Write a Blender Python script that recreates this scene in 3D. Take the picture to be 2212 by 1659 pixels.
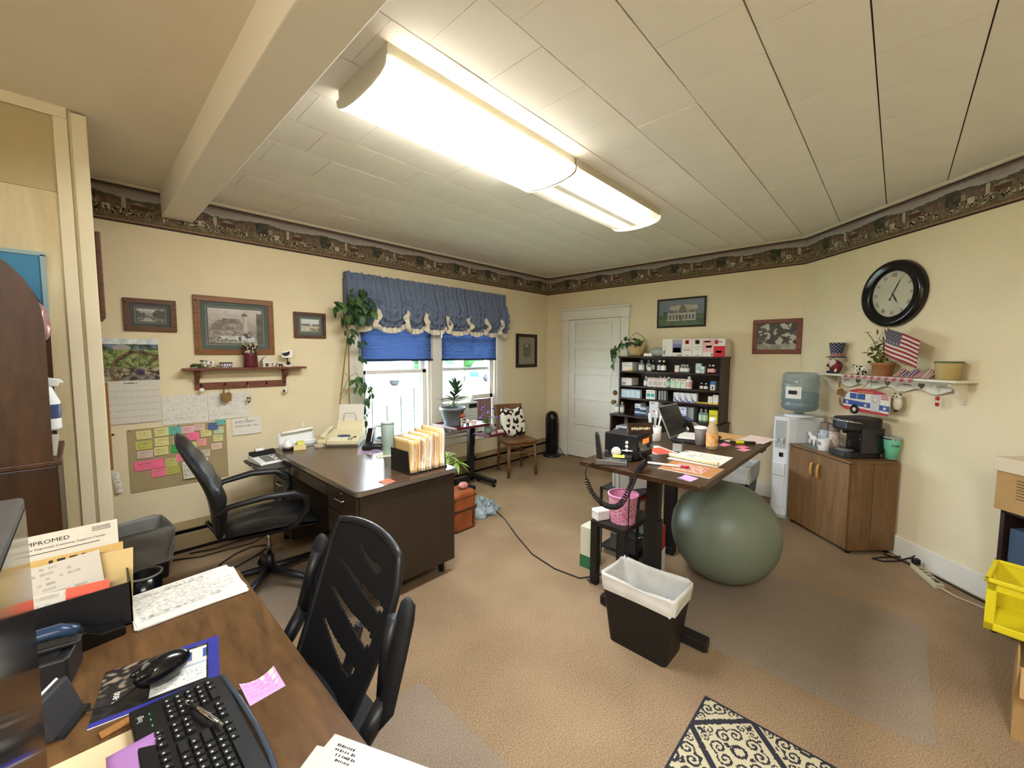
import bpy, bmesh, math, random
from mathutils import Vector, Matrix, noise as mnoise
R = math.radians; PI = math.pi; SQ = 2 ** .5
random.seed(7)
for _o in list(bpy.data.objects): bpy.data.objects.remove(_o)
S = bpy.context.scene
COL = S.collection

# ------------------------------------------------------------------ camera
CAMH = 1.53
YAW, PITCH, ROLL = R(43.3427), R(4.21135), R(0.22525)
_F = Vector((math.cos(YAW)*math.cos(PITCH), math.sin(YAW)*math.cos(PITCH), -math.sin(PITCH)))
_r0 = Vector((math.sin(YAW), -math.cos(YAW), 0)); _u0 = _r0.cross(_F)
_r = math.cos(ROLL)*_r0 + math.sin(ROLL)*_u0; _u = -math.sin(ROLL)*_r0 + math.cos(ROLL)*_u0
cd = bpy.data.cameras.new('camera'); cam = bpy.data.objects.new('camera', cd); COL.objects.link(cam)
cd.sensor_fit = 'HORIZONTAL'; cd.sensor_width = 36; cd.lens = 36*881.29/2212; cd.clip_start = .02; cd.clip_end = 300
cam.matrix_world = Matrix(((_r.x, _u.x, -_F.x, 0), (_r.y, _u.y, -_F.y, 0), (_r.z, _u.z, -_F.z, CAMH), (0, 0, 0, 1)))
S.camera = cam

# ------------------------------------------------------------------ world, exposure
wd = bpy.data.worlds.new('sky'); S.world = wd; wd.use_nodes = True
_n = wd.node_tree; _n.nodes.clear()
_bg = _n.nodes.new('ShaderNodeBackground'); _wo = _n.nodes.new('ShaderNodeOutputWorld')
_bg.inputs[0].default_value = (.76, .89, 1, 1); _bg.inputs[1].default_value = 24.0     # bright overcast sky
_n.links.new(_bg.outputs[0], _wo.inputs[0])
S.view_settings.view_transform = 'Standard'; S.view_settings.look = 'None'
S.view_settings.exposure = 1.0; S.view_settings.gamma = 1.0; S.view_settings.use_curve_mapping = False
LAMP_POWER = 25.0      # emission of a bright fluorescent lens (the dim one is a fraction of it)

# ------------------------------------------------------------------ materials
M = {}
def _c(c):
    if isinstance(c, str):
        c = c.lstrip('#'); c = [int(c[i:i+2], 16)/255 for i in (0, 2, 4)]
        c = [x/12.92 if x <= .04045 else ((x+.055)/1.055)**2.4 for x in c]
    return (c[0], c[1], c[2], 1)
def mat(name, col, rough=.6, metal=0, var=None, bump=None, trans=0, ior=1.45, alpha=1, emit=None, spec=.4, coat=0, attr=False, sss=0):
    """procedural principled material; var=(scale, amount[, colour2]); bump=(scale, strength)"""
    m = bpy.data.materials.new(name); m.use_nodes = True; nt = m.node_tree; N = nt.nodes; Lk = nt.links.new
    b = N['Principled BSDF']; col = _c(col)
    b.inputs['Base Color'].default_value = col; b.inputs['Roughness'].default_value = rough
    b.inputs['Metallic'].default_value = metal; b.inputs['Specular IOR Level'].default_value = spec
    b.inputs['Transmission Weight'].default_value = trans; b.inputs['IOR'].default_value = ior
    b.inputs['Alpha'].default_value = alpha; b.inputs['Coat Weight'].default_value = coat
    if emit: b.inputs['Emission Color'].default_value = _c(emit[0]); b.inputs['Emission Strength'].default_value = emit[1]
    tc = None
    if var or bump: tc = N.new('ShaderNodeTexCoord')
    src = None
    if attr:
        a = N.new('ShaderNodeAttribute'); a.attribute_name = 'Col'; src = a.outputs['Color']
    if var:
        nz = N.new('ShaderNodeTexNoise'); nz.inputs['Scale'].default_value = var[0]; nz.inputs['Detail'].default_value = 5
        Lk(tc.outputs['Object'], nz.inputs['Vector'])
        rp = N.new('ShaderNodeMapRange'); rp.inputs[1].default_value = .3; rp.inputs[2].default_value = .7; Lk(nz.outputs[0], rp.inputs[0])
        mx = N.new('ShaderNodeMix'); mx.data_type = 'RGBA'
        if len(var) > 2:
            mx.inputs['A'].default_value = col; mx.inputs['B'].default_value = _c(var[2]); rp.inputs[4].default_value = var[1]
        else:
            mx.inputs['A'].default_value = tuple(x*(1-var[1]) for x in col[:3])+(1,); mx.inputs['B'].default_value = tuple(min(1, x*(1+var[1])) for x in col[:3])+(1,)
        Lk(rp.outputs[0], mx.inputs['Factor']); src = mx.outputs['Result']
    if src: Lk(src, b.inputs['Base Color'])
    if bump:
        nz = N.new('ShaderNodeTexNoise'); nz.inputs['Scale'].default_value = bump[0]; nz.inputs['Detail'].default_value = 4
        Lk(tc.outputs['Object'], nz.inputs['Vector'])
        bp = N.new('ShaderNodeBump'); bp.inputs['Strength'].default_value = bump[1]; bp.inputs['Distance'].default_value = .01
        Lk(nz.outputs[0], bp.inputs['Height']); Lk(bp.outputs[0], b.inputs['Normal'])
    M[name] = m; return m
def wood(name, c1, c2, rough=.45, axis=0, scale=1.0, stretch=14, spec=.4, coat=0, dist=3):
    """streaky grain running along local axis"""
    m = mat(name, c1, rough, spec=spec, coat=coat); nt = m.node_tree; N = nt.nodes; Lk = nt.links.new; b = N['Principled BSDF']
    tc = N.new('ShaderNodeTexCoord'); mp = N.new('ShaderNodeMapping'); sc = [stretch*scale]*3; sc[axis] = 1.2*scale
    mp.inputs['Scale'].default_value = sc; Lk(tc.outputs['Object'], mp.inputs['Vector'])
    n1 = N.new('ShaderNodeTexNoise'); n1.inputs['Scale'].default_value = 1.6; n1.inputs['Detail'].default_value = 8; n1.inputs['Roughness'].default_value = .65; n1.inputs['Distortion'].default_value = dist*.25
    Lk(mp.outputs[0], n1.inputs['Vector'])
    n2 = N.new('ShaderNodeTexNoise'); n2.inputs['Scale'].default_value = 9; n2.inputs['Detail'].default_value = 4; Lk(mp.outputs[0], n2.inputs['Vector'])
    ad = N.new('ShaderNodeMath'); ad.operation = 'MULTIPLY_ADD'; ad.inputs[1].default_value = .35; Lk(n2.outputs[0], ad.inputs[0]); Lk(n1.outputs[0], ad.inputs[2])
    cr = N.new('ShaderNodeValToRGB'); cr.color_ramp.elements[0].position = .42; cr.color_ramp.elements[1].position = .86
    cr.color_ramp.elements[0].color = _c(c2); cr.color_ramp.elements[1].color = _c(c1)
    Lk(ad.outputs[0], cr.inputs[0]); Lk(cr.outputs[0], b.inputs['Base Color'])
    bp = N.new('ShaderNodeBump'); bp.inputs['Strength'].default_value = .12; bp.inputs['Distance'].default_value = .003; Lk(n2.outputs[0], bp.inputs['Height']); Lk(bp.outputs[0], b.inputs['Normal'])
    return m

# ------------------------------------------------------------------ mesh building
class MB:
    """collects shapes into ONE mesh object"""
    def __init__(s): s.v = []; s.f = []; s.sm = []; s.mi = []; s.col = []; s.X = Matrix.Identity(4); s.k = 0
    def at(s, *loc, rz=0, rx=0, ry=0):
        s.X = Matrix.Translation(loc) @ Matrix.Rotation(rz, 4, 'Z') @ Matrix.Rotation(ry, 4, 'Y') @ Matrix.Rotation(rx, 4, 'X'); return s
    def mi_(s, k): s.k = k; return s
    def add(s, vs, fs, smooth=False):
        b = len(s.v); s.v += [s.X @ Vector(v) for v in vs]
        for f in fs: s.f.append([b+i for i in f]); s.sm.append(smooth); s.mi.append(s.k)
        return s
    def box(s, x0, x1, y0, y1, z0, z1):
        return s.add([(x0,y0,z0),(x1,y0,z0),(x1,y1,z0),(x0,y1,z0),(x0,y0,z1),(x1,y0,z1),(x1,y1,z1),(x0,y1,z1)],
                     [(0,3,2,1),(4,5,6,7),(0,1,5,4),(1,2,6,5),(2,3,7,6),(3,0,4,7)])
    def taper(s, b, t, z0, z1):   # frustum: b,t = (x0,x1,y0,y1)
        return s.add([(b[0],b[2],z0),(b[1],b[2],z0),(b[1],b[3],z0),(b[0],b[3],z0),(t[0],t[2],z1),(t[1],t[2],z1),(t[1],t[3],z1),(t[0],t[3],z1)],
                     [(0,3,2,1),(4,5,6,7),(0,1,5,4),(1,2,6,5),(2,3,7,6),(3,0,4,7)])
    def prism(s, poly, z0, z1, ax='z', smooth=False):
        n = len(poly)
        def P(a, b, c): return {'z': (a, b, c), 'y': (a, c, b), 'x': (c, a, b)}[ax]
        vs = [P(a, b, z0) for a, b in poly] + [P(a, b, z1) for a, b in poly]
        b0 = len(s.v); s.add(vs, [tuple(range(n))[::-1], tuple(range(n, 2*n))])
        for i in range(n):
            j = (i+1) % n; s.f.append([b0+i, b0+j, b0+n+j, b0+n+i]); s.sm.append(smooth); s.mi.append(s.k)
        return s
    def lathe(s, prof, n=20, c=(0, 0, 0), smooth=True, cap=True, sx=1, sy=1):
        vs = []; fs = []
        for r, z in prof:
            for i in range(n):
                a = 2*PI*i/n; vs.append((c[0]+r*sx*math.cos(a), c[1]+r*sy*math.sin(a), c[2]+z))
        for j in range(len(prof)-1):
            for i in range(n): k = (i+1) % n; fs.append((j*n+i, j*n+k, (j+1)*n+k, (j+1)*n+i))
        s.add(vs, fs, smooth)
        if cap:
            b = len(s.v)-len(vs); m = len(prof)-1
            s.f += [[b+i for i in range(n)][::-1], [b+m*n+i for i in range(n)]]; s.sm += [False]*2; s.mi += [s.k]*2
        return s
    def cyl(s, p0, p1, r0, r1=None, n=12, smooth=True): return s.tube([p0, p1], [r0, r0 if r1 is None else r1], n, smooth)
    def tube(s, pts, r, n=8, smooth=True, cap=True, flat=1.0):
        pts = [Vector(p) for p in pts]; rs = r if isinstance(r, (list, tuple)) else [r]*len(pts)
        vs = []; fs = []; up = None
        for i, p in enumerate(pts):
            t = (pts[min(i+1, len(pts)-1)]-pts[max(i-1, 0)])
            t = t.normalized() if t.length > 1e-9 else Vector((0, 0, 1))
            if up is None: up = Vector((0, 0, 1)) if abs(t.z) < .95 else Vector((1, 0, 0))
            a = t.cross(up); a = a.normalized() if a.length > 1e-6 else t.orthogonal().normalized(); b = a.cross(t); up = b
            for k in range(n):
                q = 2*PI*k/n; vs.append(p+(a*math.cos(q)+b*math.sin(q)*flat)*rs[i])
        for j in range(len(pts)-1):
            for i in range(n): k = (i+1) % n; fs.append((j*n+i, (j+1)*n+i, (j+1)*n+k, j*n+k))
        s.add(vs, fs, smooth)
        if cap:
            b = len(s.v)-len(vs); m = len(pts)-1
            s.f += [[b+i for i in range(n)], [b+m*n+i for i in range(n)][::-1]]; s.sm += [False]*2; s.mi += [s.k]*2
        return s
    def ball(s, c, rx, ry=None, rz=None, n=14, m=9, f=None):
        ry = ry or rx; rz = rz or rx; vs = []; fs = []
        for j in range(m+1):
            th = PI*j/m
            for i in range(n):
                a = 2*PI*i/n; d = Vector((math.sin(th)*math.cos(a), math.sin(th)*math.sin(a), -math.cos(th)))
                k = f(d) if f else 1
                vs.append((c[0]+rx*d.x*k, c[1]+ry*d.y*k, c[2]+rz*d.z*k))
        for j in range(m):
            for i in range(n): k = (i+1) % n; fs.append((j*n+i, j*n+k, (j+1)*n+k, (j+1)*n+i))
        return s.add(vs, fs, True)
    def grid(s, nx, ny, fn, smooth=True, wrap=False, col=None):
        """fn(u,v)->point, u,v in 0..1; col(u,v)->rgb of the cell"""
        vs = [fn(i/nx, j/ny) for j in range(ny+1) for i in range(nx+(0 if wrap else 1))]; w = nx if wrap else nx+1; fs = []
        for j in range(ny):
            for i in range(nx):
                k = (i+1) % w; fs.append((j*w+i, j*w+k, (j+1)*w+k, (j+1)*w+i))
        if col:
            s.col += [(1, 1, 1)]*(len(s.f)-len(s.col))
            s.col += [col((i+.5)/nx, (j+.5)/ny) for j in range(ny) for i in range(nx)]
        return s.add(vs, fs, smooth)
    def mesh(s, name='m'):
        me = bpy.data.meshes.new(name); me.from_pydata([tuple(v) for v in s.v], [], s.f); me.update()
        me.polygons.foreach_set('use_smooth', s.sm); me.polygons.foreach_set('material_index', s.mi)
        if s.col:
            s.col += [(1, 1, 1)]*(len(s.f)-len(s.col)); at = me.color_attributes.new('Col', 'FLOAT_COLOR', 'CORNER')
            buf = []
            for p, c in zip(me.polygons, s.col): buf += [c[0], c[1], c[2], 1.0]*p.loop_total
            at.data.foreach_set('color', buf)
        return me
    def o(s, name, m, parent=None, loc=(0, 0, 0), rot=(0, 0, 0), bev=0, sub=0, thick=0, fix=True, seg=2):
        me = s.mesh(name)
        if fix:
            bm = bmesh.new(); bm.from_mesh(me); bmesh.ops.recalc_face_normals(bm, faces=bm.faces); bm.to_mesh(me); bm.free()
        return obj(name, me, m, parent, loc, rot, bev, sub, thick, seg)
def obj(name, me, m=None, parent=None, loc=(0, 0, 0), rot=(0, 0, 0), bev=0, sub=0, thick=0, seg=2):
    ob = bpy.data.objects.new(name, me); COL.objects.link(ob); ob.location = loc; ob.rotation_euler = rot; ob.parent = parent
    if m is not None and not me.materials:
        for q in (m if isinstance(m, (list, tuple)) else [m]): me.materials.append(M[q] if isinstance(q, str) else q)
    if thick: d = ob.modifiers.new('thickness', 'SOLIDIFY'); d.thickness = thick; d.offset = 0
    if bev: d = ob.modifiers.new('bevel', 'BEVEL'); d.width = bev; d.segments = seg; d.limit_method = 'ANGLE'; d.angle_limit = R(40)
    if sub: d = ob.modifiers.new('subdivision', 'SUBSURF'); d.levels = sub; d.render_levels = sub
    return ob
def thing(name, label, cat, loc=(0, 0, 0), rz=0, group=None, rot=None):
    e = bpy.data.objects.new(name, None); COL.objects.link(e); e.location = loc; e.rotation_euler = rot if rot else (0, 0, rz)
    e.empty_display_size = .05; return tag(e, label, cat, group)
def tag(e, label, cat, group=None, kind=None):
    e['label'] = label; e['category'] = cat
    if group: e['group'] = group
    if kind: e['kind'] = kind
    return e
def struct(e, label=None):
    e['kind'] = 'structure'
    if label: e['label'] = label
    return e
def dup(root, loc, rz=None, label=None, parent=None):
    r = root.copy(); COL.objects.link(r); r.location = loc
    if rz is not None: r.rotation_euler = (0, 0, rz)
    if label: r['label'] = label
    for ch in root.children:
        c = ch.copy(); COL.objects.link(c); c.parent = r
        for g in ch.children: d = g.copy(); COL.objects.link(d); d.parent = c
    return r
def text(s, size, m, parent, loc, rot=(0, 0, 0), name='lettering', align='CENTER', ext=.0003, sx=1, bold=0):
    c = bpy.data.curves.new('txt', 'FONT'); c.body = s; c.size = size; c.extrude = ext; c.align_x = align; c.align_y = 'CENTER'; c.resolution_u = 2
    c.offset = bold
    t = bpy.data.objects.new('txt', c); COL.objects.link(t)
    dg = bpy.context.evaluated_depsgraph_get(); me = bpy.data.meshes.new_from_object(t.evaluated_get(dg)); bpy.data.objects.remove(t)
    ob = obj(name, me, None, parent, loc, rot); me.materials.clear(); me.materials.append(M[m]); ob.scale = (sx, 1, 1); return ob
def marks(m, parent, loc, rot, w, h, n, seed=1, name='lettering', gap=.25, wave=0):
    """a line of unreadable printed strokes, w wide and h high, lying in local x/y"""
    r = random.Random(seed); q = MB(); x = -w/2; st = w/n
    for k in range(n):
        hh = h*r.uniform(.55, 1); y0 = wave*math.sin(k*.9); q.box(x, x+st*(1-gap)*r.uniform(.5, 1), y0-hh/2, y0+hh/2, 0, .0004); x += st*(1.6 if r.random() < .15 else 1)*n/(n*1.08)
    return q.o(name, m, parent, loc, rot)
def wob(x, y, z=0, s=1.0): return mnoise.noise(Vector((x*s, y*s, z*s)))
def mixc(a, b, t): t = max(0, min(1, t)); return tuple(p*(1-t)+q*t for p, q in zip(a, b))
def H(c): return _c(c)[:3]

# ------------------------------------------------------------------ shared materials
mat('wall_paint', '#ddcfac', .75, var=(2.5, .035), bump=(90, .05))
mat('ceiling_plain', '#e9e1d0', .85, var=(1.6, .05), bump=(60, .08))
mat('ceiling_tile', '#f0ece2', .8, var=(1.3, .05), bump=(160, .06))
mat('ceiling_gap', '#4a4232', .9)
mat('beam_paint', '#ece6da', .7, var=(1.5, .03), bump=(80, .06))
mat('white_trim', '#dcd8cb', .45, var=(3, .03), bump=(25, .05))
mat('cream_trim', '#d6cbab', .5, var=(6, .04), bump=(25, .05))
mat('crown_paint', '#d3c8b0', .5)
mat('print', (.5, .5, .5), .7, attr=True)
mat('print_gloss', (.5, .5, .5), .35, attr=True)
mat('heater_enamel', '#8f7c59', .45, var=(5, .12))
mat('dark_gap', '#15120e', .9)
mat('glass', (.95, .98, 1), .02, trans=1, ior=1.05, spec=.3)
mat('black_plastic', '#1a1a1c', .42, spec=.45)
mat('black_soft', '#161618', .7, var=(40, .2))
mat('black_gloss', '#0f0f11', .18, spec=.5)
mat('dark_metal', '#23211f', .4, metal=.4)
mat('chrome', '#c9c9c9', .18, metal=1)
mat('brass', '#8d7340', .35, metal=.9)
mat('paper', '#e9e5da', .8, var=(8, .02))
mat('paper_cream', '#e3d6b2', .8)
mat('manila', '#d9b87e', .75, var=(10, .05))
mat('white_plastic', '#dfe0dc', .35)
mat('ink', '#2b2a2c', .8)
def carpet():
    m = mat('carpet', '#8c7459', .95, spec=.05); nt = m.node_tree; N = nt.nodes; Lk = nt.links.new; b = N['Principled BSDF']
    tc = N.new('ShaderNodeTexCoord')
    a = N.new('ShaderNodeTexNoise'); a.inputs['Scale'].default_value = 190; a.inputs['Detail'].default_value = 3; Lk(tc.outputs['Object'], a.inputs['Vector'])
    c = N.new('ShaderNodeTexNoise'); c.inputs['Scale'].default_value = 1.7; c.inputs['Detail'].default_value = 6; Lk(tc.outputs['Object'], c.inputs['Vector'])
    ad = N.new('ShaderNodeMath'); ad.operation = 'MULTIPLY_ADD'; ad.inputs[1].default_value = .35; Lk(c.outputs[0], ad.inputs[0]); Lk(a.outputs[0], ad.inputs[2])
    cr = N.new('ShaderNodeValToRGB'); e = cr.color_ramp.elements; e[0].position = .45; e[0].color = _c('#67533e'); e[1].position = .9; e[1].color = _c('#ad9475')
    Lk(ad.outputs[0], cr.inputs[0]); Lk(cr.outputs[0], b.inputs['Base Color'])
    bp = N.new('ShaderNodeBump'); bp.inputs['Strength'].default_value = .3; bp.inputs['Distance'].default_value = .004; Lk(a.outputs[0], bp.inputs['Height']); Lk(bp.outputs[0], b.inputs['Normal'])
carpet()

# ------------------------------------------------------------------ room shell
XB, YW, ZC = 5.05, 4.01, 2.715          # back wall, window wall, ceiling
DX, DY = 5.05, .728                     # where the slanting wall leaves the back wall
def DG(s, off=0, z=0): return (DX-s/SQ-off/SQ, DY-s/SQ+off/SQ, z)
RZD = R(-135); RZB = R(-90)             # facing frames: local x right, y into the wall
DE = DG(3.15)                           # far end of the slanting wall
XL, YP = -2.6, 3.02                     # left end of the room, panelled partition
struct(MB().box(XL-.1, XB+.15, DE[1]-.15, YW+.14, -.08, 0).o('floor', 'carpet'), 'brown speckled carpet')
struct(MB().box(XL-.1, XB+.15, DE[1]-.15, YW+.14, ZC+.012, ZC+.1).o('ceiling', 'ceiling_gap'))
ceil = bpy.data.objects['ceiling']
MB().box(XL, .475, DE[1], YW, ZC-.004, ZC+.012).o('ceiling_panel', 'ceiling_plain', ceil)
# square tiles laid in staggered rows, each its own piece
TS = .311; tiles = [MB().box(-TS/2+.0012, TS/2-.0012, -TS/2+.0028, TS/2-.0028, 0, .014).mesh('ceiling_tile')]
tiles[0].materials.append(M['ceiling_tile'])
def cam_px(p):
    q = Vector(p)-Vector((0, 0, CAMH)); z = q.dot(_F)
    return (1106+881.3*q.dot(_r)/z, 829.5-881.3*q.dot(_u)/z) if z > .05 else (9e9, 9e9)
rest = MB(); nt_ = 0
for j in range(-9, 9):
    y0 = 1.374+j*TS; off = .823 if j % 2 == 0 else .823+TS/2
    for i in range(-1, 15):
        x0 = off+i*TS
        x1, y1 = min(x0+TS, XB), min(y0+TS, YW); xa = max(x0, .65)
        if y0 >= YW-.02 or xa >= x1-.02 or y1 < DE[1]: continue
        if (x0-DX)-(y0-DY) > 0 and (xa-DX)-(y1-DY) > -.05: continue
        full = abs(x1-xa-TS) < 1e-4 and abs(y1-y0-TS) < 1e-4
        px = cam_px(((xa+x1)/2, (y0+y1)/2, ZC)); vis = -260 < px[0] < 2470 and -330 < px[1] < 900
        dz = random.uniform(-.0012, .0012)
        if not vis: rest.box(xa, x1, y0+.001, y1, ZC, ZC+.013); continue
        if full:
            t = obj('ceiling_tile', tiles[0], None, ceil, ((xa+x1)/2, (y0+y1)/2, ZC+dz), (random.uniform(-.004, .004), random.uniform(-.004, .004), 0))
        else:
            t = MB().box(xa+.001, x1-.001, y0+.001, y1-.001, 0, .013).o('ceiling_tile', 'ceiling_tile', ceil, (0, 0, ZC+dz))
        nt_ += 1
if rest.v: q = rest.o('ceiling_tile_field', 'ceiling_tile', ceil); q['kind'] = 'stuff'
struct(MB().box(.47, .655, DE[1], YW, 2.527, ZC+.01).o('trim_1', 'beam_paint', bev=.006), 'painted boxed-in beam across the ceiling')

# window wall with two openings
W1, W2, ZS, ZH = (1.98, 2.84), (2.98, 3.93), .53, 2.30
w = MB(); T = .14
for a, b, c, d in ((-.1, W1[0], 0, ZC), (W1[1], W2[0], ZS, ZH), (W2[1], XB+.15, 0, ZC), (W1[0], W2[1], 0, ZS), (W1[0], W2[1], ZH, ZC)):
    w.box(a, b, YW, YW+T, c, d)
struct(w.o('wall_left', 'wall_paint'))
struct(MB().box(XB, XB+.15, DY-.1, YW, 0, ZC).o('wall_back', 'wall_paint'))
a, b = DG(-.1), DG(3.15)
struct(MB().prism([(DX, DY), (DE[0], DE[1]), (DE[0]+.1, DE[1]-.1), (DX+.1, DY-.1)], 0, ZC).o('wall_right', 'wall_paint'))
struct(MB().box(XL-.1, DE[0]+.1, DE[1]-.12, DE[1], 0, ZC).o('wall_front', 'wall_paint'))
struct(MB().box(XL-.1, XL, DE[1], YP+.1, 0, ZC).o('wall_rear', 'wall_paint'))
# panelled partition that ends left of the desks
mat('header_panel', '#b3a27a', .8, var=(3, .08))
def panel_mat():
    m = wood('pickled_panel', '#cfc19b', '#bba77c', .55, axis=2, scale=.6, stretch=10, dist=2)
panel_mat()
struct(MB().box(XL, .03, YP, YP+.12, 0, ZC).o('wall_partition', 'wall_paint'), 'partition faced with pale pickled panelling')
wp = bpy.data.objects['wall_partition']
for k in range(5):
    x1 = .018-k*.41; MB().box(x1-.405, x1, YP-.008, YP, .02, 2.30).o('wood_panel', 'pickled_panel', wp, bev=.002)
MB().box(-2.0, .018, YP-.006, YP, 2.305, 2.66).o('wood_panel', 'header_panel', wp, bev=.002)
MB().box(-2.0, .018, YP-.02, YP, 2.66, ZC).o('moulding', 'cream_trim', wp, bev=.004)
MB().box(-.03, .018, YP-.016, YP-.008, .0, 2.66).o('corner_strip', 'cream_trim', wp, bev=.002)
MB().box(.03, .085, YP-.02, YP+.04, 0, 2.70).o('corner_post', 'cream_trim', wp, bev=.004)
MB().box(.026, .06, YP+.04, YW, 0, ZC).o('return_panel', 'wall_paint', wp)

# crown, wallpaper border and baseboards
def border_col(u, v):
    """farm scene that repeats along the strip; u metres, v 0..1 upwards"""
    P = .53; x = u % P; n1 = wob(u*60, v*12, 1); n2 = wob(u*22, v*7, 5)
    if v < .05: return H('#2f271e')
    if v < .11: return mixc(H('#947056'), H('#80644a'), n1+.5)
    if v < .16: return mixc(H('#6e6342'), H('#54482f'), n1+.5)
    hill = .70+.04*math.sin(2*PI*x/P+1)+.03*n2
    if v > .93: return H('#4a3d36')
    if v > .87: return mixc(H('#7a6a64'), H('#665852'), n1+.5)
    if v > hill: return mixc(H('#a19c98'), H('#8d7f78'), (v-hill)*5+n2*.4)
    c = mixc(H('#7a6c52'), H('#5d4f3b'), n2+.5+n1*.4)
    if v > hill-.10: c = mixc(H('#615a45'), H('#4a4433'), n1+.5)
    elif v > .42: c = mixc(H('#7c6450'), H('#54453a'), n1*1.4+.5)
    # barn, silo and farmhouse
    if .40 < v < .60 and abs(x-.33) < .045-(max(0, v-.52))*.45: c = H('#8f7f6c') if v > .52 else H('#54362a')
    if .40 < v < .66 and abs(x-.25) < .011: c = H('#a8a089')
    if .42 < v < .58 and abs(x-.10) < .028: c = H('#96806f')
    # big tree
    d = math.hypot((x-.045)/.055, (v-.55)/.24)+.35*n1
    if d < 1: c = mixc(H('#33312a'), H('#50503c'), n2+.4+n1)
    # herd
    k = wob(u*75, v*16, 9); q = wob(u*48, 3, v*9)
    if .20 < v < .40 and .02 < x < .49 and q > .12: c = H('#b5ab90') if k > .02 else H('#1b1813')
    if .2 < v < .44 and abs(x-.16) < .02 and n1 > -.2: c = H('#b9b097') if v > .3 else H('#7a6e58')
    return c
def border(name, ln, parent_loc, rz, k):
    n = int(ln/.0058)
    m = MB().grid(n, 40, lambda u, v: (u*ln, 0, v*.262), smooth=False, col=lambda u, v: border_col(u*ln+k, v))
    m.grid(1, 1, lambda u, v: (u*ln, .002*v, .262), col=lambda u, v: (.1, .08, .06))
    m.o(name, 'print', None, parent_loc, (0, 0, rz), fix=False)
    return struct(bpy.data.objects[name], 'wallpaper border printed with a farm scene')
border('trim_2', 5.05-.09, (.09, YW-.003, 2.438), 0, .07)
border('trim_3', YW-DY, (XB-.003, YW, 2.438), RZB, .2)
border('trim_4', 3.15, DG(0, .003, 2.438), RZD, .31)
prof = [(0, 0), (-.012, 0), (-.02, .006), (-.02, .022), (0, .022)]
struct(MB().prism([(y+YW, z+2.696) for y, z in prof], .09, XB, 'x').o('trim_5', 'crown_paint'))
struct(MB().prism([(y+XB, z+2.696) for y, z in prof], DY, YW, 'y').o('trim_6', 'crown_paint'))
o = MB().prism([(y, z) for y, z in prof], 0, 3.15, 'x').o('trim_7', 'crown_paint', None, DG(0, 0, 2.696), (0, 0, RZD)); struct(o)
struct(MB().box(0, 3.15, -.016, 0, 0, .15).o('baseboard_right', 'white_trim', None, DG(0), (0, 0, RZD), bev=.004))
struct(MB().box(XB-.016, XB, DY, 2.62, 0, .15).o('baseboard_back', 'white_trim', bev=.004))
struct(MB().box(XB-.016, XB, 3.70, YW, 0, .15).o('baseboard_corner', 'white_trim', bev=.004))

# baseboard heater along the window wall
h = thing('baseboard_heater', 'long brown enamelled baseboard heater along the window wall', 'heater', (0, 3.89, 0))
MB().prism([(0, .03), (.012, .03), (.012, .15), (0, .145)], .12, 5.0, 'x').o('front_panel', 'heater_enamel', h, bev=.002)
MB().box(.12, 5.0, .012, .118, 0.002, .15).o('fin_core', 'dark_gap', h)
MB().prism([(.0, .185), (.03, .195), (.119, .21), (.119, .2), (.03, .185), (.006, .176)], .12, 5.0, 'x').o('top_cover', 'heater_enamel', h)
for x in (.12, 2.6, 4.99): MB().box(x-.012, x+.012, -.002, .119, .0, .205).o('joint_cover', 'heater_enamel', h, bev=.003)

# ------------------------------------------------------------------ windows
def window(name, x0, x1, rail, lower):
    win = thing(name, '', ''); del win['category']; del win['label']; struct(win)
    y = YW
    MB().box(x0, x0+.03, y+.0, y+T, ZS, ZH).o('jamb', 'white_trim', win); MB().box(x1-.03, x1, y, y+T, ZS, ZH).o('jamb', 'white_trim', win)
    MB().box(x0, x1, y, y+T, ZH-.03, ZH).o('head', 'white_trim', win); MB().box(x0, x1, y, y+T, ZS, ZS+.03).o('sill', 'white_trim', win)
    def sash(nm, z0, z1, yy):
        s = MB(); e = .048
        s.box(x0+.03, x0+.03+e, yy, yy+.032, z0, z1); s.box(x1-.03-e, x1-.03, yy, yy+.032, z0, z1)
        s.box(x0+.03, x1-.03, yy, yy+.032, z0, z0+e*(1.25 if nm == 'lower_sash' else .8)); s.box(x0+.03, x1-.03, yy, yy+.032, z1-e*.9, z1)
        q = s.o(nm, 'white_trim', win, bev=.003)
        MB().box(x0+.07, x1-.07, yy+.014, yy+.018, z0+.03, z1-.03).o('pane', 'glass', q)
    sash('upper_sash', rail-.02, ZH-.03, y+.085); sash('lower_sash', lower, rail+.02+(lower-ZS-.03), y+.045)
    return win
window('window_1', *W1, 1.33, ZS+.03)
window('window_2', *W2, 1.335, .93)
cas = MB()
for a, b in ((1.86, 1.98), (2.84, 2.98), (3.93, 4.05)): cas.box(a, b, YW-.02, YW, ZS, 2.32)
cas.box(1.86, 4.05, YW-.02, YW, ZH, 2.32)
struct(cas.o('trim_8', 'white_trim', bev=.003), 'white casing round the paired windows')
struct(MB().box(1.82, 4.09, YW-.06, YW+.02, .505, .53).box(1.86, 4.05, YW-.018, YW, .40, .505).o('trim_9', 'white_trim', bev=.003), 'white window stool and apron')

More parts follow.
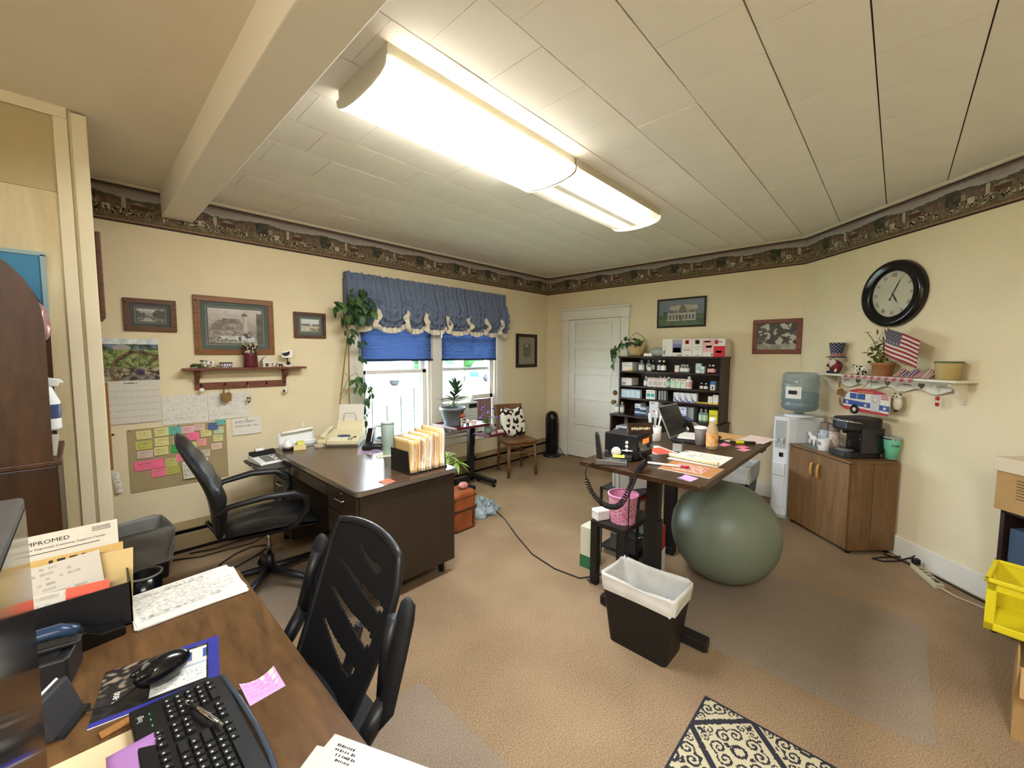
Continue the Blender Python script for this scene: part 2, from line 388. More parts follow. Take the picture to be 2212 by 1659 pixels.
# ------------------------------------------------------------------ door
d = struct(MB().box(0, .84, -.0, .035, .012, 2.03).o('door_1', 'white_trim', None, (XB-.004, 3.58, 0), (0, 0, RZB)), 'white five-panel door')
zs = [.22+.37*k for k in range(5)]
fr = [(.0, .11, .012, 2.03), (.73, .84, .012, 2.03), (.11, .73, .012, .22)]+[(.11, .73, z+.275, z+.37) for z in zs[:4]]+[(.11, .73, zs[4]+.275, 2.03)]
for a, b, c, e in fr: MB().box(a, b, -.02, .0, c, e).o('rail' if b-a > .2 else 'stile', 'white_trim', d, bev=.005)
for z in zs: MB().box(.135, .705, -.009, .0, z+.025, z+.25).o('panel', 'white_trim', d, bev=.007)
k = MB().at(.785, -.021, 1.005, rx=PI/2).lathe([(.0, 0), (.032, 0), (.034, .005), (.0, .006)], 18).o('rose', 'brass', d)
k = MB().at(.785, -.022, .885, rx=PI/2).lathe([(.022, 0), (.014, .02), (.012, .03), (.027, .042), (.029, .055), (.018, .066), (0, .068)], 18).o('knob', 'brass', d)
for z in (.3, 1.75): MB().box(-.012, .006, -.022, .002, z, z+.1).cyl((-.004, -.024, z-.006), (-.004, -.024, z+.106), .007).o('hinge', 'white_trim', d)
cs = MB().at(XB, 3.58, 0, rz=RZB)
cs.box(-.12, -.005, -.026, 0, 0, 2.04).box(.845, .96, -.026, 0, 0, 2.04).box(-.13, .97, -.03, 0, 2.04, 2.165).box(-.15, .99, -.05, 0, 2.165, 2.195).box(-.12, .96, -.034, 0, 2.035, 2.052)
struct(cs.o('trim_10', 'white_trim', bev=.004), 'white door casing with moulded head')
struct(MB().at(XB, 3.58, 0, rz=RZB).box(-.01, .85, -.004, .01, 0, .012).o('trim_11', 'dark_gap'))

# ------------------------------------------------------------------ ceiling lights
mat('lens_bright', '#fff6dc', .35, emit=('#f4f8ff', LAMP_POWER))
mat('lens_side', '#fff6dc', .35, emit=('#f8f4ea', LAMP_POWER*.5))
mat('lens_dim', '#f4f0e2', .25, trans=.92, ior=1.12)
mat('tube_dim', '#ffffff', .4, emit=('#f4f8ff', LAMP_POWER*.42))
mat('lens_edge', '#f1e8cf', .3, emit=('#fff0cc', 1.3))
mat('lamp_housing', '#cfc8b4', .4)
def lens_prof(w, d): return [(w*math.sin(t), -d*math.cos(t)**.7) for t in [R(-90+180*i/14) for i in range(15)]]
def fixture(x0, x1, yc, label, bright):
    t = thing('ceiling_light', label, 'ceiling light', (x0, yc, ZC), 0, None); ln = x1-x0
    MB().prism([(-.213, 0), (.213, 0), (.213, -.052), (-.213, -.052)], .004, ln-.004, 'x').o('housing', 'lamp_housing', t)
    pr = [(-.216, -.05)]+[(y, z-.056) for y, z in lens_prof(.216, .06)]+[(.216, -.05)]
    if bright:
        n = len(pr); q = MB(); q.grid(24, n-1, lambda u, v: (u*ln, *pr[round(v*(n-1))])); q.mi = [1 if k//24 < 4 or k//24 > n-6 else 0 for k in range(24*(n-1))]; q.o('diffuser', ['lens_bright', 'lens_side'], t)
    else:
        n = len(pr); q = MB(); q.grid(24, n-1, lambda u, v: (u*ln, *pr[round(v*(n-1))])).o('diffuser', 'lens_dim', t)
        for y in (-.1, .1): MB().cyl((.04, y, -.07), (ln-.04, y, -.07), .016, n=14).o('fluorescent_tube', 'tube_dim', t)
        MB().box(.03, ln-.03, -.03, .03, -.075, -.052).o('ballast_cover', 'lamp_housing', t, bev=.006)
    for x in (0, ln): MB().prism(pr, x-.006, x+.006, 'x').o('end_cap', 'lamp_housing', t)
    for x in (.012, ln-.012):
        MB().tube([(x, y, z-.001) for y, z in pr], .004, 5).o('rim', 'lens_edge', t)
    return t
fixture(.862, 2.112, 1.69, 'brightly lit wraparound fluorescent ceiling light nearest the beam', True)
fixture(2.122, 3.33, 1.69, 'dimmer fluorescent ceiling light with its tubes showing through the lens', False)
fixture(-1.1, .15, -.55, 'added unseen fluorescent ceiling light behind the viewer, right one of the pair', True)  # this pair is out of view, added to brighten the room's near side
fixture(-2.36, -1.11, -.55, 'added unseen fluorescent ceiling light behind the viewer, left one of the pair', True)  # second fitting of the added, unseen pair

# ------------------------------------------------------------------ printed sheets and pictures
def sheet(name, w, h, nx, ny, fn, parent=None, loc=(0, 0, 0), rot=(0, 0, 0), th=.0006, m='print', curl=0, skew=0):
    """flat printed sheet: local x right, z up, front faces -y; origin at bottom left"""
    q = MB()
    q.grid(nx, ny, lambda u, v: (u*w+skew*v, -curl*math.sin(PI*u)*(1-v)-curl*.6*(1-v)**2, v*h), smooth=False, col=fn)
    q.grid(max(2, nx//6), max(2, ny//6), lambda u, v: (u*w+skew*v, th-curl*math.sin(PI*u)*(1-v)-curl*.6*(1-v)**2, v*h), smooth=False, col=lambda u, v: H('#ddd8c8'))
    return q.o(name, m, parent, loc, rot, fix=False)
def flat(name, w, h, nx, ny, fn, parent=None, loc=(0, 0, 0), rz=0, th=.0006, m='print', rx=0, bow=0):
    """sheet lying down: local x right, y up the page"""
    q = MB(); q.grid(nx, ny, lambda u, v: (u*w, v*h, th+bow*(u*2-1)**2*v), smooth=False, col=fn)
    q.grid(4, 4, lambda u, v: (u*w, v*h, bow*(u*2-1)**2*v), smooth=False, col=lambda u, v: H('#d9d3c4'))
    q.grid(1, 1, lambda u, v: (u*w, 0, th*v)); q.grid(1, 1, lambda u, v: (u*w, h, th*v)); q.grid(1, 1, lambda u, v: (0, h*u, th*v)); q.grid(1, 1, lambda u, v: (w, h*u, th*v))
    return q.o(name, m, parent, loc, (rx, 0, rz), fix=False)
def lines(bg, ink='#55524e', rows=12, m=.1, seed=0, amt=.75, gaps=.5, top=.95, bot=.08):
    bg = H(bg); ik = H(ink)
    def f(u, v):
        if not (m < u < 1-m and bot < v < top): return bg
        r = (v-bot)/(top-bot)*rows; k = int(r)
        if r-k < .42: return bg
        L = .55+.5*wob(k*3.3, seed*7.1, .5)+.35
        if (u-m)/(1-2*m) > L: return bg
        n = wob(u*38, k*5.7, seed*3.3)
        return mixc(bg, ik, amt*(.55+n)) if n > -gaps else bg
    return f
def note_col(bg, seed): return lines(bg, '#6d6a58', 4, .12, seed, .6, .4, .85, .12)

wood('oak_frame', '#8a5a2b', '#5f3a18', .4, axis=0, scale=2)
wood('walnut_frame', '#6b4426', '#3f2513', .4, axis=0, scale=2)
wood('red_frame', '#7a4424', '#572b14', .4, axis=0, scale=2)
mat('picture_glass', (.95, .97, .97), .04, trans=.96, ior=1.1, spec=.25)
def framed(label, x0, x1, z0, z1, fw, fmat, pic, mat_col, mw, n=(44, 32), lip=True, base=(0, YW, 0), rz=0, dep=.022, fd=None):
    t = thing('framed_picture', label, 'picture', (base[0], base[1], base[2]), rz); w, h = x1-x0, z1-z0
    for a, b, c, d in ((x0, x1, z0, z0+fw), (x0, x1, z1-fw, z1), (x0, x0+fw, z0+fw, z1-fw), (x1-fw, x1, z0+fw, z1-fw)):
        MB().box(a, b, -dep, -.002, c, d).o('frame_rail', fmat, t, bev=.004)
        if lip: MB().box(max(a, x0+fw*.62), min(b, x1-fw*.62), -dep-.003, -dep+.004, max(c, z0+fw*.62), min(d, z1-fw*.62)).o('inner_lip', 'black_soft' if lip == 'k' else fmat, t)
    bw = fw
    if mat_col: MB().box(x0+bw, x1-bw, -.010, -.004, z0+bw, z1-bw).o('mount', mat_col, t)
    if mat_col:
        e = mw*.72; q = MB()
        for a, b, c, d in ((x0+bw+e, x1-bw-e, z0+bw+e, z0+bw+e+.003), (x0+bw+e, x1-bw-e, z1-bw-e-.003, z1-bw-e), (x0+bw+e, x0+bw+e+.003, z0+bw+e, z1-bw-e), (x1-bw-e-.003, x1-bw-e, z0+bw+e, z1-bw-e)):
            q.box(a, b, -.0106, -.010, c, d)
        q.o('mount_line', 'mount_line', t)
    mw = mw if mat_col else 0
    sheet('print', w-2*bw-2*mw, h-2*bw-2*mw, *n, pic, t, (x0+bw+mw, -.0112, z0+bw+mw))
    MB().box(x0+bw*.9, x1-bw*.9, -.0165, -.0145, z0+bw*.9, z1-bw*.9).o('glazing', 'picture_glass', t)
    return t
mat('mount_green', '#3a4a3d', .8); mat('mount_dark', '#2c2b26', .8); mat('mount_line', '#a8a487', .7)
def sepia_lane(u, v):
    n = wob(u*9, v*9, 2)+.6*wob(u*25, v*25, 4)
    c = mixc(H('#5d564a'), H('#d3cec2'), (v-.35)*1.7+.25*n)
    if math.hypot((u-.82)/.22, (v-.55)/.42)+.4*n < 1 or (u < .3 and v < .85-u*.9+.2*n): c = mixc(H('#26221c'), H('#5b5348'), n+.45)
    if v < .3: c = mixc(H('#4a443a'), H('#8d8676'), n+.5)
    if v < .32 and abs(u-.35-(.32-v)*.3) < .05+(.32-v)*.6 and v < .28: c = mixc(H('#a39c8c'), H('#bdb6a6'), n+.5)
    return c
def sepia_farm(u, v):
    n = wob(u*8, v*8, 12)+.6*wob(u*24, v*24, 14)
    c = mixc(H('#a8978b'), H('#e2d6cc'), (v-.45)*1.6+.3*n)
    if v < .72 and u < .62 and v < .35+.45*math.sin(min(1, u*1.7)*PI*.8)+.12*n: c = mixc(H('#4e4138'), H('#8d7b6d'), n+.5)
    if abs(u-.66) < .045 and .32 < v < .86: c = mixc(H('#9a8a7c'), H('#d9cabb'), (u-.61)*10)
    if abs(u-.66) < .06 and .8 < v < .9-abs(u-.66)*.9: c = H('#6e5c50')
    if .25 < u < .6 and .36 < v < .62-abs(u-.45)*.7: c = mixc(H('#7a6659'), H('#b8a698'), n+.4)
    if v < .36: c = mixc(H('#6d5f50'), H('#b9aa97'), n*1.2+.5)
    if v < .22 and .2 < u < .85 and abs(v-.1-.12*(1-u)) < .07+.05*n: c = mixc(H('#b9b6b2'), H('#e6e2dc'), n+.5)
    if u > .9 and v < .9: c = mixc(H('#3c342a'), H('#6b5d4e'), n+.5)
    if v < .3 and n > .35: c = H('#3a3128')
    return c
def small_farm(u, v):
    n = wob(u*9, v*9, 22)+.5*wob(u*28, v*28, 4)
    c = mixc(H('#c2cdd0'), H('#e9ebe6'), v*1.2+n*.3)
    if v < .55: c = mixc(H('#b8a98c'), H('#e4d6b8'), n+.6)
    if .42 < v < .62+.1*n and (u < .5 or u > .6): c = mixc(H('#4b463b'), H('#a39787'), n+.5)
    if v < .3 and u > .45 and n > -.1: c = mixc(H('#5c5240'), H('#8b7e64'), n+.5)
    return c
framed('small wood-framed sepia landscape with dark double mat, above the calendar', .229, .523, 1.684, 1.919, .034, 'walnut_frame', sepia_lane, 'mount_dark', .038, (36, 26))
framed('large oak-framed sepia farm print with green mat, above the peg shelf', .625, 1.186, 1.517, 1.981, .042, 'oak_frame', sepia_farm, 'mount_green', .05, (76, 60))
framed('small wood-framed farmyard print with green mat, left of the window', 1.351, 1.636, 1.67, 1.906, .026, 'walnut_frame', small_farm, 'mount_green', .036, (36, 28))
def etching(u, v):
    n = wob(u*10, v*10, 32)+.5*wob(u*30, v*30, 4); c = H('#9a8c6c')
    if .22 < u < .8 and .2 < v < .85: c = mixc(H('#3c372c'), H('#87795d'), n*1.3+.5)
    if math.hypot(u-.5, v-.75) < .07: c = H('#c9c0a6')
    return c
framed('narrow dark-framed etching on the wall right of the window', 4.32, 4.782, 1.335, 1.823, .045, 'black_wood', etching, 'mount_tan', .05, (26, 40)) if mat('black_wood', '#211b17', .4) and mat('mount_tan', '#978a69', .8) else 0
t = thing('framed_picture', 'picture frame seen edge-on behind the pale corner post', 'picture', (.09, 3.42, 0), R(90))
MB().box(-.2, .2, -.025, -.002, 1.72, 2.19).o('frame_rail', 'walnut_frame', t, bev=.004)

# wall calendar
cal = thing('wall_calendar', 'wall calendar with a wagon-wheel photo over a blank month page', 'calendar', (0, YW, 0))
def wheel(u, v):
    n = wob(u*9, v*9, 42)+.6*wob(u*26, v*26, 44)
    c = mixc(H('#4c5a2c'), H('#93a060'), n+.5) if v > .3 else mixc(H('#3d3626'), H('#a79f84'), n*1.2+.5)
    if v > .86: c = mixc(H('#b9c2c4'), H('#e2e4dd'), n+.5)
    elif v > .74: c = mixc(H('#3a4326'), H('#6e7f8e'), n+.4)
    if .2 < u < .5 and .74 < v < .88-abs(u-.35)*.5: c = H('#9c948a')
    x, y = u-.64, (v-.2)*1.0; r = math.hypot(x, y); a = math.atan2(y, x)
    if .44 < r < .52: c = mixc(H('#2f241b'), H('#7d6648'), n+.5)
    if r < .45 and abs(((a/(2*PI)*16) % 1)-.5) > .5-.10*(.3/(r+.08)): c = mixc(H('#33271d'), H('#7b6650'), n+.4)
    if r < .09: c = mixc(H('#2b2233'), H('#5d4a60'), n+.5)
    if v < .14 and n > .1 and u > .3: c = mixc(H('#4d3f66'), H('#c9c3b8'), n)
    return c
sheet('photo_page', .302, .30, 60, 60, wheel, cal, (.105, -.004, 1.329), th=.002)
def month(u, v):
    c = H('#cdc8ba')
    if v > .9: return H('#6f6b62') if abs(u-.45) < .16 and .925 < v < .955 and wob(u*60, v*4) > -.2 else c
    if (v*6.6) % 1 < .05 or (u*7) % 1 < .03: return mixc(c, H('#8b867a'), .35)
    return mixc(c, H('#77736a'), .45) if (v*6.6) % 1 > .75 and (u*7) % 1 < .3 and wob(u*50, v*50) > 0 else c
sheet('month_page', .275, .31, 56, 66, month, cal, (.127, -.003, 1.018), th=.001, curl=.004)
for i, (a, b, c, d, lab, sd) in enumerate(((.41, .69, .981, 1.202, 'left one of two printed charts pinned side by side above the note board', 1), (.692, .97, .988, 1.204, 'right one of two printed charts pinned side by side above the note board', 2))):
    p = sheet('paper_sheet', b-a, d-c, 60, 40, lines('#d9d5c9', '#8f8b84', 16, .03, sd, .45, .05), None, (a, YW-.003-i*.001, c), curl=.003); tag(p, lab, 'paper')
p = sheet('paper_sheet', .214, .14, 44, 26, lines('#dcd7ca', '#6b6760', 9, .1, 5, .7, .3, .85, .45), None, (.847, YW-.004, .84), curl=.006); tag(p, 'small white memo tacked by one pin right of the note board', 'paper')
MB().ball((.107, -.003, .128), .004).o('push_pin', 'black_gloss', p)
# board with sticky notes
bd = MB().box(.21, .806, -.006, -.001, .507, .972).o('note_board', 'board_card', None, (0, YW, 0)) if mat('board_card', '#a2916b', .85, var=(6, .06)) else 0
tag(bd, 'tan poster board holding rows of coloured sticky notes', 'board')
for x, z in ((.222, .962), (.50, .968), (.795, .965)): MB().ball((x, -.008, z), .004).o('push_pin', 'dark_metal', bd)
NY, NG, NP, NK, NT, NB = '#d2cb86', '#b9b85c', '#dca9ad', '#ef6f92', '#5fae9f', '#4f6390'
notes = [(.258, .895, .083, .06, NY, 'pale yellow', 1), (.358, .903, .083, .062, NY, 'pale yellow', 1), (.440, .905, .076, .062, NT, 'teal', 0), (.515, .905, .078, .055, NP, 'pale pink', 0), (.592, .917, .07, .05, '#d3b3a8', 'faded pink', 0), (.683, .91, .066, .056, NB, 'slate blue', 0), (.735, .945, .066, .046, '#63b6a8', 'turquoise', 0),
    (.250, .818, .09, .062, NG, 'olive yellow', 0), (.356, .83, .08, .062, NY, 'pale yellow', 1), (.462, .83, .078, .058, NY, 'pale yellow', 1), (.547, .845, .076, .058, NK, 'hot pink', 0), (.635, .86, .068, .052, NY, 'pale yellow', 1), (.722, .872, .066, .052, '#bcc9a0', 'mint green', 0),
    (.254, .755, .088, .056, '#c9b3a6', 'greyish pink', 0), (.35, .76, .082, .062, NY, 'pale yellow', 1), (.448, .765, .078, .064, '#33a24a', 'bright green', 0), (.53, .77, .074, .058, '#c9ca7e', 'lime yellow', 0), (.712, .81, .066, .056, '#ccc98a', 'straw yellow', 0), (.608, .79, .06, .056, '#e79a92', 'salmon', 0), (.70, .745, .07, .052, '#d7bba6', 'peach', 0),
    (.236, .664, .165, .068, '#ee6a8c', 'wide hot pink', 0), (.475, .692, .076, .056, '#ee7e90', 'coral pink', 0), (.552, .7, .064, .056, '#c6c1a4', 'light grey', 0), (.627, .7, .06, .056, '#c4bf9f', 'light khaki', 0), (.41, .665, .072, .06, '#c0b873', 'mustard', 0), (.325, .60, .085, .062, '#e8758a', 'rose pink', 0), (.412, .60, .08, .062, '#b3b052', 'dark lime', 0)]
rows = ('top', 'second', 'third', 'bottom')
for i, (x, z, w, h, c, nm, g) in enumerate(notes):
    p = sheet('sticky_note', w, h, 16, 10, note_col(c, i), None, (x, YW-.0075-.0009*(i % 3), z), (0, R(random.uniform(-2, 2)), 0), curl=.003)
    z0 = (z-.50)/.46; tag(p, f'{nm} sticky note on the tan note board, '+(f'{"top" if z > .88 else "second" if z > .82 else "third"} row, {"leftmost" if x < .27 else "second from the left" if x < .38 else "third" if x < .5 else "towards the right"}' if g else f'{"upper" if z > .85 else "middle" if z > .73 else "lower"} part'), 'sticky note', 'sticky notes on the board')
p = sheet('paper_sheet', .165, .135, 36, 28, lines('#dddac2', '#55524a', 9, .04, 9, .8, .35), None, (.512, YW-.012, .548), (0, R(-2), 0), curl=.012); tag(p, 'typed slip hanging off the bottom edge of the note board', 'paper')
# yardstick and envelope beside the post
y = MB().box(.098, .128, -.006, -.001, .70, 1.32).o('yardstick', 'stick_wood', None, (0, YW, 0), bev=.001) if wood('stick_wood', '#a5763f', '#8c5d2c', .6, axis=2) else 0
tag(y, 'worn wooden yardstick hanging beside the corner post', 'yardstick')
p = sheet('paper_sheet', .04, .16, 4, 12, lines('#d6d0c0', '#77736c', 6, .2, 3), None, (.13, YW-.004, .53), (0, R(-6), 0), curl=.02); tag(p, 'curled white paper strip hanging low beside the corner post', 'paper')
p = MB().ball((0, 0, 0), .007, .006, .007).o('push_pin', 'black_gloss', None, (.137, YW-.004, .95)); tag(p, 'black push pin in the wall under the calendar', 'push pin')

# ------------------------------------------------------------------ peg shelf
wood('shelf_red', '#7c4a34', '#552c1e', .45, axis=0, scale=1.5)
sh = thing('peg_shelf', 'reddish wooden wall shelf with peg rail under the large farm print', 'shelf', (0, YW, 0))
MB().box(.536, 1.41, -.125, -.001, 1.392, 1.41).o('shelf_board', 'shelf_red', sh, bev=.004)
MB().box(.612, 1.27, -.018, -.001, 1.238, 1.292).o('peg_rail', 'shelf_red', sh, bev=.003)
for x in (.612, 1.24): MB().prism([(-.001, 1.25), (-.02, 1.255), (-.022, 1.29), (-.035, 1.315), (-.08, 1.345), (-.1, 1.392), (-.001, 1.392)], x, x+.028, 'x').o('bracket', 'shelf_red', sh)
PEGS = [.65, .808, .965, 1.11, 1.252]
for x in PEGS: MB().tube([(x, -.018, 1.285), (x, -.026, 1.275), (x, -.034, 1.262), (x, -.042, 1.268), (x, -.044, 1.28)], .004, 6).o('hook', 'dark_metal', sh)
mat('cow_white', '#e4e0d3', .5); mat('cow_black', '#1c1a19', .5); mat('gold_brown', '#8a6a38', .55, var=(30, .3, '#3a2c14')); mat('moss', '#4d5b33', .7, var=(40, .25)); mat('candle_red', '#5c1f2a', .4, var=(18, .2)); mat('barn_white', '#cfc5b4', .6); mat('barn_red', '#8a3b2c', .6)
mat('cow_hide', '#e4e0d3', .55, var=(38, 1.0, '#171513'))
def cow_hide(name, scale, thr=.5, w='#ddd7c8', k='#171413', rough=.7, det=.6):
    m = mat(name, w, rough); nt = m.node_tree; N = nt.nodes; Lk = nt.links.new
    tc = N.new('ShaderNodeTexCoord'); vz = N.new('ShaderNodeTexNoise'); vz.inputs['Scale'].default_value = scale; vz.inputs['Detail'].default_value = det; Lk(tc.outputs['Object'], vz.inputs['Vector'])
    cr = N.new('ShaderNodeValToRGB'); cr.color_ramp.interpolation = 'CONSTANT'; cr.color_ramp.elements[0].color = _c(w); cr.color_ramp.elements[1].position = thr; cr.color_ramp.elements[1].color = _c(k)
    Lk(vz.outputs[0], cr.inputs[0]); Lk(cr.outputs[0], N['Principled BSDF'].inputs['Base Color'])
cow_hide('cow_spots', 45, .52)
def cow(name, label, loc, L, rz=0, hide='cow_spots', cat='figurine', grp=None, legs=True):
    """little standing cow figurine; L = body length"""
    t = thing(name, label, cat, loc, rz, grp); h = L*.75
    MB().ball((0, 0, h*.68), L*.5, L*.22, L*.24).ball((L*.3, 0, h*.72), L*.24, L*.2, L*.24).ball((-L*.28, 0, h*.7), L*.26, L*.2, L*.24).o('body', hide, t)
    MB().tube([(L*.42, 0, h*.8), (L*.58, 0, h*.98), (L*.66, 0, h*1.0)], [L*.14, L*.11, L*.10], 8).tube([(L*.62, 0, h*1.02), (L*.8, 0, h*.86)], [L*.1, L*.06], 8).ball((L*.6, L*.13, h*1.05), L*.07, L*.1, L*.03).ball((L*.6, -L*.13, h*1.05), L*.07, L*.1, L*.03).o('head', hide, t)
    if legs:
        for x, y in ((.33, .11), (.33, -.11), (-.34, .11), (-.34, -.11)): MB().cyl((L*x, L*y, 0), (L*x, L*y, h*.55), L*.06, L*.09, 7).o('leg', hide, t)
    MB().tube([(-L*.5, 0, h*.85), (-L*.58, 0, h*.7), (-L*.56, 0, h*.4)], [L*.03, L*.025, L*.035], 6).o('tail', hide, t)
    return t
ZS1 = 1.4105
g = cow('cow_figurine', 'lying cow figurine at the left end of the peg shelf among greenery', (.70, YW-.07, ZS1), .075, R(170))
g = MB(); random.seed(3)
for k in range(14):
    x, y = random.uniform(-.035, .035), random.uniform(-.025, .025); g.ball((x, y, random.uniform(.008, .03)), .011, .006, .009, 6, 4)
tag(g.o('moss_clump', 'moss', None, (.625, YW-.07, ZS1)), 'clump of artificial moss at the far left end of the peg shelf', 'decoration')
bn = thing('candle_dish', 'purple dish with striped bunting pattern on the peg shelf', 'candle', (.81, YW-.075, ZS1))
def bunt(u, v): return H('#e3dcd6') if (.25 < v < .8 and (u*14) % 1 > .35) or (v < .2 and (u*18) % 1 < .5) else H('#3f2c4e')
MB().grid(56, 10, lambda u, v: ((.037+.008*v)*math.cos(2*PI*u), (.037+.008*v)*math.sin(2*PI*u), .042*v), wrap=True, col=bunt).o('dish', 'print', bn)
MB().lathe([(.0, .034), (.042, .036)], 18, cap=False).lathe([(0, .001), (.037, .001)], 18, cap=False).o('wax', 'candle_red', bn)
jr = thing('cow_jar', 'dark red jar with a cow-head lid, tallest piece on the peg shelf', 'jar', (.985, YW-.068, ZS1))
MB().lathe([(.05, 0), (.052, .01), (.05, .1), (.052, .115), (.048, .118)], 20).o('jar_body', 'candle_red', jr)
MB().lathe([(.05, .118), (.052, .13), (.04, .15)], 16).ball((0, -.005, .165), .046, .04, .032).ball((-.043, 0, .185), .012, .01, .02).ball((.043, 0, .185), .012, .01, .02).ball((0, -.038, .158), .022, .014, .015).o('cow_lid', 'cow_spots2', jr) if not cow_hide('cow_spots2', 38, .5, '#b7ad90', '#3c2f1c') else 0
bt = thing('barn_ornament', 'little white barn ornament on the peg shelf', 'ornament', (1.10, YW-.07, ZS1))
MB().box(-.03, .03, -.02, .02, 0, .05).o('walls', 'barn_white', bt); MB().prism([(-.036, .05), (.036, .05), (.024, .075), (0, .09), (-.024, .075)], -.022, .022, 'y').o('roof', 'barn_white', bt); MB().box(-.012, .012, -.022, -.018, .004, .032).o('barn_door', 'walnut_frame', bt); MB().box(-.034, .034, -.024, -.018, .034, .04).o('awning', 'cow_white', bt)
cow('cow_figurine', 'tiny dark-headed cow figurine beside the barn ornament on the peg shelf', (1.165, YW-.07, ZS1), .04, R(10))
cow('cow_figurine', 'small black bird-like cow figurine left of the cow sign on the peg shelf', (1.21, YW-.075, ZS1), .032, R(200), 'cow_black')
cs_ = thing('cow_sign', 'cow cut-out sign on a stake at the right end of the peg shelf', 'ornament', (1.27, YW-.07, ZS1))
MB().lathe([(.04, 0), (.042, .008), (.03, .014)], 16).o('base', 'cow_white', cs_); MB().cyl((0, 0, .01), (0, 0, .08), .005).ball((.005, 0, .03), .018, .012, .016).o('stake', 'cow_black', cs_)
MB().prism([(-.05, .085), (-.02, .078), (.035, .08), (.042, .1), (.045, .145), (.02, .15), (-.01, .142), (-.045, .13)], -.006, .006, 'y').o('cow_board', 'cow_white', cs_)
MB().prism([(-.045, .12), (-.04, .1), (-.02, .092), (.005, .098), (.018, .115), (.016, .138), (-.002, .128), (-.025, .122)], -.0075, -.0055, 'y').o('spot', 'cow_black', cs_)
# ornaments hanging from the pegs
def orn(name, label, x, parts):
    t = thing(name, label, 'ornament', (x, YW-.044, 1.262))
    for nm, mb, m in parts: mb.o(nm, m, t)
orn('button_ornament', 'round pale button ornament on the first hook of the peg shelf', PEGS[0], [('loop', MB().tube([(0, 0, .006), (.002, 0, -.01)], .0015, 5), 'dark_metal'), ('disc', MB().at(0, 0, -.026, rx=PI/2).lathe([(.0, -.003), (.017, -.003), (.017, .003), (0, .003)], 16), 'cow_white')])
bag = orn('birdhouse_ornament', 'brown woven basket ornament on the second hook of the peg shelf', PEGS[1], [('handle', MB().tube([(-.02, 0, -.06), (-.012, 0, -.02), (0, 0, .004), (.012, 0, -.02), (.02, 0, -.06)], .004, 6), 'gold_brown'), ('basket', MB().taper((-.03, .03, -.018, .018), (-.034, .034, -.02, .02), -.125, -.06), 'gold_brown'), ('blossom', MB().ball((.004, -.012, -.045), .01, .006, .01), 'cow_white')])
orn('cow_ornament', 'small cow ornament dangling on a long string from the third hook', PEGS[2], [('string', MB().cyl((0, 0, .005), (0, 0, -.10), .001, n=5), 'paper'), ('body', MB().ball((0, 0, -.13), .012, .01, .025).ball((-.012, 0, -.108), .006, .005, .012).ball((.012, 0, -.108), .006, .005, .012), 'cow_spots2')])
orn('bell_ornament', 'round black and white ornament dangling from the last hook', PEGS[4], [('string', MB().cyl((0, 0, .005), (0, 0, -.05), .001, n=5), 'paper'), ('ball', MB().ball((0, 0, -.068), .02), 'cow_spots')])

# ------------------------------------------------------------------ shades and valance
def shade_mat():
    m = mat('shade_blue', '#4a6096', .8, spec=.1); nt = m.node_tree; N = nt.nodes; b = N['Principled BSDF']
    tr = N.new('ShaderNodeBsdfTranslucent'); tr.inputs[0].default_value = _c('#5f7db8'); mx = N.new('ShaderNodeMixShader'); mx.inputs[0].default_value = .07
    nt.links.new(b.outputs[0], mx.inputs[1]); nt.links.new(tr.outputs[0], mx.inputs[2]); nt.links.new(mx.outputs[0], N['Material Output'].inputs[0])
shade_mat()
for x0, x1, lab in ((1.965, 2.865, 'blue cellular shade half lowered in the left window'), (3.0, 3.905, 'blue cellular shade half lowered in the right window')):
    t = thing('cellular_shade', lab, 'window shade', (0, YW-.012, 0)); n = 40
    MB().grid(1, n*2, lambda u, v: (x0+(x1-x0)*u, -.012 if round(v*n*2) % 2 else -.001, 1.47+.8*v), smooth=False).o('pleats', 'shade_blue', t)
    MB().box(x0, x1, -.016, .004, 1.446, 1.47).o('bottom_rail', 'shade_rail', t, bev=.003) if 'shade_rail' in M or mat('shade_rail', '#1c2a4c', .5) else 0
    MB().box(x0, x1, -.02, .008, 2.265, 2.295).o('head_rail', 'shade_rail', t, bev=.003)
mat('valance_blue', '#6a7589', .9, spec=.05, var=(60, .12), bump=(350, .1)); mat('ivory_cloth', '#d8cfba', .9, spec=.05, var=(30, .05))
va = thing('window_valance', 'gathered slate-blue balloon valance with ivory trim over both windows', 'curtain', (0, 3.93, 0))
PIN = [2.10, 2.44, 2.70, 3.00, 3.33, 3.62, 3.88]; VX0, VX1 = 1.815, 4.035
def v_bottom(x):
    ps = [VX0-.05]+PIN+[VX1+.06]
    for a, b in zip(ps, ps[1:]):
        if a <= x <= b: return 1.80-.055*math.sin(PI*(x-a)/(b-a))**.7+(.03 if x < 2 else 0)*0
    return 1.8
def v_pin(x): return max(math.exp(-((x-p)/.045)**2) for p in PIN)
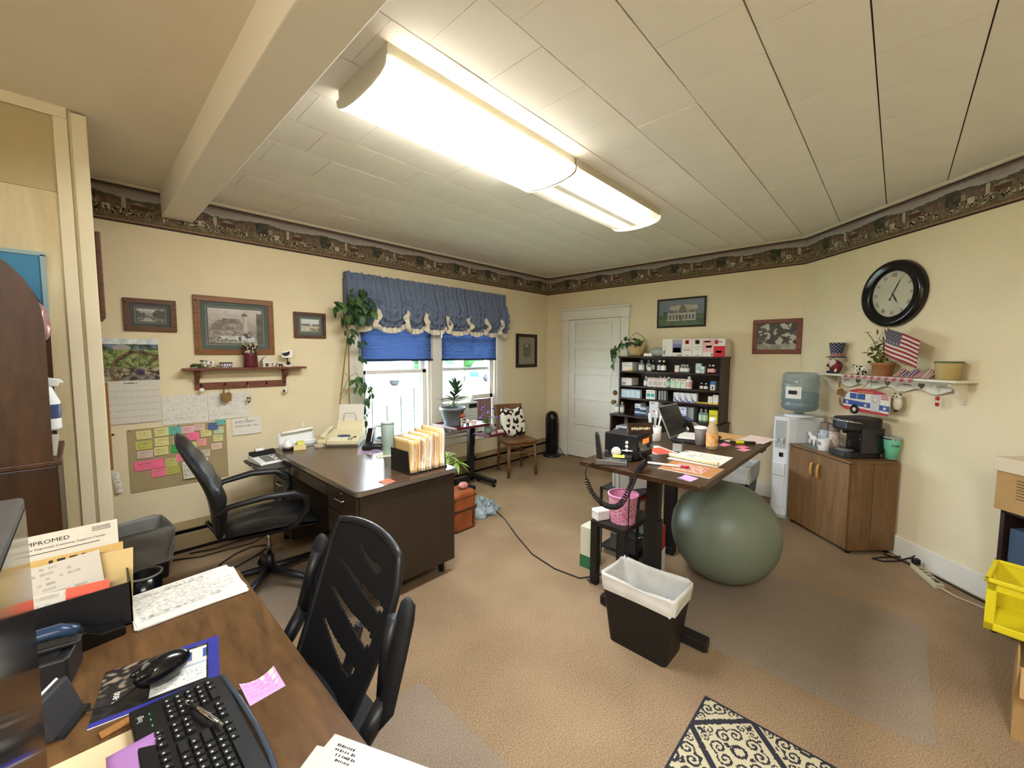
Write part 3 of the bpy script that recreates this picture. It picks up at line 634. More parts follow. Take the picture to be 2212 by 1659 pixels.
def v_pt(u, v):
    x = VX0+(VX1-VX0)*u; g = .010*math.sin(x*95+.8*wob(x*5, v*2))+.006*math.sin(x*151+1)+.010*wob(x*30, v*3)
    if v > .90: z = 2.255+(v-.90)*.70+(.012*wob(x*22, 2)+.006*wob(x*60, 5))*(v-.9)*10; y = g*1.5
    elif v > .78: z = 2.21+(v-.78)/.12*.045; y = -.012+g*.7
    else:
        q = v/.78; zb = v_bottom(x)+.055; pn = v_pin(x); z = zb+(2.21-zb)*q
        bul = math.sin(PI*min(1, q*1.05))**.8
        y = -.02-.055*bul*(1-.85*pn)+g*(.7+.9*(1-q))+.035*wob(x*11, q*7, 2)*(1-q)
        z += .012*wob(x*8, q*5, 7)*(1-abs(2*q-1))
        ps = [VX0-.05]+PIN+[VX1+.06]; a_ = max(p for p in ps if p <= x); b_ = min(p for p in ps if p > x); t_ = (2*x-a_-b_)/(b_-a_)
        y += (.016*math.sin(30*(q+.20*(1-t_*t_))+3*wob(a_*7, 1))+.008*math.sin(53*(q+.16*(1-t_*t_))))*(1-q)**.8*(1 if q < .9 else 0)
        dx = x-min(PIN, key=lambda p: abs(p-x)); y += .026*math.sin(q*24+abs(dx)*55)*math.exp(-(dx/.11)**2)*(q < .75)*(1-q)
    e = min(u, 1-u)*(VX1-VX0)
    return (x, y+.055*max(0, 1-e/.03)**2, z)
MB().grid(260, 46, v_pt).o('cloth', 'valance_blue', va, thick=.003)
def v_trim(u, v):
    x = VX0+(VX1-VX0)*u; zb = v_bottom(x); pn = v_pin(x)
    return (x, -.022-.012*(1-v)*(1-pn)+.007*math.sin(x*110)+.004*math.sin(x*63), zb+.062*v-.004)
MB().grid(260, 4, v_trim).o('trim_band', 'ivory_cloth', va, thick=.003)
for i, p in enumerate(PIN):
    k = random.Random(i); pts = []
    for j in range(9):
        q = j/8; pts.append((p+.022*math.sin(q*7+i)+(.012 if i % 2 else -.006)*q, -.078-.014*math.sin(q*9+i*2), 1.975-.20*q))
    MB().grid(6, 8, lambda u, v: (pts[8-round(v*8)][0]+(u-.5)*(.05+.03*(1-v)+.02*math.sin(v*11+i)), pts[8-round(v*8)][1]-.018*math.cos((u-.5)*5)*math.sin(v*8+1), pts[8-round(v*8)][2]+.016*math.sin(u*5+i))).o('jabot_fold', 'ivory_cloth', va, thick=.003)
for s_ in (VX0, VX1): MB().grid(3, 14, lambda u, v: (s_, .078*u-.0, 1.82+.44*v)).o('return_end', 'valance_blue', va, thick=.003)

# ------------------------------------------------------------------ plants
mat('leaf_dark', '#2f4d28', .45, var=(12, .2)); mat('leaf_mid', '#4a6a35', .45, var=(12, .2)); mat('leaf_lime', '#8db24a', .45, var=(12, .15)); mat('leaf_blue', '#39513f', .5, var=(12, .2)); mat('stem_tan', '#8a7446', .7, var=(20, .15)); mat('stem_green', '#5d7440', .6); mat('soil', '#2b2119', .95, var=(40, .3))
def leaf_mesh(L, W, fold=.2, droop=.25, n=6, m='leaf_mid'):
    q = MB(); vs = []; fs = []
    for i in range(n+1):
        s = i/n; w = W*.5*math.sin(PI*min(1, s*.93+.04))**.85; z = -droop*L*s*s
        vs += [(L*s, -w, z+fold*w), (L*s, 0, z), (L*s, w, z+fold*w)]
    for i in range(n): a = 3*i; fs += [(a, a+3, a+4, a+1), (a+1, a+4, a+5, a+2)]
    q.add(vs, fs, True); me = q.mesh('leaf'); me.materials.append(M[m]); return me
def put_leaf(me, p, yaw, pitch, roll, parent, s=1):
    o = obj('leaf', me, None, parent, p, (roll, pitch, yaw)); o.scale = (s, s, s); return o
# climbing plant at the left of the window
cp = thing('climbing_plant', 'tall trailing ivy-like plant on two stakes at the left edge of the window', 'plant', (0, 0, 0))
MB().lathe([(.11, .0), (.14, .02), (.16, .34), (.165, .36), (.15, .36), (.145, .33), (0, .32)], 20, (1.80, 3.72-.0, .0)).o('planter', 'planter_brown', cp) if mat('planter_brown', '#5b4130', .6) else 0
bpy.data.objects['planter'].location = (.13, -.02, 0)
MB().tube([(1.93, 3.74, .32), (1.80, 3.80, .6), (1.69, 3.86, 1.04), (1.74, 3.86, 1.4), (1.785, 3.86, 1.70), (1.79, 3.87, 2.0)], .0075, 6).o('stake', 'stem_tan', cp)
MB().tube([(1.95, 3.74, .32), (1.84, 3.82, .7), (1.785, 3.86, 1.04), (1.79, 3.86, 1.5), (1.79, 3.86, 1.72), (1.80, 3.87, 2.05)], .007, 6).o('stake', 'stem_tan', cp)
MB().tube([(1.80, 3.86, 1.98), (1.86, 3.84, 1.9), (1.89, 3.85, 1.7), (1.90, 3.86, 1.55), (1.90, 3.86, 1.48)], .003, 5).o('vine', 'stem_green', cp)
MB().tube([(1.70, 3.87, 1.1), (1.78, 3.85, 1.3), (1.85, 3.84, 1.34), (1.92, 3.84, 1.24), (1.93, 3.84, 1.0), (1.92, 3.84, .78)], .003, 5).o('vine', 'stem_green', cp)
for a, b in (((1.70, 3.86, 1.08), (1.79, 3.86, 1.2)), ((1.72, 3.86, 1.2), (1.79, 3.86, 1.12)), ((1.74, 3.86, 1.35), (1.80, 3.85, 1.28))): MB().cyl(a, b, .002, n=5).o('tie', 'stem_tan', cp)
lm = [leaf_mesh(.085, .05, .15, .3, m='leaf_dark'), leaf_mesh(.075, .042, .2, .4, m='leaf_mid'), leaf_mesh(.06, .036, .2, .3, m='leaf_dark')]
rr = random.Random(11)
def spray(n, cx, cz, rx, rz_, sc=1, y=3.855, dy=.05, par=None, ms=None):
    for k in range(n):
        a = rr.uniform(0, 2*PI); q = math.sqrt(rr.random())
        put_leaf(rr.choice(ms or lm), (cx+rx*q*math.cos(a), y+rr.uniform(-dy, dy*.4), cz+rz_*q*math.sin(a)), rr.uniform(-2.9, -.2), R(rr.uniform(15, 80)), R(rr.uniform(-35, 35)), par or cp, sc*rr.uniform(.75, 1.25))
spray(62, 1.88, 2.0, .13, .17, 1.25, y=3.82, dy=.045); spray(14, 1.72, 1.95, .08, .13, 1.1); spray(12, 1.79, 1.72, .035, .09, .95)
spray(12, 1.895, 1.58, .025, .12, .9); spray(16, 1.90, 1.26, .075, .075, 1.05); spray(14, 1.95, 1.14, .05, .09, 1.0); spray(18, 1.925, .92, .035, .16, .95)

# window air conditioner in the right window
mat('ac_grey', '#b9bbb6', .5); mat('accordion', '#8c6a6a', .7)
ac = thing('air_conditioner', 'grey window air conditioner filling the bottom of the right window', 'air conditioner', (3.29, YW+.01, ZS+.031))
MB().box(-.225, .225, -.10, .40, 0, .355).o('case', 'ac_grey', ac, bev=.012)
for k in range(9): MB().box(-.2, .2, -.106, -.1, .05+k*.028, .062+k*.028).o('louvre', 'white_plastic', ac)
MB().box(.07, .2, -.108, -.1, .28, .335).o('control_strip', 'black_plastic', ac)
for a, b in ((-.275, -.226), (.226, .605)): MB().grid(14, 1, lambda u, v: (a+(b-a)*u, .05+.008*(round(u*14) % 2), .365*v), smooth=False).o('side_curtain', 'accordion', ac, thick=.004)
q = thing('propagation_jar', 'little white jar with a sprouting cutting on the sash above the air conditioner', 'jar', (3.46, YW-.03, ZS+.031+.355))
MB().lathe([(.02, 0), (.03, .008), (.03, .06), (.018, .08), (.018, .092)], 14).o('jar', 'white_plastic', q)
MB().tube([(0, 0, .08), (.008, 0, .14), (.0, 0, .17)], .0025, 5).o('stem', 'stem_green', q)
for k in range(4): put_leaf(lm[2], (0, 0, .15+.006*k), R(90*k+20), R(-25), 0, q, .7)

# ------------------------------------------------------------------ split-top rolling table
mat('table_maroon', '#5a1f2c', .3, var=(5, .15), coat=.2)
rt = thing('overbed_table', 'rolling split-top table with maroon tops and a black post by the window', 'table', (3.13, 3.60, 0))
def tray(nm, x0, x1, y0, y1, z):
    q = MB().box(x0, x1, y0, y1, z-.016, z).o(nm, 'table_maroon', rt, bev=.003)
    MB().box(x0, x1, y0, y0+.012, z, z+.012).box(x0, x1, y1-.012, y1, z, z+.012).box(x0, x0+.012, y0, y1, z, z+.012).o('rim', 'table_maroon', q, bev=.002)
tray('main_top', -.50, -.04, -.35, .08, .755); tray('side_top', -.06, .20, -.38, -.12, .625)
MB().box(-.055, .015, -.03, .03, .05, .70).o('post', 'black_plastic', rt, bev=.006)
MB().box(-.03, .03, -.02, .02, .45, .745).o('inner_post', 'dark_metal', rt); MB().box(-.20, .1, -.12, .06, .722, .738).o('top_bracket', 'black_plastic', rt); MB().box(-.03, .10, -.26, .02, .592, .608).o('side_bracket', 'black_plastic', rt)
MB().box(-.28, .12, -.03, .03, .045, .09).box(.04, .10, -.32, .02, .045, .09).box(-.28, -.22, -.32, .02, .045, .09).o('base', 'black_plastic', rt, bev=.008)
for x, y in ((.07, -.30), (-.25, -.30), (.1, 0), (-.25, 0)): MB().at(x, y, .024, ry=PI/2).lathe([(.0, -.011), (.022, -.011), (.024, 0), (.022, .011), (0, .011)], 14).o('castor', 'black_gloss', rt)
for z in (.58, .30): MB().at(.03, 0, z, ry=PI/2).lathe([(.012, -.02), (.024, 0), (.024, .018), (0, .02)], 10).o('clamp_knob', 'black_plastic', rt)
ZT = .7555
pot = thing('potted_plant', 'upright dracaena-like plant in a grey plastic pot on the rolling table', 'plant', (2.75, 3.48, ZT))
MB().lathe([(.085, 0), (.088, .01), (.128, .17), (.142, .172), (.142, .198), (.134, .198), (.122, .16), (0, .155)], 24).o('pot', 'pot_grey', pot) if mat('pot_grey', '#6d7076', .45) else 0
MB().lathe([(0, .15), (.12, .158)], 16, cap=False).o('soil', 'soil', pot)
MB().tube([(0, 0, .15), (.015, 0, .25), (.035, 0, .33), (.05, 0, .38)], [.008, .007, .006, .005], 6).o('stem', 'stem_green', pot)
dl = [leaf_mesh(.19, .042, .3, .12, m='leaf_blue'), leaf_mesh(.15, .04, .3, .2, m='leaf_mid')]
for k in range(34):
    s = k/34; put_leaf(dl[k % 3 == 2], (.02+.035*s, 0, .24+.17*s), R(137.5*k), R(-18-44*s), rr.uniform(-.3, .3), pot, rr.uniform(.75, 1.05))
for k in range(3): put_leaf(dl[1], (.0, 0, .18), R(40+120*k), R(-55), 0, pot, .8)
cow('cow_figurine', 'seated black and white cow figurine with red flower hat on the rolling table', (2.80, 3.335, ZT), .11, R(100))
_cw = [o for o in bpy.data.objects if o.get('label', '').startswith('seated black')][0]
MB().ball((.03, 0, .11), .03, .035, .02).ball((.06, .02, .105), .02, .02, .015).o('flower_hat', 'hat_orange', _cw) if mat('hat_orange', '#b5542c', .6) else 0
tr = MB().box(-.09, .09, -.045, .045, 0, .006).o('saucer', 'white_plastic', None, (2.955, 3.33, ZT), (0, 0, R(-25)), bev=.002); tag(tr, 'white rectangular saucer on the rolling table', 'saucer')
def gingham(u, v): return mixc(H('#e9ddd2'), H('#b5332f'), .5*((u*12 % 1) < .5)+.5*((v*3 % 1) < .5))
q = MB().grid(48, 9, lambda u, v: ((.026+.004*v)*math.cos(2*PI*u), (.026+.004*v)*math.sin(2*PI*u), .04*v), wrap=True, col=gingham).grid(20, 1, lambda u, v: (.03*v*math.cos(2*PI*u), .03*v*math.sin(2*PI*u), .038), col=lambda u, v: H('#e3d8c4')).o('candle_cup', 'print', None, (2.94, 3.35, ZT+.0062)); tag(q, 'small red gingham candle cup on the white saucer', 'candle')
vs = thing('flower_vase', 'grey-green vase of purple flowers on the lower top of the rolling table', 'vase', (3.13, 3.33, .6255))
MB().lathe([(.035, 0), (.06, .025), (.062, .06), (.035, .10), (.03, .115), (.035, .12)], 18).o('vase', 'vase_green', vs) if mat('vase_green', '#6f7d70', .35) else 0
mat('petal_purple', '#6a55a8', .6)
for k in range(9):
    a = R(40*k); r = .05+.03*(k % 3); h = .19+.035*(k % 4)
    MB().tube([(0, 0, .10), (r*.5*math.cos(a), r*.5*math.sin(a), h*.8), (r*math.cos(a), r*math.sin(a), h)], .002, 5).o('stem', 'stem_green', vs)
    q = MB()
    for j in range(5): q.ball((r*math.cos(a)+.012*math.cos(j*1.26), r*math.sin(a)+.012*math.sin(j*1.26), h+.004*(j % 2)), .010, .010, .006, 7, 5)
    q.o('blossom', 'petal_purple', vs)
gl = leaf_mesh(.13, .014, .3, .2, m='leaf_mid')
for k in range(10): put_leaf(gl, (0, 0, .11), R(36*k+9), R(-50), 0, vs, .9)
q = MB().lathe([(.024, 0), (.03, .012), (.03, .03), (.0, .032)], 14).o('candle_cup', 'shell_pink', None, (3.28, 3.28, .6255)) if mat('shell_pink', '#cfa79a', .5) else 0
tag(q, 'small pinkish tealight cup on the lower top of the rolling table', 'candle')
# books on a low ledge under the right window and the lush plant standing there
for k, (z, h, c) in enumerate(((.0, .035, '#7b5a43'), (.036, .05, '#b3a68f'), (.087, .045, '#a39783'))):
    q = MB().box(-.2, .2, -.13, .13, 0, h).o('storage_box', mat('stack%d' % k, c, .7), None, (2.66+.01*k, 3.74, .27+z), (0, 0, R(3*k-3)), bev=.004); tag(q, ('flat brown box at the bottom of the stack under the right window', 'grey-beige box in the middle of the stack under the right window', 'beige box on top of the stack under the right window')[k], 'box')
st = thing('low_stand', 'small low stand under the right window holding flat boxes', 'stand', (2.66, 3.74, 0))
MB().box(-.22, .22, -.14, .14, .25, .27).o('top', 'walnut_frame', st, bev=.003)
for x in (-.2, .2):
    for y in (-.12, .12): MB().box(x-.015, x+.015, y-.015, y+.015, 0, .25).o('leg', 'walnut_frame', st)
fp = thing('floor_plant', 'dark leafy floor plant behind the file sorter desk', 'plant', (2.27, 3.42, 0))
MB().lathe([(.12, 0), (.16, .26), (.17, .28), (.15, .28), (0, .26)], 20).o('pot', 'planter_brown', fp)
for k in range(7):
    a = R(51*k); MB().tube([(0, 0, .25), (.06*math.cos(a), .06*math.sin(a), .5), (.13*math.cos(a), .13*math.sin(a), .66+.02*k)], .005, 5).o('stem', 'stem_green', fp)
bl = leaf_mesh(.15, .07, .2, .35, m='leaf_dark')
for k in range(36):
    a = R(137.5*k); h = .42+.36*k/36; r = .05+.10*abs(math.sin(k)); put_leaf(bl, (r*math.cos(a), r*math.sin(a), h), a, R(10+20*math.sin(k*2)), 0, fp, rr.uniform(.7, 1.05))
lp = thing('spider_plant', 'small bright lime-green plant poking out behind the metal desk', 'plant', (2.36, 3.04, 0))
MB().lathe([(.09, 0), (.11, .16), (.12, .17), (0, .165)], 18).o('pot', 'planter_brown', lp)
ll = leaf_mesh(.13, .03, .3, .5, m='leaf_lime')
MB().tube([(0, 0, .16), (.02, -.02, .35), (.06, -.04, .50)], .006, 6).tube([(0, 0, .16), (0, 0, .35), (-.0, .02, .56)], .006, 6).o('stem', 'stem_green', lp)
for k in range(22):
    c = (.06, -.04, .49) if k % 2 else (.0, .02, .55); put_leaf(ll, c, R(70*k+10*(k % 5)), R(-30+14*(k % 6)), 0, lp, rr.uniform(.8, 1.1))

# ------------------------------------------------------------------ suitcase, bag, chair, heater, cable
mat('leather_tan', '#8c4a24', .5, var=(9, .3), bump=(60, .15)); mat('leather_strap', '#4a2a18', .6); mat('bag_blue', '#8f9ca0', .45, var=(14, .2)); mat('cable_black', '#191715', .6)
sc = thing('suitcase', 'orange-brown leather suitcase standing behind the metal desk', 'suitcase', (2.23, 2.70, 0))
MB().box(-.13, .12, -.06, .16, 0, .345).o('body', 'leather_tan', sc, bev=.035, seg=4)
MB().box(-.132, .122, -.062, .162, .175, .20).o('strap', 'leather_strap', sc, bev=.003); MB().box(-.131, .121, -.061, .161, .29, .30).o('strap', 'leather_strap', sc, bev=.003)
MB().box(.065, .085, -.066, -.06, .04, .17).o('handle_strap', 'leather_strap', sc)
q = MB().ball((0, 0, .03), .05, .035, .03).o('cloth_ball', 'hat_red', None, (2.26, 2.72, .3465)) if mat('hat_red', '#b8443c', .7, var=(30, .7, '#dcd3c8')) else 0
tag(q, 'red and white rolled cloth on top of the leather suitcase', 'cloth')
def crumple(name, cx, cy, rx, ry, h, mt, seed, label, cat):
    q = MB(); q.grid(40, 22, lambda u, v: ((rx*(1-v)**.8*(1+.45*wob(math.cos(2*PI*u)*2.2, math.sin(2*PI*u)*2.2, seed)))*math.cos(2*PI*u)+.04*wob(u*9, v*9, seed), (ry*(1-v)**.8*(1+.45*wob(math.cos(2*PI*u)*2.2+5, math.sin(2*PI*u)*2.2, seed)))*math.sin(2*PI*u)+.04*wob(u*8+4, v*7, seed), max(.002, h*v**.6*(1+.5*wob(u*14, v*6, seed)))*(1 if v > .02 else .05)), wrap=True)
    return tag(q.o(name, mt, None, (cx, cy, 0), thick=.001), label, cat)
crumple('plastic_bag', 2.60, 2.86, .19, .14, .13, 'bag_blue', 3.3, 'crumpled blue-grey plastic bag on the carpet beside the leather suitcase', 'bag')
q = MB().tube([(2.72, 2.79, .006), (2.62, 2.55, .006), (2.45, 2.25, .006), (2.30, 1.95, .006), (2.25, 1.7, .006), (2.27, 1.5, .006), (2.38, 1.43, .006), (2.5, 1.40, .006)], .0045, 6).o('power_cable', 'cable_black'); tag(q, 'thin black cable running across the carpet to the standing desk', 'cable')

wood('chair_wood', '#7d5733', '#4d3119', .4, axis=2, scale=1.6, coat=.15)
ch = thing('wooden_chair', 'old brown wooden chair with curved seat in the corner by the window', 'chair', (3.815, 3.52, 0), R(-22.6))
MB().grid(14, 12, lambda u, v: ((u-.5)*(.43-.05*v), -.21+.42*v, .435+.006*math.cos((u-.5)*6)**2-.012*math.sin(PI*u)*math.sin(PI*v))).o('seat', 'chair_wood', ch, thick=.028, bev=.004)
for x, y, x2, y2 in ((-.175, -.17, -.19, -.19), (.175, -.17, .19, -.19)): MB().cyl((x, y, .42), (x2, y2, 0), .022, .017, 10).o('leg', 'chair_wood', ch)
for s_ in (-1, 1): MB().tube([(s_*.17, .2, 0), (s_*.165, .185, .43), (s_*.17, .22, .62), (s_*.18, .27, .86)], [.016, .02, .018, .016], 8).o('rear_leg', 'chair_wood', ch)
MB().grid(10, 4, lambda u, v: ((u-.5)*.40, .255+.03*math.sin(PI*u)+.02*v, .72+.14*v)).o('crest_rail', 'chair_wood', ch, thick=.022, bev=.004)
for x in (-.1, -.035, .035, .1): MB().cyl((x, .19, .44), (x*1.1, .27, .74), .008, n=8).o('spindle', 'chair_wood', ch)
for a, b in (((-.185, -.18, .2), (-.168, .19, .2)), ((.185, -.18, .2), (.168, .19, .2)), ((-.18, -.178, .30), (.18, -.178, .30)), ((-.165, .19, .26), (.165, .19, .26))): MB().cyl(a, b, .010, n=8).o('stretcher', 'chair_wood', ch)
MB().box(-.17, .17, -.185, -.165, .385, .43).box(-.16, .16, .17, .19, .385, .43).box(-.18, -.16, -.18, .18, .385, .43).box(.16, .18, -.18, .18, .385, .43).o('apron', 'chair_wood', ch)
cow_hide('cow_cloth', 19, .56, '#dcd5c4', '#1d1512', .9, 0)
pl = MB().grid(20, 20, lambda u, v: ((u-.5)*.35*(1-.10*(2*v-1)**2), -.06*(max(0, 1-(2*u-1)**4)*max(0, 1-(2*v-1)**4))**.5, (v)*.36*(1-.0*(2*u-1)**2)+.012*math.sin(u*9)))
pl.grid(20, 20, lambda u, v: ((u-.5)*.35*(1-.10*(2*v-1)**2), .055*(max(0, 1-(2*u-1)**4)*max(0, 1-(2*v-1)**4))**.5, (v)*.36+.012*math.sin(u*9)))
pl = pl.o('cow_pillow', 'cow_cloth', None, (3.86, 3.60, .462), (R(-14), 0, R(-22.6))); tag(pl, 'square cow-spotted pillow leaning on the wooden chair', 'pillow')
tw = thing('tower_heater', 'black tower heater standing in the corner by the door', 'heater', (4.83, 3.73, 0))
MB().lathe([(.135, 0), (.135, .02), (.11, .035), (.07, .045), (.07, .06)], 24).o('base', 'black_plastic', tw)
MB().lathe([(.085, .055), (.095, .08), (.098, .5), (.097, .58), (.088, .63), (.06, .665), (.02, .68), (0, .681)], 24).o('body', 'black_gloss', tw)
for k in range(12): MB().box(-.03, .03, -.102, -.096, .10+k*.035, .118+k*.035).o('grille_slat', 'black_soft', tw).parent = tw
MB().at(-.05, -.05, .58, rz=R(-45)).box(-.02, .02, -.03, -.024, 0, .03).o('badge', 'chrome', tw)
q = MB().tube([(4.93, 3.66, .12), (4.97, 3.62, .03), (4.985, 3.60, .006), (5.0, 3.75, .006)], .005, 6).o('power_cable', 'cable_black'); tag(q, 'black cord of the tower heater beside the door casing', 'cable')

# ------------------------------------------------------------------ metal desk by the window
wood('desk_laminate', '#5b4636', '#3b2b20', .22, axis=0, scale=1.4, stretch=16, spec=.5)
mat('desk_metal', '#33291f', .42, var=(3, .06)); mat('desk_edge', '#9c9488', .3, metal=.8)
dk = thing('metal_desk', 'dark brown metal office desk with wood-grain top by the window', 'desk', (0, 0, 0))
X0, X1, Y0, Y1, DZ = 1.03, 1.765, 2.172, 3.705, .745
def rrect(x0, x1, y0, y1, r, n=5):
    out = []
    for cx_, cy_, a0 in ((x1-r, y1-r, 0), (x0+r, y1-r, 90), (x0+r, y0+r, 180), (x1-r, y0+r, 270)):
        for k in range(n+1): a = R(a0+90*k/n); out.append((cx_+r*math.cos(a), cy_+r*math.sin(a)))
    return out
MB().prism(rrect(X0, X1, Y0, Y1, .02), DZ-.028, DZ-.004).o('top_edge', 'desk_edge', dk)
MB().prism(rrect(X0+.004, X1-.004, Y0+.004, Y1-.004, .018), DZ-.02, DZ).o('desk_top', 'desk_laminate', dk)
MB().box(X0+.03, X1-.02, Y0+.02, Y0+.43, .095, DZ-.028).o('pedestal', 'desk_metal', dk, bev=.008)
MB().box(X0+.03, X1-.02, Y1-.43, Y1-.02, .095, DZ-.028).o('pedestal', 'desk_metal', dk, bev=.008)
MB().box(X1-.05, X1-.025, Y0+.43, Y1-.43, .25, DZ-.028).o('modesty_panel', 'desk_metal', dk)
MB().box(X0+.04, X1-.03, Y0+.018, Y0+.021, .655, .70).o('end_band', 'desk_metal', dk)
for y0 in (Y0+.03, Y1-.42):
    for z0, z1 in ((.56, .70), (.40, .55), (.11, .39)):
        q = MB().box(X0+.012, X0+.03, y0, y0+.39, z0, z1).o('drawer', 'desk_metal', dk, bev=.004)
        MB().tube([(X0+.012, y0+.14, z1-.045), (X0-.008, y0+.15, z1-.05), (X0-.008, y0+.24, z1-.05), (X0+.012, y0+.25, z1-.045)], .006, 8).o('handle', 'chrome', q)
MB().box(X0+.012, X0+.03, Y0+.44, Y1-.44, .62, .70).o('drawer', 'desk_metal', dk, bev=.004)
MB().at(X0+.011, Y0+.21, .69, ry=-PI/2).lathe([(.006, 0), (.006, .006), (0, .006)], 10).o('lock', 'chrome', dk)
MB().box(.845, X0+.03, 3.27, 3.69, .672, .69).o('pull_out_leaf', 'dark_leaf', dk, bev=.003) if mat('dark_leaf', '#2b2823', .4) else 0
MB().ball((.842, 3.45, .681), .007).o('leaf_knob', 'chrome', dk)
for x in (X0+.08, X1-.08):
    for y in (Y0+.1, Y1-.1): MB().cyl((x, y, 0), (x, y, .10), .022, n=12).o('foot', 'dark_metal', dk)
ZD = DZ+.0003
# fax machine
mat('fax_beige', '#cfc49f', .45); mat('fax_dark', '#5a5648', .5); mat('fax_blue', '#3a4668', .35)
fx = thing('fax_machine', 'beige fax machine with handset and upright paper on the metal desk', 'fax machine', (1.33, 3.50, ZD), R(-40.8))
MB().prism([(0, 0), (.275, 0), (.275, .12), (.20, .115), (.0, .05)], .075, .33, 'x').o('body', 'fax_beige', fx, bev=.006)
MB().box(.07, .335, -.004, .28, .0, .02).o('base_tray', 'fax_dark', fx, bev=.004)
MB().prism([(.19, .11), (.275, .12), (.262, .19), (.225, .175)], .10, .325, 'x').o('paper_feeder', 'fax_beige', fx, bev=.004)
cr_ = MB().prism([(.0, .022), (.255, .05), (.255, .105), (.0, .055)], .0, .072, 'x').o('cradle', 'fax_beige', fx, bev=.006)
MB().tube([(.036, .015, .07), (.036, .05, .088), (.036, .13, .105), (.036, .21, .125), (.036, .245, .125)], [.028, .026, .02, .026, .03], 12, flat=.6).o('handset', 'fax_beige', fx)
ng = math.atan2(.065, .2)
f = bpy.data.objects.new('keypad', None)
MB().at(.2, .075, .078, rx=ng).prism([(.055*math.cos(a), .016*math.sin(a)) for a in [2*PI*i/20 for i in range(20)]], -.004, .003).o('display_window', 'fax_blue', fx)
bpy.data.objects.remove(f)
for r_ in range(3):
    for c_ in range(8): MB().at(.11+.022*c_+(.01 if c_ > 3 else 0), .015+.017*r_, .0535+.0055*r_, rx=ng).box(-.007, .007, -.005, .005, 0, .004).o('key', 'fax_dark' if c_ > 5 else 'white_plastic', fx, bev=.001)
MB().at(.295, .055, .069, rx=ng).lathe([(.013, 0), (.012, .005), (0, .005)], 14).o('dial_button', 'fax_dark', fx)
sheet('loaded_paper', .215, .165, 4, 4, lambda u, v: H('#cfcabd'), fx, (.105, .245, .165), (R(-14), 0, 0), th=.002)
MB().tube([(.15, .238, .185), (.155, .235, .24), (.165, .234, .25), (.245, .234, .25), (.255, .235, .24), (.26, .238, .185)], .002, 5).o('paper_support', 'fax_dark', fx)
q = MB()
for k in range(46): pass
pts = [(1.37+.012*math.cos(k*.9)-.0*k, 3.44+.008*k*.15, .76+.012*math.sin(k*.9)) for k in range(1)]
crd = [(-.0+.05*(k/70)+.012*math.cos(k*1.1), -.03+.0*k+.004*math.sin(k*.2), .016+.011*math.sin(k*1.1)) for k in range(70)]
MB().tube(crd, .003, 5).o('handset_cord', 'fax_beige', fx)
# items along the back left of the desk
mt = thing('letter_tray', 'white plastic letter rack with rolled paper at the back of the metal desk', 'letter tray', (1.09, 3.655, ZD), R(0))
MB().grid(10, 5, lambda u, v: (u*.28, .02*v, .135*v*(1-.12*(u*2-1)**4))).o('back_panel', 'white_plastic', mt, thick=.004)
MB().box(0, .28, -.03, .02, 0, .006).grid(8, 3, lambda u, v: (.28*u, -.03, .004+.05*v)).o('pocket', 'white_plastic', mt, thick=.003)
MB().cyl((.02, -.004, .125), (.27, -.004, .14), .012, n=10).o('paper_roll', 'paper', mt)
q = MB().tube([(0, 0, 0), (.02, .004, .06)], .004, 6).o('pen', 'white_plastic', None, (1.27, 3.665, ZD+.13)); tag(q, 'white pen sticking up from the letter rack on the metal desk', 'pen')
jr = thing('dispenser_jar', 'small round white dispenser with a black foot at the desk corner', 'jar', (1.125, 3.56, ZD))
MB().lathe([(.036, 0), (.038, .018), (.034, .02)], 18).o('foot', 'black_plastic', jr); MB().lathe([(.033, .02), (.038, .035), (.034, .055), (.02, .07), (.016, .082), (0, .084)], 18).o('cap', 'white_plastic', jr)
for i, (x, y, w_, h_, th, c, lab) in enumerate(((1.15, 3.50, .09, .075, .03, '#d9c98c', 'thick pale yellow sticky pad at the back of the metal desk'), (1.20, 3.56, .05, .05, .055, '#c9d05c', 'little lime sticky cube at the back of the metal desk'))):
    q = MB().box(0, w_, 0, h_, 0, th).o('note_pad', mat('pad%d' % i, c, .8), None, (x, y, ZD), (0, 0, R(-12)), bev=.001); tag(q, lab, 'note pad')
cl = thing('desk_calculator', 'white printing calculator with black display on the pull-out leaf', 'calculator', (.885, 3.395, .6905), R(8))
MB().prism([(0, 0), (.22, 0), (.22, .05), (.16, .045), (0, .018)], 0, .19, 'x').o('body', 'white_plastic', cl, bev=.006)
MB().prism([(.14, .044), (.19, .075), (.215, .075), (.215, .045)], .005, .185, 'x').o('display_hood', 'black_plastic', cl, bev=.003)
for r_ in range(5):
    for c_ in range(7): MB().at(.018+.0245*c_+(.005 if c_ > 3 else 0), .014+.024*r_, .0205+.004*r_, rx=.16).box(0, .018, 0, .016, 0, .006).o('key', ('key_grey', 'white_plastic', 'fax_dark')[(c_ in (0, 6))+(c_ == 4 and r_ % 2)*1], cl) if 'key_grey' in M or mat('key_grey', '#77746e', .5) else 0
MB().cyl((.05, .21, .075), (.11, .21, .075), .018, n=14).o('paper_roll', 'paper', cl)
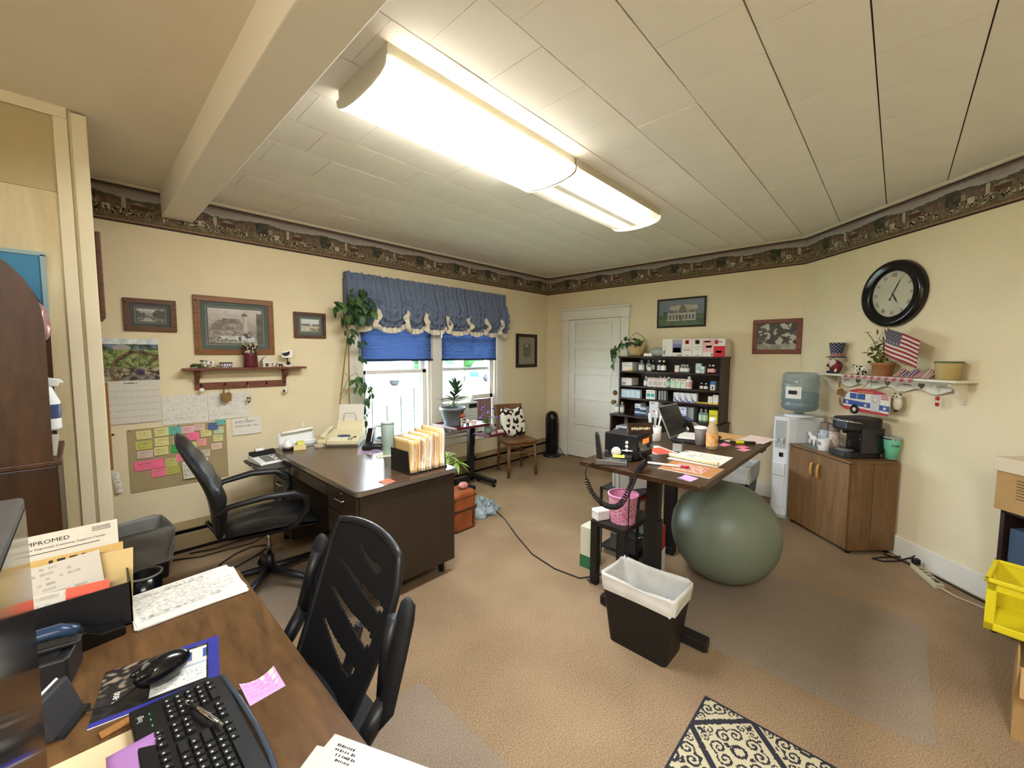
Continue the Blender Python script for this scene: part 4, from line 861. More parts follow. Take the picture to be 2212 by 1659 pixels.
# cordless phone, tumbler, papers, file sorter
ph = thing('desk_phone', 'black desk phone standing between the fax machine and the tumbler', 'phone', (1.66, 3.14, ZD), R(-45))
MB().prism([(-.09, 0), (.09, 0), (.09, .07), (-.09, .03)], -.08, .08, 'x').o('base', 'black_plastic', ph, bev=.006)
MB().at(-.05, .03, .05, rx=R(58)).box(-.028, .028, -.09, .11, 0, .03).o('handset', 'black_gloss', ph, bev=.01)
MB().at(.035, .0, .052, rx=R(12)).box(-.035, .035, -.05, .03, 0, .003).o('keypad', 'key_grey', ph); MB().at(.035, .055, .066, rx=R(40)).box(-.03, .03, -.015, .02, 0, .003).o('display', 'fax_blue', ph)
mat('tumbler_sage', '#9db3a6', .4); mat('tumbler_lid', '#b8c4bc', .25, alpha=.9)
tb = thing('handled_tumbler', 'sage green handled tumbler with straw on the metal desk', 'tumbler', (1.615, 2.85, ZD))
MB().lathe([(.036, 0), (.038, .004), (.04, .075), (.049, .095), (.051, .235), (.05, .24)], 24).o('cup', 'tumbler_sage', tb)
MB().lathe([(.051, .24), (.052, .258), (.046, .262), (0, .262)], 24).o('lid', 'tumbler_lid', tb); MB().cyl((.01, .01, .255), (.014, .014, .33), .0045).o('straw', 'tumbler_lid', tb)
MB().at(0, 0, 0, rz=R(140)).tube([(.048, 0, .225), (.085, 0, .225), (.098, 0, .21), (.098, 0, .13), (.088, 0, .115), (.046, 0, .11)], .009, 8).o('handle', 'tumbler_sage', tb)
for i, (x, y, w_, h_, a, c, lab) in enumerate(((1.50, 3.02, .15, .10, -30, '#a98bb0', 'lilac slip of paper beside the tumbler on the metal desk'), (1.56, 2.93, .14, .12, 10, '#b7a3c4', 'pale lavender slip under the tumbler on the metal desk'), (1.55, 2.80, .11, .11, -20, '#cfc2a4', 'cream slip lying in front of the tumbler'))):
    q = flat('paper_slip', w_, h_, 14, 8, lines(c, '#6b6275', 5, .1, i), None, (x-.05, y, ZD+.0012*i), R(a), bow=.006); tag(q, lab, 'paper')
fs = thing('file_sorter', 'black slotted file sorter stuffed with manila folders on the metal desk', 'file sorter', (1.425, 2.245, ZD))
MB().box(0, .30, 0, .24, 0, .012).o('base', 'black_plastic', fs, bev=.003)
for k in range(6): MB().prism([(.01, .01), (.235, .01), (.235, .15+.012*k), (.03, .15+.012*k)], .002+.0575*k, .008+.0575*k, 'x').o('divider', 'black_plastic', fs)
fk = 0; cols = ('manila', 'paper', 'manila2', 'paper_cream', 'manila', 'paper_red')
mat('manila2', '#c99a5c', .75); mat('paper_red', '#b98a80', .75)
rr = random.Random(5)
for k in range(5):
    for j in range(8):
        y0 = .006+rr.uniform(0, .015); L_ = .225; hh = .19+.02*rr.random()+.012*k; off = .011+.0575*k+.0052*j; bow = (.008+.022*(k < 4)*rr.random())*(1 if j > 3 else .5); nm = ('paper', 'paper_cream', 'manila', 'paper', 'paper_red', 'paper_cream', 'manila2', 'manila')[(j+k) % 8] if j else 'manila'
        q = MB().grid(5, 8, lambda u, v: (off+bow*math.sin(PI*v*.9)*(1-.3*u)+.010*v, y0+L_*u+(.02*(1-v) if u < .01 and v < .3 else 0)*(1-v*3)*(-1 if v < .3 else 0)+.0, .013+hh*v)).o('folder', nm, fs, thick=.0011)
q = flat('sticky_note', .075, .075, 8, 8, lambda u, v: H('#e2674c'), None, (1.225, 2.205, ZD), R(4), bow=.004); tag(q, 'single orange-red sticky note near the edge of the metal desk', 'sticky note')
# cables under the desk and by the heater
for i, (pts, lab) in enumerate((([(.40, 3.80, .006), (.55, 3.72, .006), (.72, 3.70, .012), (.88, 3.66, .02), (1.0, 3.60, .10), (1.06, 3.60, .2)], 'black cord trailing from the metal desk along the heater'), ([(.98, 3.55, .01), (.86, 3.62, .01), (.74, 3.58, .008), (.62, 3.48, .006), (.60, 3.38, .006), (.70, 3.36, .006), (.84, 3.44, .006), (.97, 3.52, .02)], 'looped black cord on the carpet behind the executive chair'), ([(.92, 3.78, .012), (.78, 3.76, .03), (.66, 3.78, .012), (.5, 3.84, .006)], 'short thick black cord lying against the heater'))):
    q = MB().tube(pts, .005, 6).o('power_cable', 'cable_black'); tag(q, lab, 'cable')

# ------------------------------------------------------------------ black executive chair
mat('leather_black', '#141415', .38, spec=.5, bump=(40, .12))
def five_star(t, r, z, m='black_plastic'):
    for k in range(5):
        a = R(72*k+20); c, s = math.cos(a), math.sin(a)
        q = MB().tube([(0, 0, z+.03), (r*.5*c, r*.5*s, z+.015), (r*c, r*s, z)], [.026, .022, .018], 8).o('base_leg', m, t)
        MB().at(r*c, r*s, .026, rz=a+1.2).cyl((0, -.018, 0), (0, -.006, 0), .026, n=14).cyl((0, .006, 0), (0, .018, 0), .026, n=14).cyl((0, 0, .0), (0, 0, z-.02), .007).o('castor', 'black_gloss', q)
    MB().cyl((0, 0, z+.02), (0, 0, .2), .026, n=14).o('gas_column', 'black_plastic', t); MB().cyl((0, 0, .19), (0, 0, .40), .014, n=12).o('piston', 'chrome', t)
ec = thing('office_chair', 'black leather executive chair with loop arms pulled up to the metal desk', 'chair', (.80, 2.96, .004), R(-8))
five_star(ec, .30, .075)
def pad(x0, x1, w0, w1, z, th, crown):
    return MB().grid(18, 18, lambda u, v: (x0+(x1-x0)*u, (v-.5)*(w0+(w1-w0)*u)*1.0, z+crown*math.sin(PI*u)**.5*math.sin(PI*v)**.5+.015*math.sin(PI*v*3)**2*math.sin(PI*u)-.03*max(0, u-.8)*3))
q = pad(-.24, .27, .46, .5, .455, .05, .035); q.grid(18, 18, lambda u, v: (-.24+.51*u, (v-.5)*(.46+.04*u), .44-.05*math.sin(PI*u)**.3*math.sin(PI*v)**.3-.02*max(0, u-.8)*3)); q.o('seat', 'leather_black', ec)
def bk(u, v, front):
    w = (.44+.06*math.sin(PI*min(1, v*1.1))-.10*max(0, v-.75)*3)*(1-.25*max(0, .25-v)*3); x = -.25-.02-.14*v+.05*math.sin(PI*v*1.2)
    e = (max(0, math.sin(PI*u))**.35)*(max(0, math.sin(PI*v))**.3 if 0 < v < 1 else 0)
    return (x+(.045 if front else -.045)*e+(.012*math.sin(PI*v*7)**2*e if front else 0), (u-.5)*w, .42+.60*v+.04*math.sin(PI*u)*v)
MB().grid(18, 26, lambda u, v: bk(u, v, 1)).grid(18, 26, lambda u, v: bk(u, v, 0)).o('backrest', 'leather_black', ec)
MB().box(-.16, .16, -.12, .12, .395, .425).o('mechanism', 'black_plastic', ec, bev=.006); MB().tube([(-.1, 0, .41), (-.28, 0, .42), (-.32, 0, .5)], .025, 8, flat=.5).o('back_bar', 'black_plastic', ec)
for s_ in (-1, 1): MB().tube([(-.28, s_*.24, .60), (-.22, s_*.29, .655), (-.05, s_*.31, .68), (.10, s_*.31, .67), (.17, s_*.30, .63), (.18, s_*.29, .55), (.12, s_*.27, .46), (.05, s_*.2, .42)], [.016, .022, .026, .026, .022, .02, .018, .016], 10, flat=.75).o('armrest', 'black_plastic', ec)

# ------------------------------------------------------------------ mesh task chair in front
mat('mesh_black', '#101012', .75, bump=(900, .15)); 
def mesh_net():
    m = mat('mesh_net', '#2a2723', .8); nt = m.node_tree; N = nt.nodes; Lk = nt.links.new
    tc = N.new('ShaderNodeTexCoord'); mp = N.new('ShaderNodeMapping'); mp.inputs['Scale'].default_value = (1, 1, 1); Lk(tc.outputs['Object'], mp.inputs[0])
    w1 = N.new('ShaderNodeTexWave'); w1.bands_direction = 'Y'; w1.inputs['Scale'].default_value = 95; w2 = N.new('ShaderNodeTexWave'); w2.bands_direction = 'Z'; w2.inputs['Scale'].default_value = 95
    Lk(mp.outputs[0], w1.inputs[0]); Lk(mp.outputs[0], w2.inputs[0]); mx = N.new('ShaderNodeMath'); mx.operation = 'MAXIMUM'; Lk(w1.outputs['Fac'], mx.inputs[0]); Lk(w2.outputs['Fac'], mx.inputs[1])
    g = N.new('ShaderNodeMath'); g.operation = 'GREATER_THAN'; g.inputs[1].default_value = .86; Lk(mx.outputs[0], g.inputs[0]); Lk(g.outputs[0], N['Principled BSDF'].inputs['Alpha'])
mesh_net()
mc = thing('task_chair', 'black mesh-back task chair with flipped-up arms at the wood-grain desk', 'chair', (.36, 1.265, .004), R(180))
five_star(mc, .30, .075)
q = MB(); q.grid(16, 16, lambda u, v: (-.2+.44*u, (v-.5)*.46, .47+.02*math.sin(PI*u)**.5*math.sin(PI*v)**.5)); q.grid(16, 16, lambda u, v: (-.2+.44*u, (v-.5)*.46, .45-.03*math.sin(PI*u)**.3*math.sin(PI*v)**.3)); q.o('seat', 'black_soft', mc)
MB().box(-.12, .12, -.1, .1, .39, .43).o('mechanism', 'black_plastic', mc, bev=.006)
def mb_pt(u, v, o=0):
    w = .36+.105*math.sin(PI*(.15+.62*v))*v**.3-.12*max(0, v-.82)**1.0*1.2
    t = 2*u-1; return (-.13-.17*v-.05*v*(1-v)-.05*(t*t)*-1*.5-o, t*w*.5, .48+.455*v-.02*t*t*v)
SL = [(.84, .32, .74, .017), (.66, .16, .90, .020), (.45, .16, .88, .028), (.24, .18, .80, .027)]   # curved slits: height, left, right, half width
def in_slit(u, v):
    for z, a, b, w in SL:
        if a < u < b:
            q = (u-a)/(b-a); zc = z+.10*(2*q-1)**2*.55-.10*q; ww = w*(.35+1.5*q)*(1 if q < .93 else .5)
            if abs(v-zc) < ww: return True
    return False
NX, NY_ = 90, 130; q = MB(); net = MB(); vs = [mb_pt(i/NX, j/NY_) for j in range(NY_+1) for i in range(NX+1)]; fa = []; fb = []
for j in range(NY_):
    for i in range(NX):
        f = (j*(NX+1)+i, j*(NX+1)+i+1, (j+1)*(NX+1)+i+1, (j+1)*(NX+1)+i); (fb if in_slit((i+.5)/NX, (j+.5)/NY_) else fa).append(f)
q.add(vs, fa, True); q.o('back_panel', 'mesh_black', mc, thick=.006); net.add(vs, fb, True); net.o('mesh_window', 'mesh_net', mc)
per = [mb_pt(0, j/24) for j in range(25)]+[mb_pt(i/12, 1) for i in range(1, 12)]+[mb_pt(1, 1-j/24) for j in range(25)]
MB().tube(per, .013, 8).o('back_frame', 'black_plastic', mc)
MB().tube([(-.05, 0, .42), (-.16, 0, .43), (-.2, 0, .5), (-.24, 0, .62)], [.03, .028, .025, .02], 8, flat=.6).o('back_bar', 'black_plastic', mc)
for s_, k_ in ((-1, .84), (1, 1)):
    MB().tube([(.0, s_*.12, .42), (-.02, s_*.25, .44), (-.10, s_*k_*.305, .52), (-.16, s_*k_*.315, .60)], [.02, .022, .024, .026], 10).o('arm_bracket', 'black_plastic', mc)
    MB().tube([(-.13, s_*k_*.315, .545), (-.155, s_*k_*.32, .58), (-.19, s_*k_*.32, .70), (-.22, s_*k_*.318, .80), (-.23, s_*k_*.316, .835), (-.232, s_*k_*.315, .85)], [.018, .034, .036, .036, .03, .012], 12, flat=.62).o('armrest_pad', 'black_soft', mc)
    MB().tube([(-.16, s_*k_*.30, .60), (-.175, s_*k_*.292, .72), (-.205, s_*k_*.292, .80)], [.02, .018, .022], 8).o('arm_link', 'black_plastic', mc)

# ------------------------------------------------------------------ wood-grain desk in the foreground
wood('front_laminate', '#684a2b', '#3b2714', .33, axis=1, scale=1.0, stretch=7, spec=.45, dist=5)
mat('front_edge', '#2e2118', .4); mat('front_body', '#4a3323', .5)
fd = thing('laminate_desk', 'brown wood-grain desk with rounded corner in the left foreground', 'desk', (0, 0, 0))
FZ = .745
MB().prism(rrect(-.42, .36, .22, 1.735, .045), FZ-.03, FZ-.003).o('edge_band', 'front_edge', fd)
MB().prism(rrect(-.418, .358, .222, 1.733, .044), FZ-.02, FZ).o('desk_top', 'front_laminate', fd)
MB().box(-.38, .30, 1.30, 1.70, .06, FZ-.03).o('pedestal', 'front_body', fd, bev=.006)
for z0, z1 in ((.5, .69), (.3, .49), (.08, .29)): MB().box(.30, .316, 1.315, 1.685, z0, z1).o('drawer', 'front_body', fd, bev=.004)
MB().box(-.38, .30, .26, .29, .0, FZ-.03).o('side_panel', 'front_body', fd); MB().box(-.38, -.36, .29, 1.30, .2, FZ-.03).o('modesty_panel', 'front_body', fd)
MB().box(-.36, .28, 1.33, 1.67, 0, .06).o('plinth', 'black_soft', fd)
FT = FZ+.0004
# stack of stapled forms
for k in range(5):
    q = flat('printed_form', .275, .215, 46, 36, lines('#d2cdc0', '#6d6a64', 17, .05, 20+k, .7, .3), None, (.07+.004*math.sin(k*2), 1.52+.005*math.cos(k*3), FT+.0016*k), R((-1, 2, -2, 1, 4)[k]), th=.001)
    tag(q, ('bottom sheet', 'second sheet from the bottom', 'middle sheet', 'second sheet from the top', 'top sheet')[k]+' of the printed forms stacked on the laminate desk', 'paper', 'printed forms on the laminate desk')
# mouse pad, mouse, keyboard
def padprint(u, v):
    n = wob(u*14, v*14, 51)
    if u > .90 or v < .08 or (v > .9 and u > .5): return H('#31358a')
    if .42 < u < .88 and .13 < v < .86:
        if .60 < v < .80 and (u-.46) % .13 < .035: return H('#3b5f9c')
        if abs(v-.5) < .02 or (.2 < v < .45 and wob(u*50, v*24) > .1 and (v*20) % 1 < .5): return H('#9fb0c2')
        return H('#d9d7cf')
    return mixc(H('#1d1b1d'), H('#8d7d6a'), max(0, n*2.2)) if v > .45 else mixc(H('#171618'), H('#2c2a2c'), n+.5)
q = flat('mouse_pad', .225, .19, 60, 50, padprint, None, (-.028, 1.185, FT), R(-10), th=.002, m='print_gloss'); tag(q, 'printed mouse pad with blue border on the laminate desk', 'mouse pad')
text('1-800 775-6743'[:6], .016, 'paper', q, (.035, .075, .0024), (0, 0, R(90)), ext=.0001)
ms = thing('computer_mouse', 'black computer mouse lying on the printed mouse pad', 'mouse', (.10, 1.235, FT+.0024), R(15))
MB().ball((0, 0, .004), .056, .031, .032, 22, 12, lambda d: 1 if d.z > -.05 else .97).o('shell', 'black_gloss', ms)
for c in ms.children: c.scale = (1, 1, 1); c.location = (0, 0, .028)
for s_ in (-1, 1): MB().ball((-.03, s_*.012, .046), .028, .0105, .010).o('button', 'black_gloss', ms)
MB().at(-.03, 0, .055, rx=PI/2).lathe([(.009, -.003), (.009, .003)], 12).o('scroll_wheel', 'key_grey', ms)
MB().tube([(-.05, 0, .02), (-.09, .01, .006), (-.13, .05, .004), (-.18, .06, .004), (-.24, .10, .004)], .002, 5).o('cord', 'cable_black', ms)
mat('key_black', '#1b1b1c', .5); mat('kb_body', '#101011', .45); mat('kb_rest', '#3d4650', .3); mat('legend', '#c9c7c0', .7); mat('led_green', '#46c06a', .5)
kb = thing('computer_keyboard', 'black computer keyboard with a pen on it at the front of the laminate desk', 'keyboard', (.213, .699, FT), R(91.8))   # local x = along the rows, y = away from the typist
MB().prism([(-.002, 0), (.165, 0), (.165, .022), (.03, .014), (-.002, .006)], -.005, .455, 'x').o('body', 'kb_body', kb, bev=.004)
MB().tube([(-.003, .0, .006), (.08, .0, .007), (.15, -.008, .007), (.24, -.010, .007), (.34, -.007, .007), (.45, .0, .006)], .0055, 8, flat=.6).o('palm_edge', 'kb_rest', kb)
kt = {}
def key(w, x, r_, legend=True):
    k_ = round(w*1000)
    if k_ not in kt:
        q = MB().taper((0, w, 0, .0165), (.0025, w-.0025, .002, .015), 0, .008); me = q.mesh('key'); me.materials.append(M['key_black']); kt[k_] = me
        l_ = MB().box(.005, .009, .009, .0125, .008, .0083).mesh('legend'); l_.materials.append(M['legend']); kt[-1] = l_
    y = .022+.0185*r_; z = .0115+.0010*r_
    o = obj('key', kt[k_], None, kb, (.450-x-w, y, z), (.065, 0, 0))
    if legend: obj('legend', kt[-1], None, o)
# the keyboard is turned: number pad lies away from the viewer, so x runs from the pad's far end
def krow(x0, ws, r_):
    x = x0
    for w in ws:
        if w > 0: key(w-.0015, x, r_, w < .03)
        x += abs(w)
U = .0187
KX = .438
def kx(x): return x
pad_rows = [[2*U, U, U], [U, U, U, U], [U]*3+[U], [U]*4, [U]*4]
for r_, ws in enumerate(pad_rows): krow(.012, ws[::-1] if r_ == 0 else ws, r_)
krow(.097, [U, U, U], 0); krow(.097, [-U, U, -U], 1)
krow(.097, [U]*3, 3); krow(.097, [U]*3, 4)
krow(.160, [1.25*U, 1.25*U, 1.25*U, 1.25*U, 6.25*U, 1.25*U, 1.25*U, 1.25*U][::-1], 0)
krow(.160, [2.25*U]+[U]*10+[2.75*U], 1); krow(.160, [2.25*U]+[U]*11+[1.75*U], 2); krow(.160, [1.5*U]+[U]*12+[1.5*U], 3); krow(.160, [2*U]+[U]*13, 4)
krow(.160, [U]*4+[-U*.5]+[U]*4+[-U*.5]+[U]*4+[-U]+[U], 5.4); krow(.097, [U]*3, 5.4)
for k in range(3): MB().box(.376+.02*k, .382+.02*k, .135, .137, .0205, .0208).o('indicator', 'led_green', kb)
text('logi', .014, 'legend', kb, (.415, .152, .0215), (0, 0, 0), ext=.0001)
q = thing('ballpoint_pen', 'silver ballpoint pen resting across the keyboard', 'pen', (.125, 1.075, FT+.030), rot=(0, 0, R(-72)))
MB().cyl((0, 0, 0), (.11, 0, 0), .0045, n=10).o('barrel', 'chrome', q); MB().cyl((-.018, 0, 0), (0, 0, 0), .0012, .0045, 10).o('tip', 'chrome', q); MB().cyl((.11, 0, 0), (.122, 0, 0), .0028, n=8).box(.06, .105, -.001, .001, .004, .006).o('clip', 'key_grey', q)
# loose notes and folders
q = flat('sticky_note', .074, .072, 18, 12, lines('#d79cd0', '#a56fa5', 6, .08, 31, .5, .3), None, (.222, 1.008, FT), R(3), bow=.012); tag(q, 'pink sticky note curling up near the right edge of the laminate desk', 'sticky note')
q = flat('folder', .30, .23, 6, 6, lambda u, v: H('#d8c59c'), None, (-.17, .895, FT), R(-2), th=.003); tag(q, 'cream file folder lying under the purple note block', 'folder')
q = thing('note_block', 'thick purple note block on the cream folder', 'note pad', (.0, .965, FT+.0036), R(3))
MB().box(0, .078, 0, .078, 0, .014).o('pad', 'note_purple', q) if mat('note_purple', '#b27fc0', .8) else 0
MB().grid(6, 6, lambda u, v: (.078*u, .078*v, .0145+.006*v*v)).o('top_leaf', 'note_purple', q, thick=.0004)
q = MB().box(0, .075, 0, .022, 0, .003).o('wooden_ruler', 'stick_wood', None, (-.008, 1.135, FT), (0, 0, R(10)), bev=.001); tag(q, 'short wooden ruler end poking out above the cream folder', 'ruler')
q = thing('smartphone', 'smartphone in a pale blue case at the bottom left corner', 'phone', (-.115, .905, FT+.0036), R(8))
MB().prism(rrect(0, .072, 0, .145, .012), 0, .009).o('case', 'phone_case', q) if mat('phone_case', '#9fb9c4', .4) else 0
MB().prism(rrect(.004, .068, .004, .141, .01), .009, .0096).o('screen', 'black_gloss', q)
for k, (x, y, a, lab) in enumerate(((.197, .752, -65, 'lower printed envelope at the bottom edge of the laminate desk'), (.227, .756, -65, 'upper printed envelope at the bottom edge of the laminate desk'))):
    q = flat('envelope', .24, .105, 40, 24, lambda u, v: H('#cfc8b8'), None, (x, y, FT+.003*k), R(a+(0 if k else 5)), th=.0015); tag(q, lab, 'envelope')
    if k:
        for j_ in range(4): marks('ink', q, (.045+.004*j_, .088-.009*j_, .0016), (0, 0, 0), (.045, .05, .04, .035)[j_], .005, 8, 20+j_)
# black file holder with upright papers
fh = thing('file_holder', 'black desktop file holder at the back of the laminate desk', 'file holder', (-.30, 1.575, FT))
MB().box(0, .37, 0, .004, 0, .125).box(0, .37, .135, .139, 0, .16).box(.366, .37, 0, .139, 0, .128).box(0, .004, 0, .139, 0, .128).box(0, .37, 0, .139, 0, .004).o('tray', 'black_plastic', fh)
def invoice(u, v):
    c = H('#cfc9bd')
    if abs(v-.45) < .008: return H('#6f6b66')
    if v > .5: return lines('#cfc9bd', '#77726c', 12, .1, 61, .5, .05)(u, v)
    return H('#8a8580') if (.7 < u < .9 and .25 < v < .45 and ((u*26) % 1 < .3)) or (v < .4 and u < .4 and (v*16) % 1 < .3 and wob(u*30, v*9) > 0) else c
q = sheet('large_envelope', .33, .27, 20, 16, lambda u, v: H('#d8d2c3'), None, (-.275, 1.700, FT+.005), (R(-4), 0, 0), th=.002); tag(q, 'white printed envelope at the back of the black file holder', 'envelope')
text('IMPROMED', .0155, 'ink', q, (.186, -.0008, .247), (PI/2, 0, 0), ext=.0001, sx=1.15); text('Your Improved Customer Support Center', .0082, 'ink', q, (.222, -.0008, .231), (PI/2, 0, 0), ext=.0001, sx=1.15)
for k in range(3): MB().box(.275, .315, -.0012, -.0002, .25+.005*k, .2512+.005*k).o('address_line', 'ink', q)
MB().box(.09, .29, -.0012, -.0002, .217, .2185).o('printed_rule', 'ink', q)
for i, (x, y, w_, h_, tilt, ry, col, nm, lab) in enumerate(((-.21, 1.685, .27, .208, -3, 1, lambda u, v: H('#d3b06e') if not (.45 < u < .75 and .9 < v < .96 and wob(u*60, v*40) > 0) else H('#3b352c'), 'folder', 'tan manila envelope standing in the file holder'), (-.19, 1.672, .265, .195, -4, 3, lambda u, v: H('#d9bd83'), 'folder', 'second, shorter manila envelope in the file holder'), (-.26, 1.655, .285, .185, -5, -4, invoice, 'paper_sheet', 'printed invoice with paper clip standing in the file holder'), (-.28, 1.63, .30, .135, -8, 3, lines('#dcd5c6', '#8b8078', 7, .2, 66, .5, .1), 'paper_sheet', 'low sheet at the front of the file holder'))):
    q = sheet(nm, w_, h_, 34, 26, col, None, (x, y, FT+.005), (R(tilt), R(ry), 0), th=.0015); tag(q, lab, 'folder' if nm == 'folder' else 'paper')
    if i == 2: MB().tube([(.13+.006*math.cos(t), -.002, .172+.016*math.sin(t)) for t in [2*PI*j/16 for j in range(17)]], .001, 5).o('paper_clip', 'dark_metal', q)
q = sheet('sticky_note', .085, .05, 10, 6, lambda u, v: H('#e8654f') if not (.3 < v < .5 and u < .5) else H('#c9503e'), None, (-.06, 1.60, FT+.095), (R(-10), R(4), 0)); tag(q, 'orange-red sticky note at the front of the black file holder', 'sticky note')
# organiser, stapler, tape
og = thing('pen_organiser', 'black desk organiser box in front of the file holder', 'organiser', (-.20, 1.40, FT), R(-12))
MB().box(0, .15, 0, .11, 0, .075).o('body', 'black_plastic', og, bev=.006); MB().box(.02, .13, .02, .09, .075, .08).o('inner_tray', 'black_soft', og)
stp = thing('stapler', 'black stapler with a dark blue top on the desk organiser', 'stapler', (-.135, 1.435, FT+.081), R(-8))
MB().prism([(-.012, 0), (.105, 0), (.105, .01), (-.012, .014)], -.018, .018, 'y').o('base', 'black_plastic', stp, bev=.004)
MB().tube([(-.005, 0, .026), (.03, 0, .04), (.07, 0, .04), (.10, 0, .026)], [.012, .019, .02, .016], 10, flat=.7).o('top_arm', 'stapler_blue', stp) if mat('stapler_blue', '#22364f', .3) else 0
tp = thing('tape_dispenser', 'black tape dispenser against the file holder on the laminate desk', 'tape dispenser', (-.06, 1.535, FT), R(8))
MB().prism([(-.07, 0), (.11, 0), (.11, .025), (.06, .03), (.035, .05), (-.03, .055), (-.06, .04)], -.025, .025, 'y').o('body', 'black_gloss', tp, bev=.004); MB().at(0, 0, .045, rx=PI/2).lathe([(.014, -.012), (.032, -.012), (.032, .012), (.014, .012)], 20).o('tape_roll', 'black_soft', tp)
q = thing('desk_speaker', 'flat black desk speaker with white edge left of the mouse pad', 'speaker', (-.058, 1.235, FT), R(62))
MB().at(0, 0, 0, rx=R(-18)).box(-.045, .045, -.010, .010, 0, .085).o('panel', 'speaker_grey', q, bev=.006) if mat('speaker_grey', '#2d2c2e', .6) else 0
MB().at(0, 0, 0, rx=R(-18)).box(-.047, .047, .009, .014, 0, .087).o('rim', 'white_plastic', q, bev=.003); MB().box(-.04, .04, -.02, .045, 0, .010).o('foot', 'black_plastic', q)
mn = thing('computer_monitor', 'thin grey-edged computer monitor seen almost edge-on at the left', 'monitor', (-.072, .73, FT), R(-.5))
MB().box(-.03, .0, -.25, .25, .10, .56).o('shell', 'monitor_grey', mn, bev=.005) if mat('monitor_grey', '#4a4744', .45) else 0
MB().box(0, .0015, -.235, .235, .118, .545).o('screen', 'screen_gloss', mn) if mat('screen_gloss', '#17161a', .12, spec=.6) else 0
MB().box(-.055, -.03, -.03, .03, .01, .3).o('neck', 'black_plastic', mn); MB().box(-.16, .04, -.10, .10, 0, .012).o('foot', 'black_plastic', mn, bev=.004)

# ------------------------------------------------------------------ hutch, blue board, shelf things
wood('hutch_wood', '#4f331c', '#2a190d', .4, axis=2, scale=.9, stretch=6)
wood('hutch_dark', '#38220f', '#1e110a', .4, axis=2, scale=.9, stretch=6)
hu = thing('wooden_hutch', 'dark wooden hutch with arched side panel at the left edge', 'hutch', (0, 0, 0))
ar = [(-.75, 1.095), (-.092, 1.095), (-.088, 1.62), (-.093, 1.70), (-.105, 1.75), (-.13, 1.81), (-.165, 1.86), (-.21, 1.905), (-.28, 1.95), (-.40, 1.985), (-.75, 1.99)]
MB().prism(ar, 2.45, 2.475, 'y').o('arched_side', 'hutch_wood', hu)
MB().prism(ar, 2.95, 2.975, 'y').o('arched_side', 'hutch_wood', hu)
MB().box(-.75, -.73, 2.475, 2.955, 1.095, 1.99).o('back_panel', 'hutch_wood', hu)
for z in (1.10, 1.20, 1.56): MB().box(-.73, -.12, 2.475, 2.955, z-.02, z).o('shelf', 'hutch_wood', hu)
MB().box(-.77, -.080, 2.44, 2.978, 0, 1.075).o('base_cabinet', 'hutch_dark', hu, bev=.006); MB().box(-.78, -.07, 2.435, 2.982, 1.075, 1.095).o('counter', 'hutch_wood', hu, bev=.004)
sb = thing('spray_bottle', 'white spray bottle peeking out of the hutch shelf', 'bottle', (-.10, 2.60, 1.2005))
MB().lathe([(.034, 0), (.036, .01), (.036, .12), (.02, .165), (.015, .185)], 18).o('bottle', 'white_plastic', sb); MB().box(-.018, .034, -.012, .012, .185, .215).prism([(.034, .195), (.05, .20), (.04, .215), (-.02, .228), (-.02, .212)], -.011, .011, 'y').o('trigger_head', 'white_plastic', sb, bev=.003)
MB().lathe([(.0365, .05), (.0365, .11)], 18, cap=False).o('label', 'fax_blue', sb)
q = MB().ball((0, 0, .09), .05, .05, .09, 16, 12, lambda d: 1+.25*wob(d.x*3, d.y*3, d.z*3)).o('snack_bag', 'foil_bag', None, (-.125, 2.60, 1.5605)) if mat('foil_bag', '#c9c9cc', .25, metal=.5, var=(12, 1, '#b8342c')) else 0
tag(q, 'silver and red foil bag sticking out of the hutch', 'bag')
q = sheet('paper_sheet', .03, .09, 4, 6, lambda u, v: H('#cfc8b8'), None, (-.115, 2.55, 1.1005), (0, R(8), 0)); tag(q, 'white paper edge standing in the lowest hutch shelf', 'paper')
bb = MB().box(-.62, -.094, YP-.035, YP-.0085, 1.62, 1.997).o('blue_board', 'board_blue', None, bev=.003) if mat('board_blue', '#3f7fa0', .6, var=(3, .1)) else 0
tag(bb, 'blue framed board on the partition behind the hutch', 'board'); MB().box(-.63, -.088, YP-.04, YP-.009, 1.985, 2.003).box(-.104, -.088, YP-.04, YP-.009, 1.62, 1.99).o('frame', 'board_frame', bb) if mat('board_frame', '#8fa9ac', .5) else 0

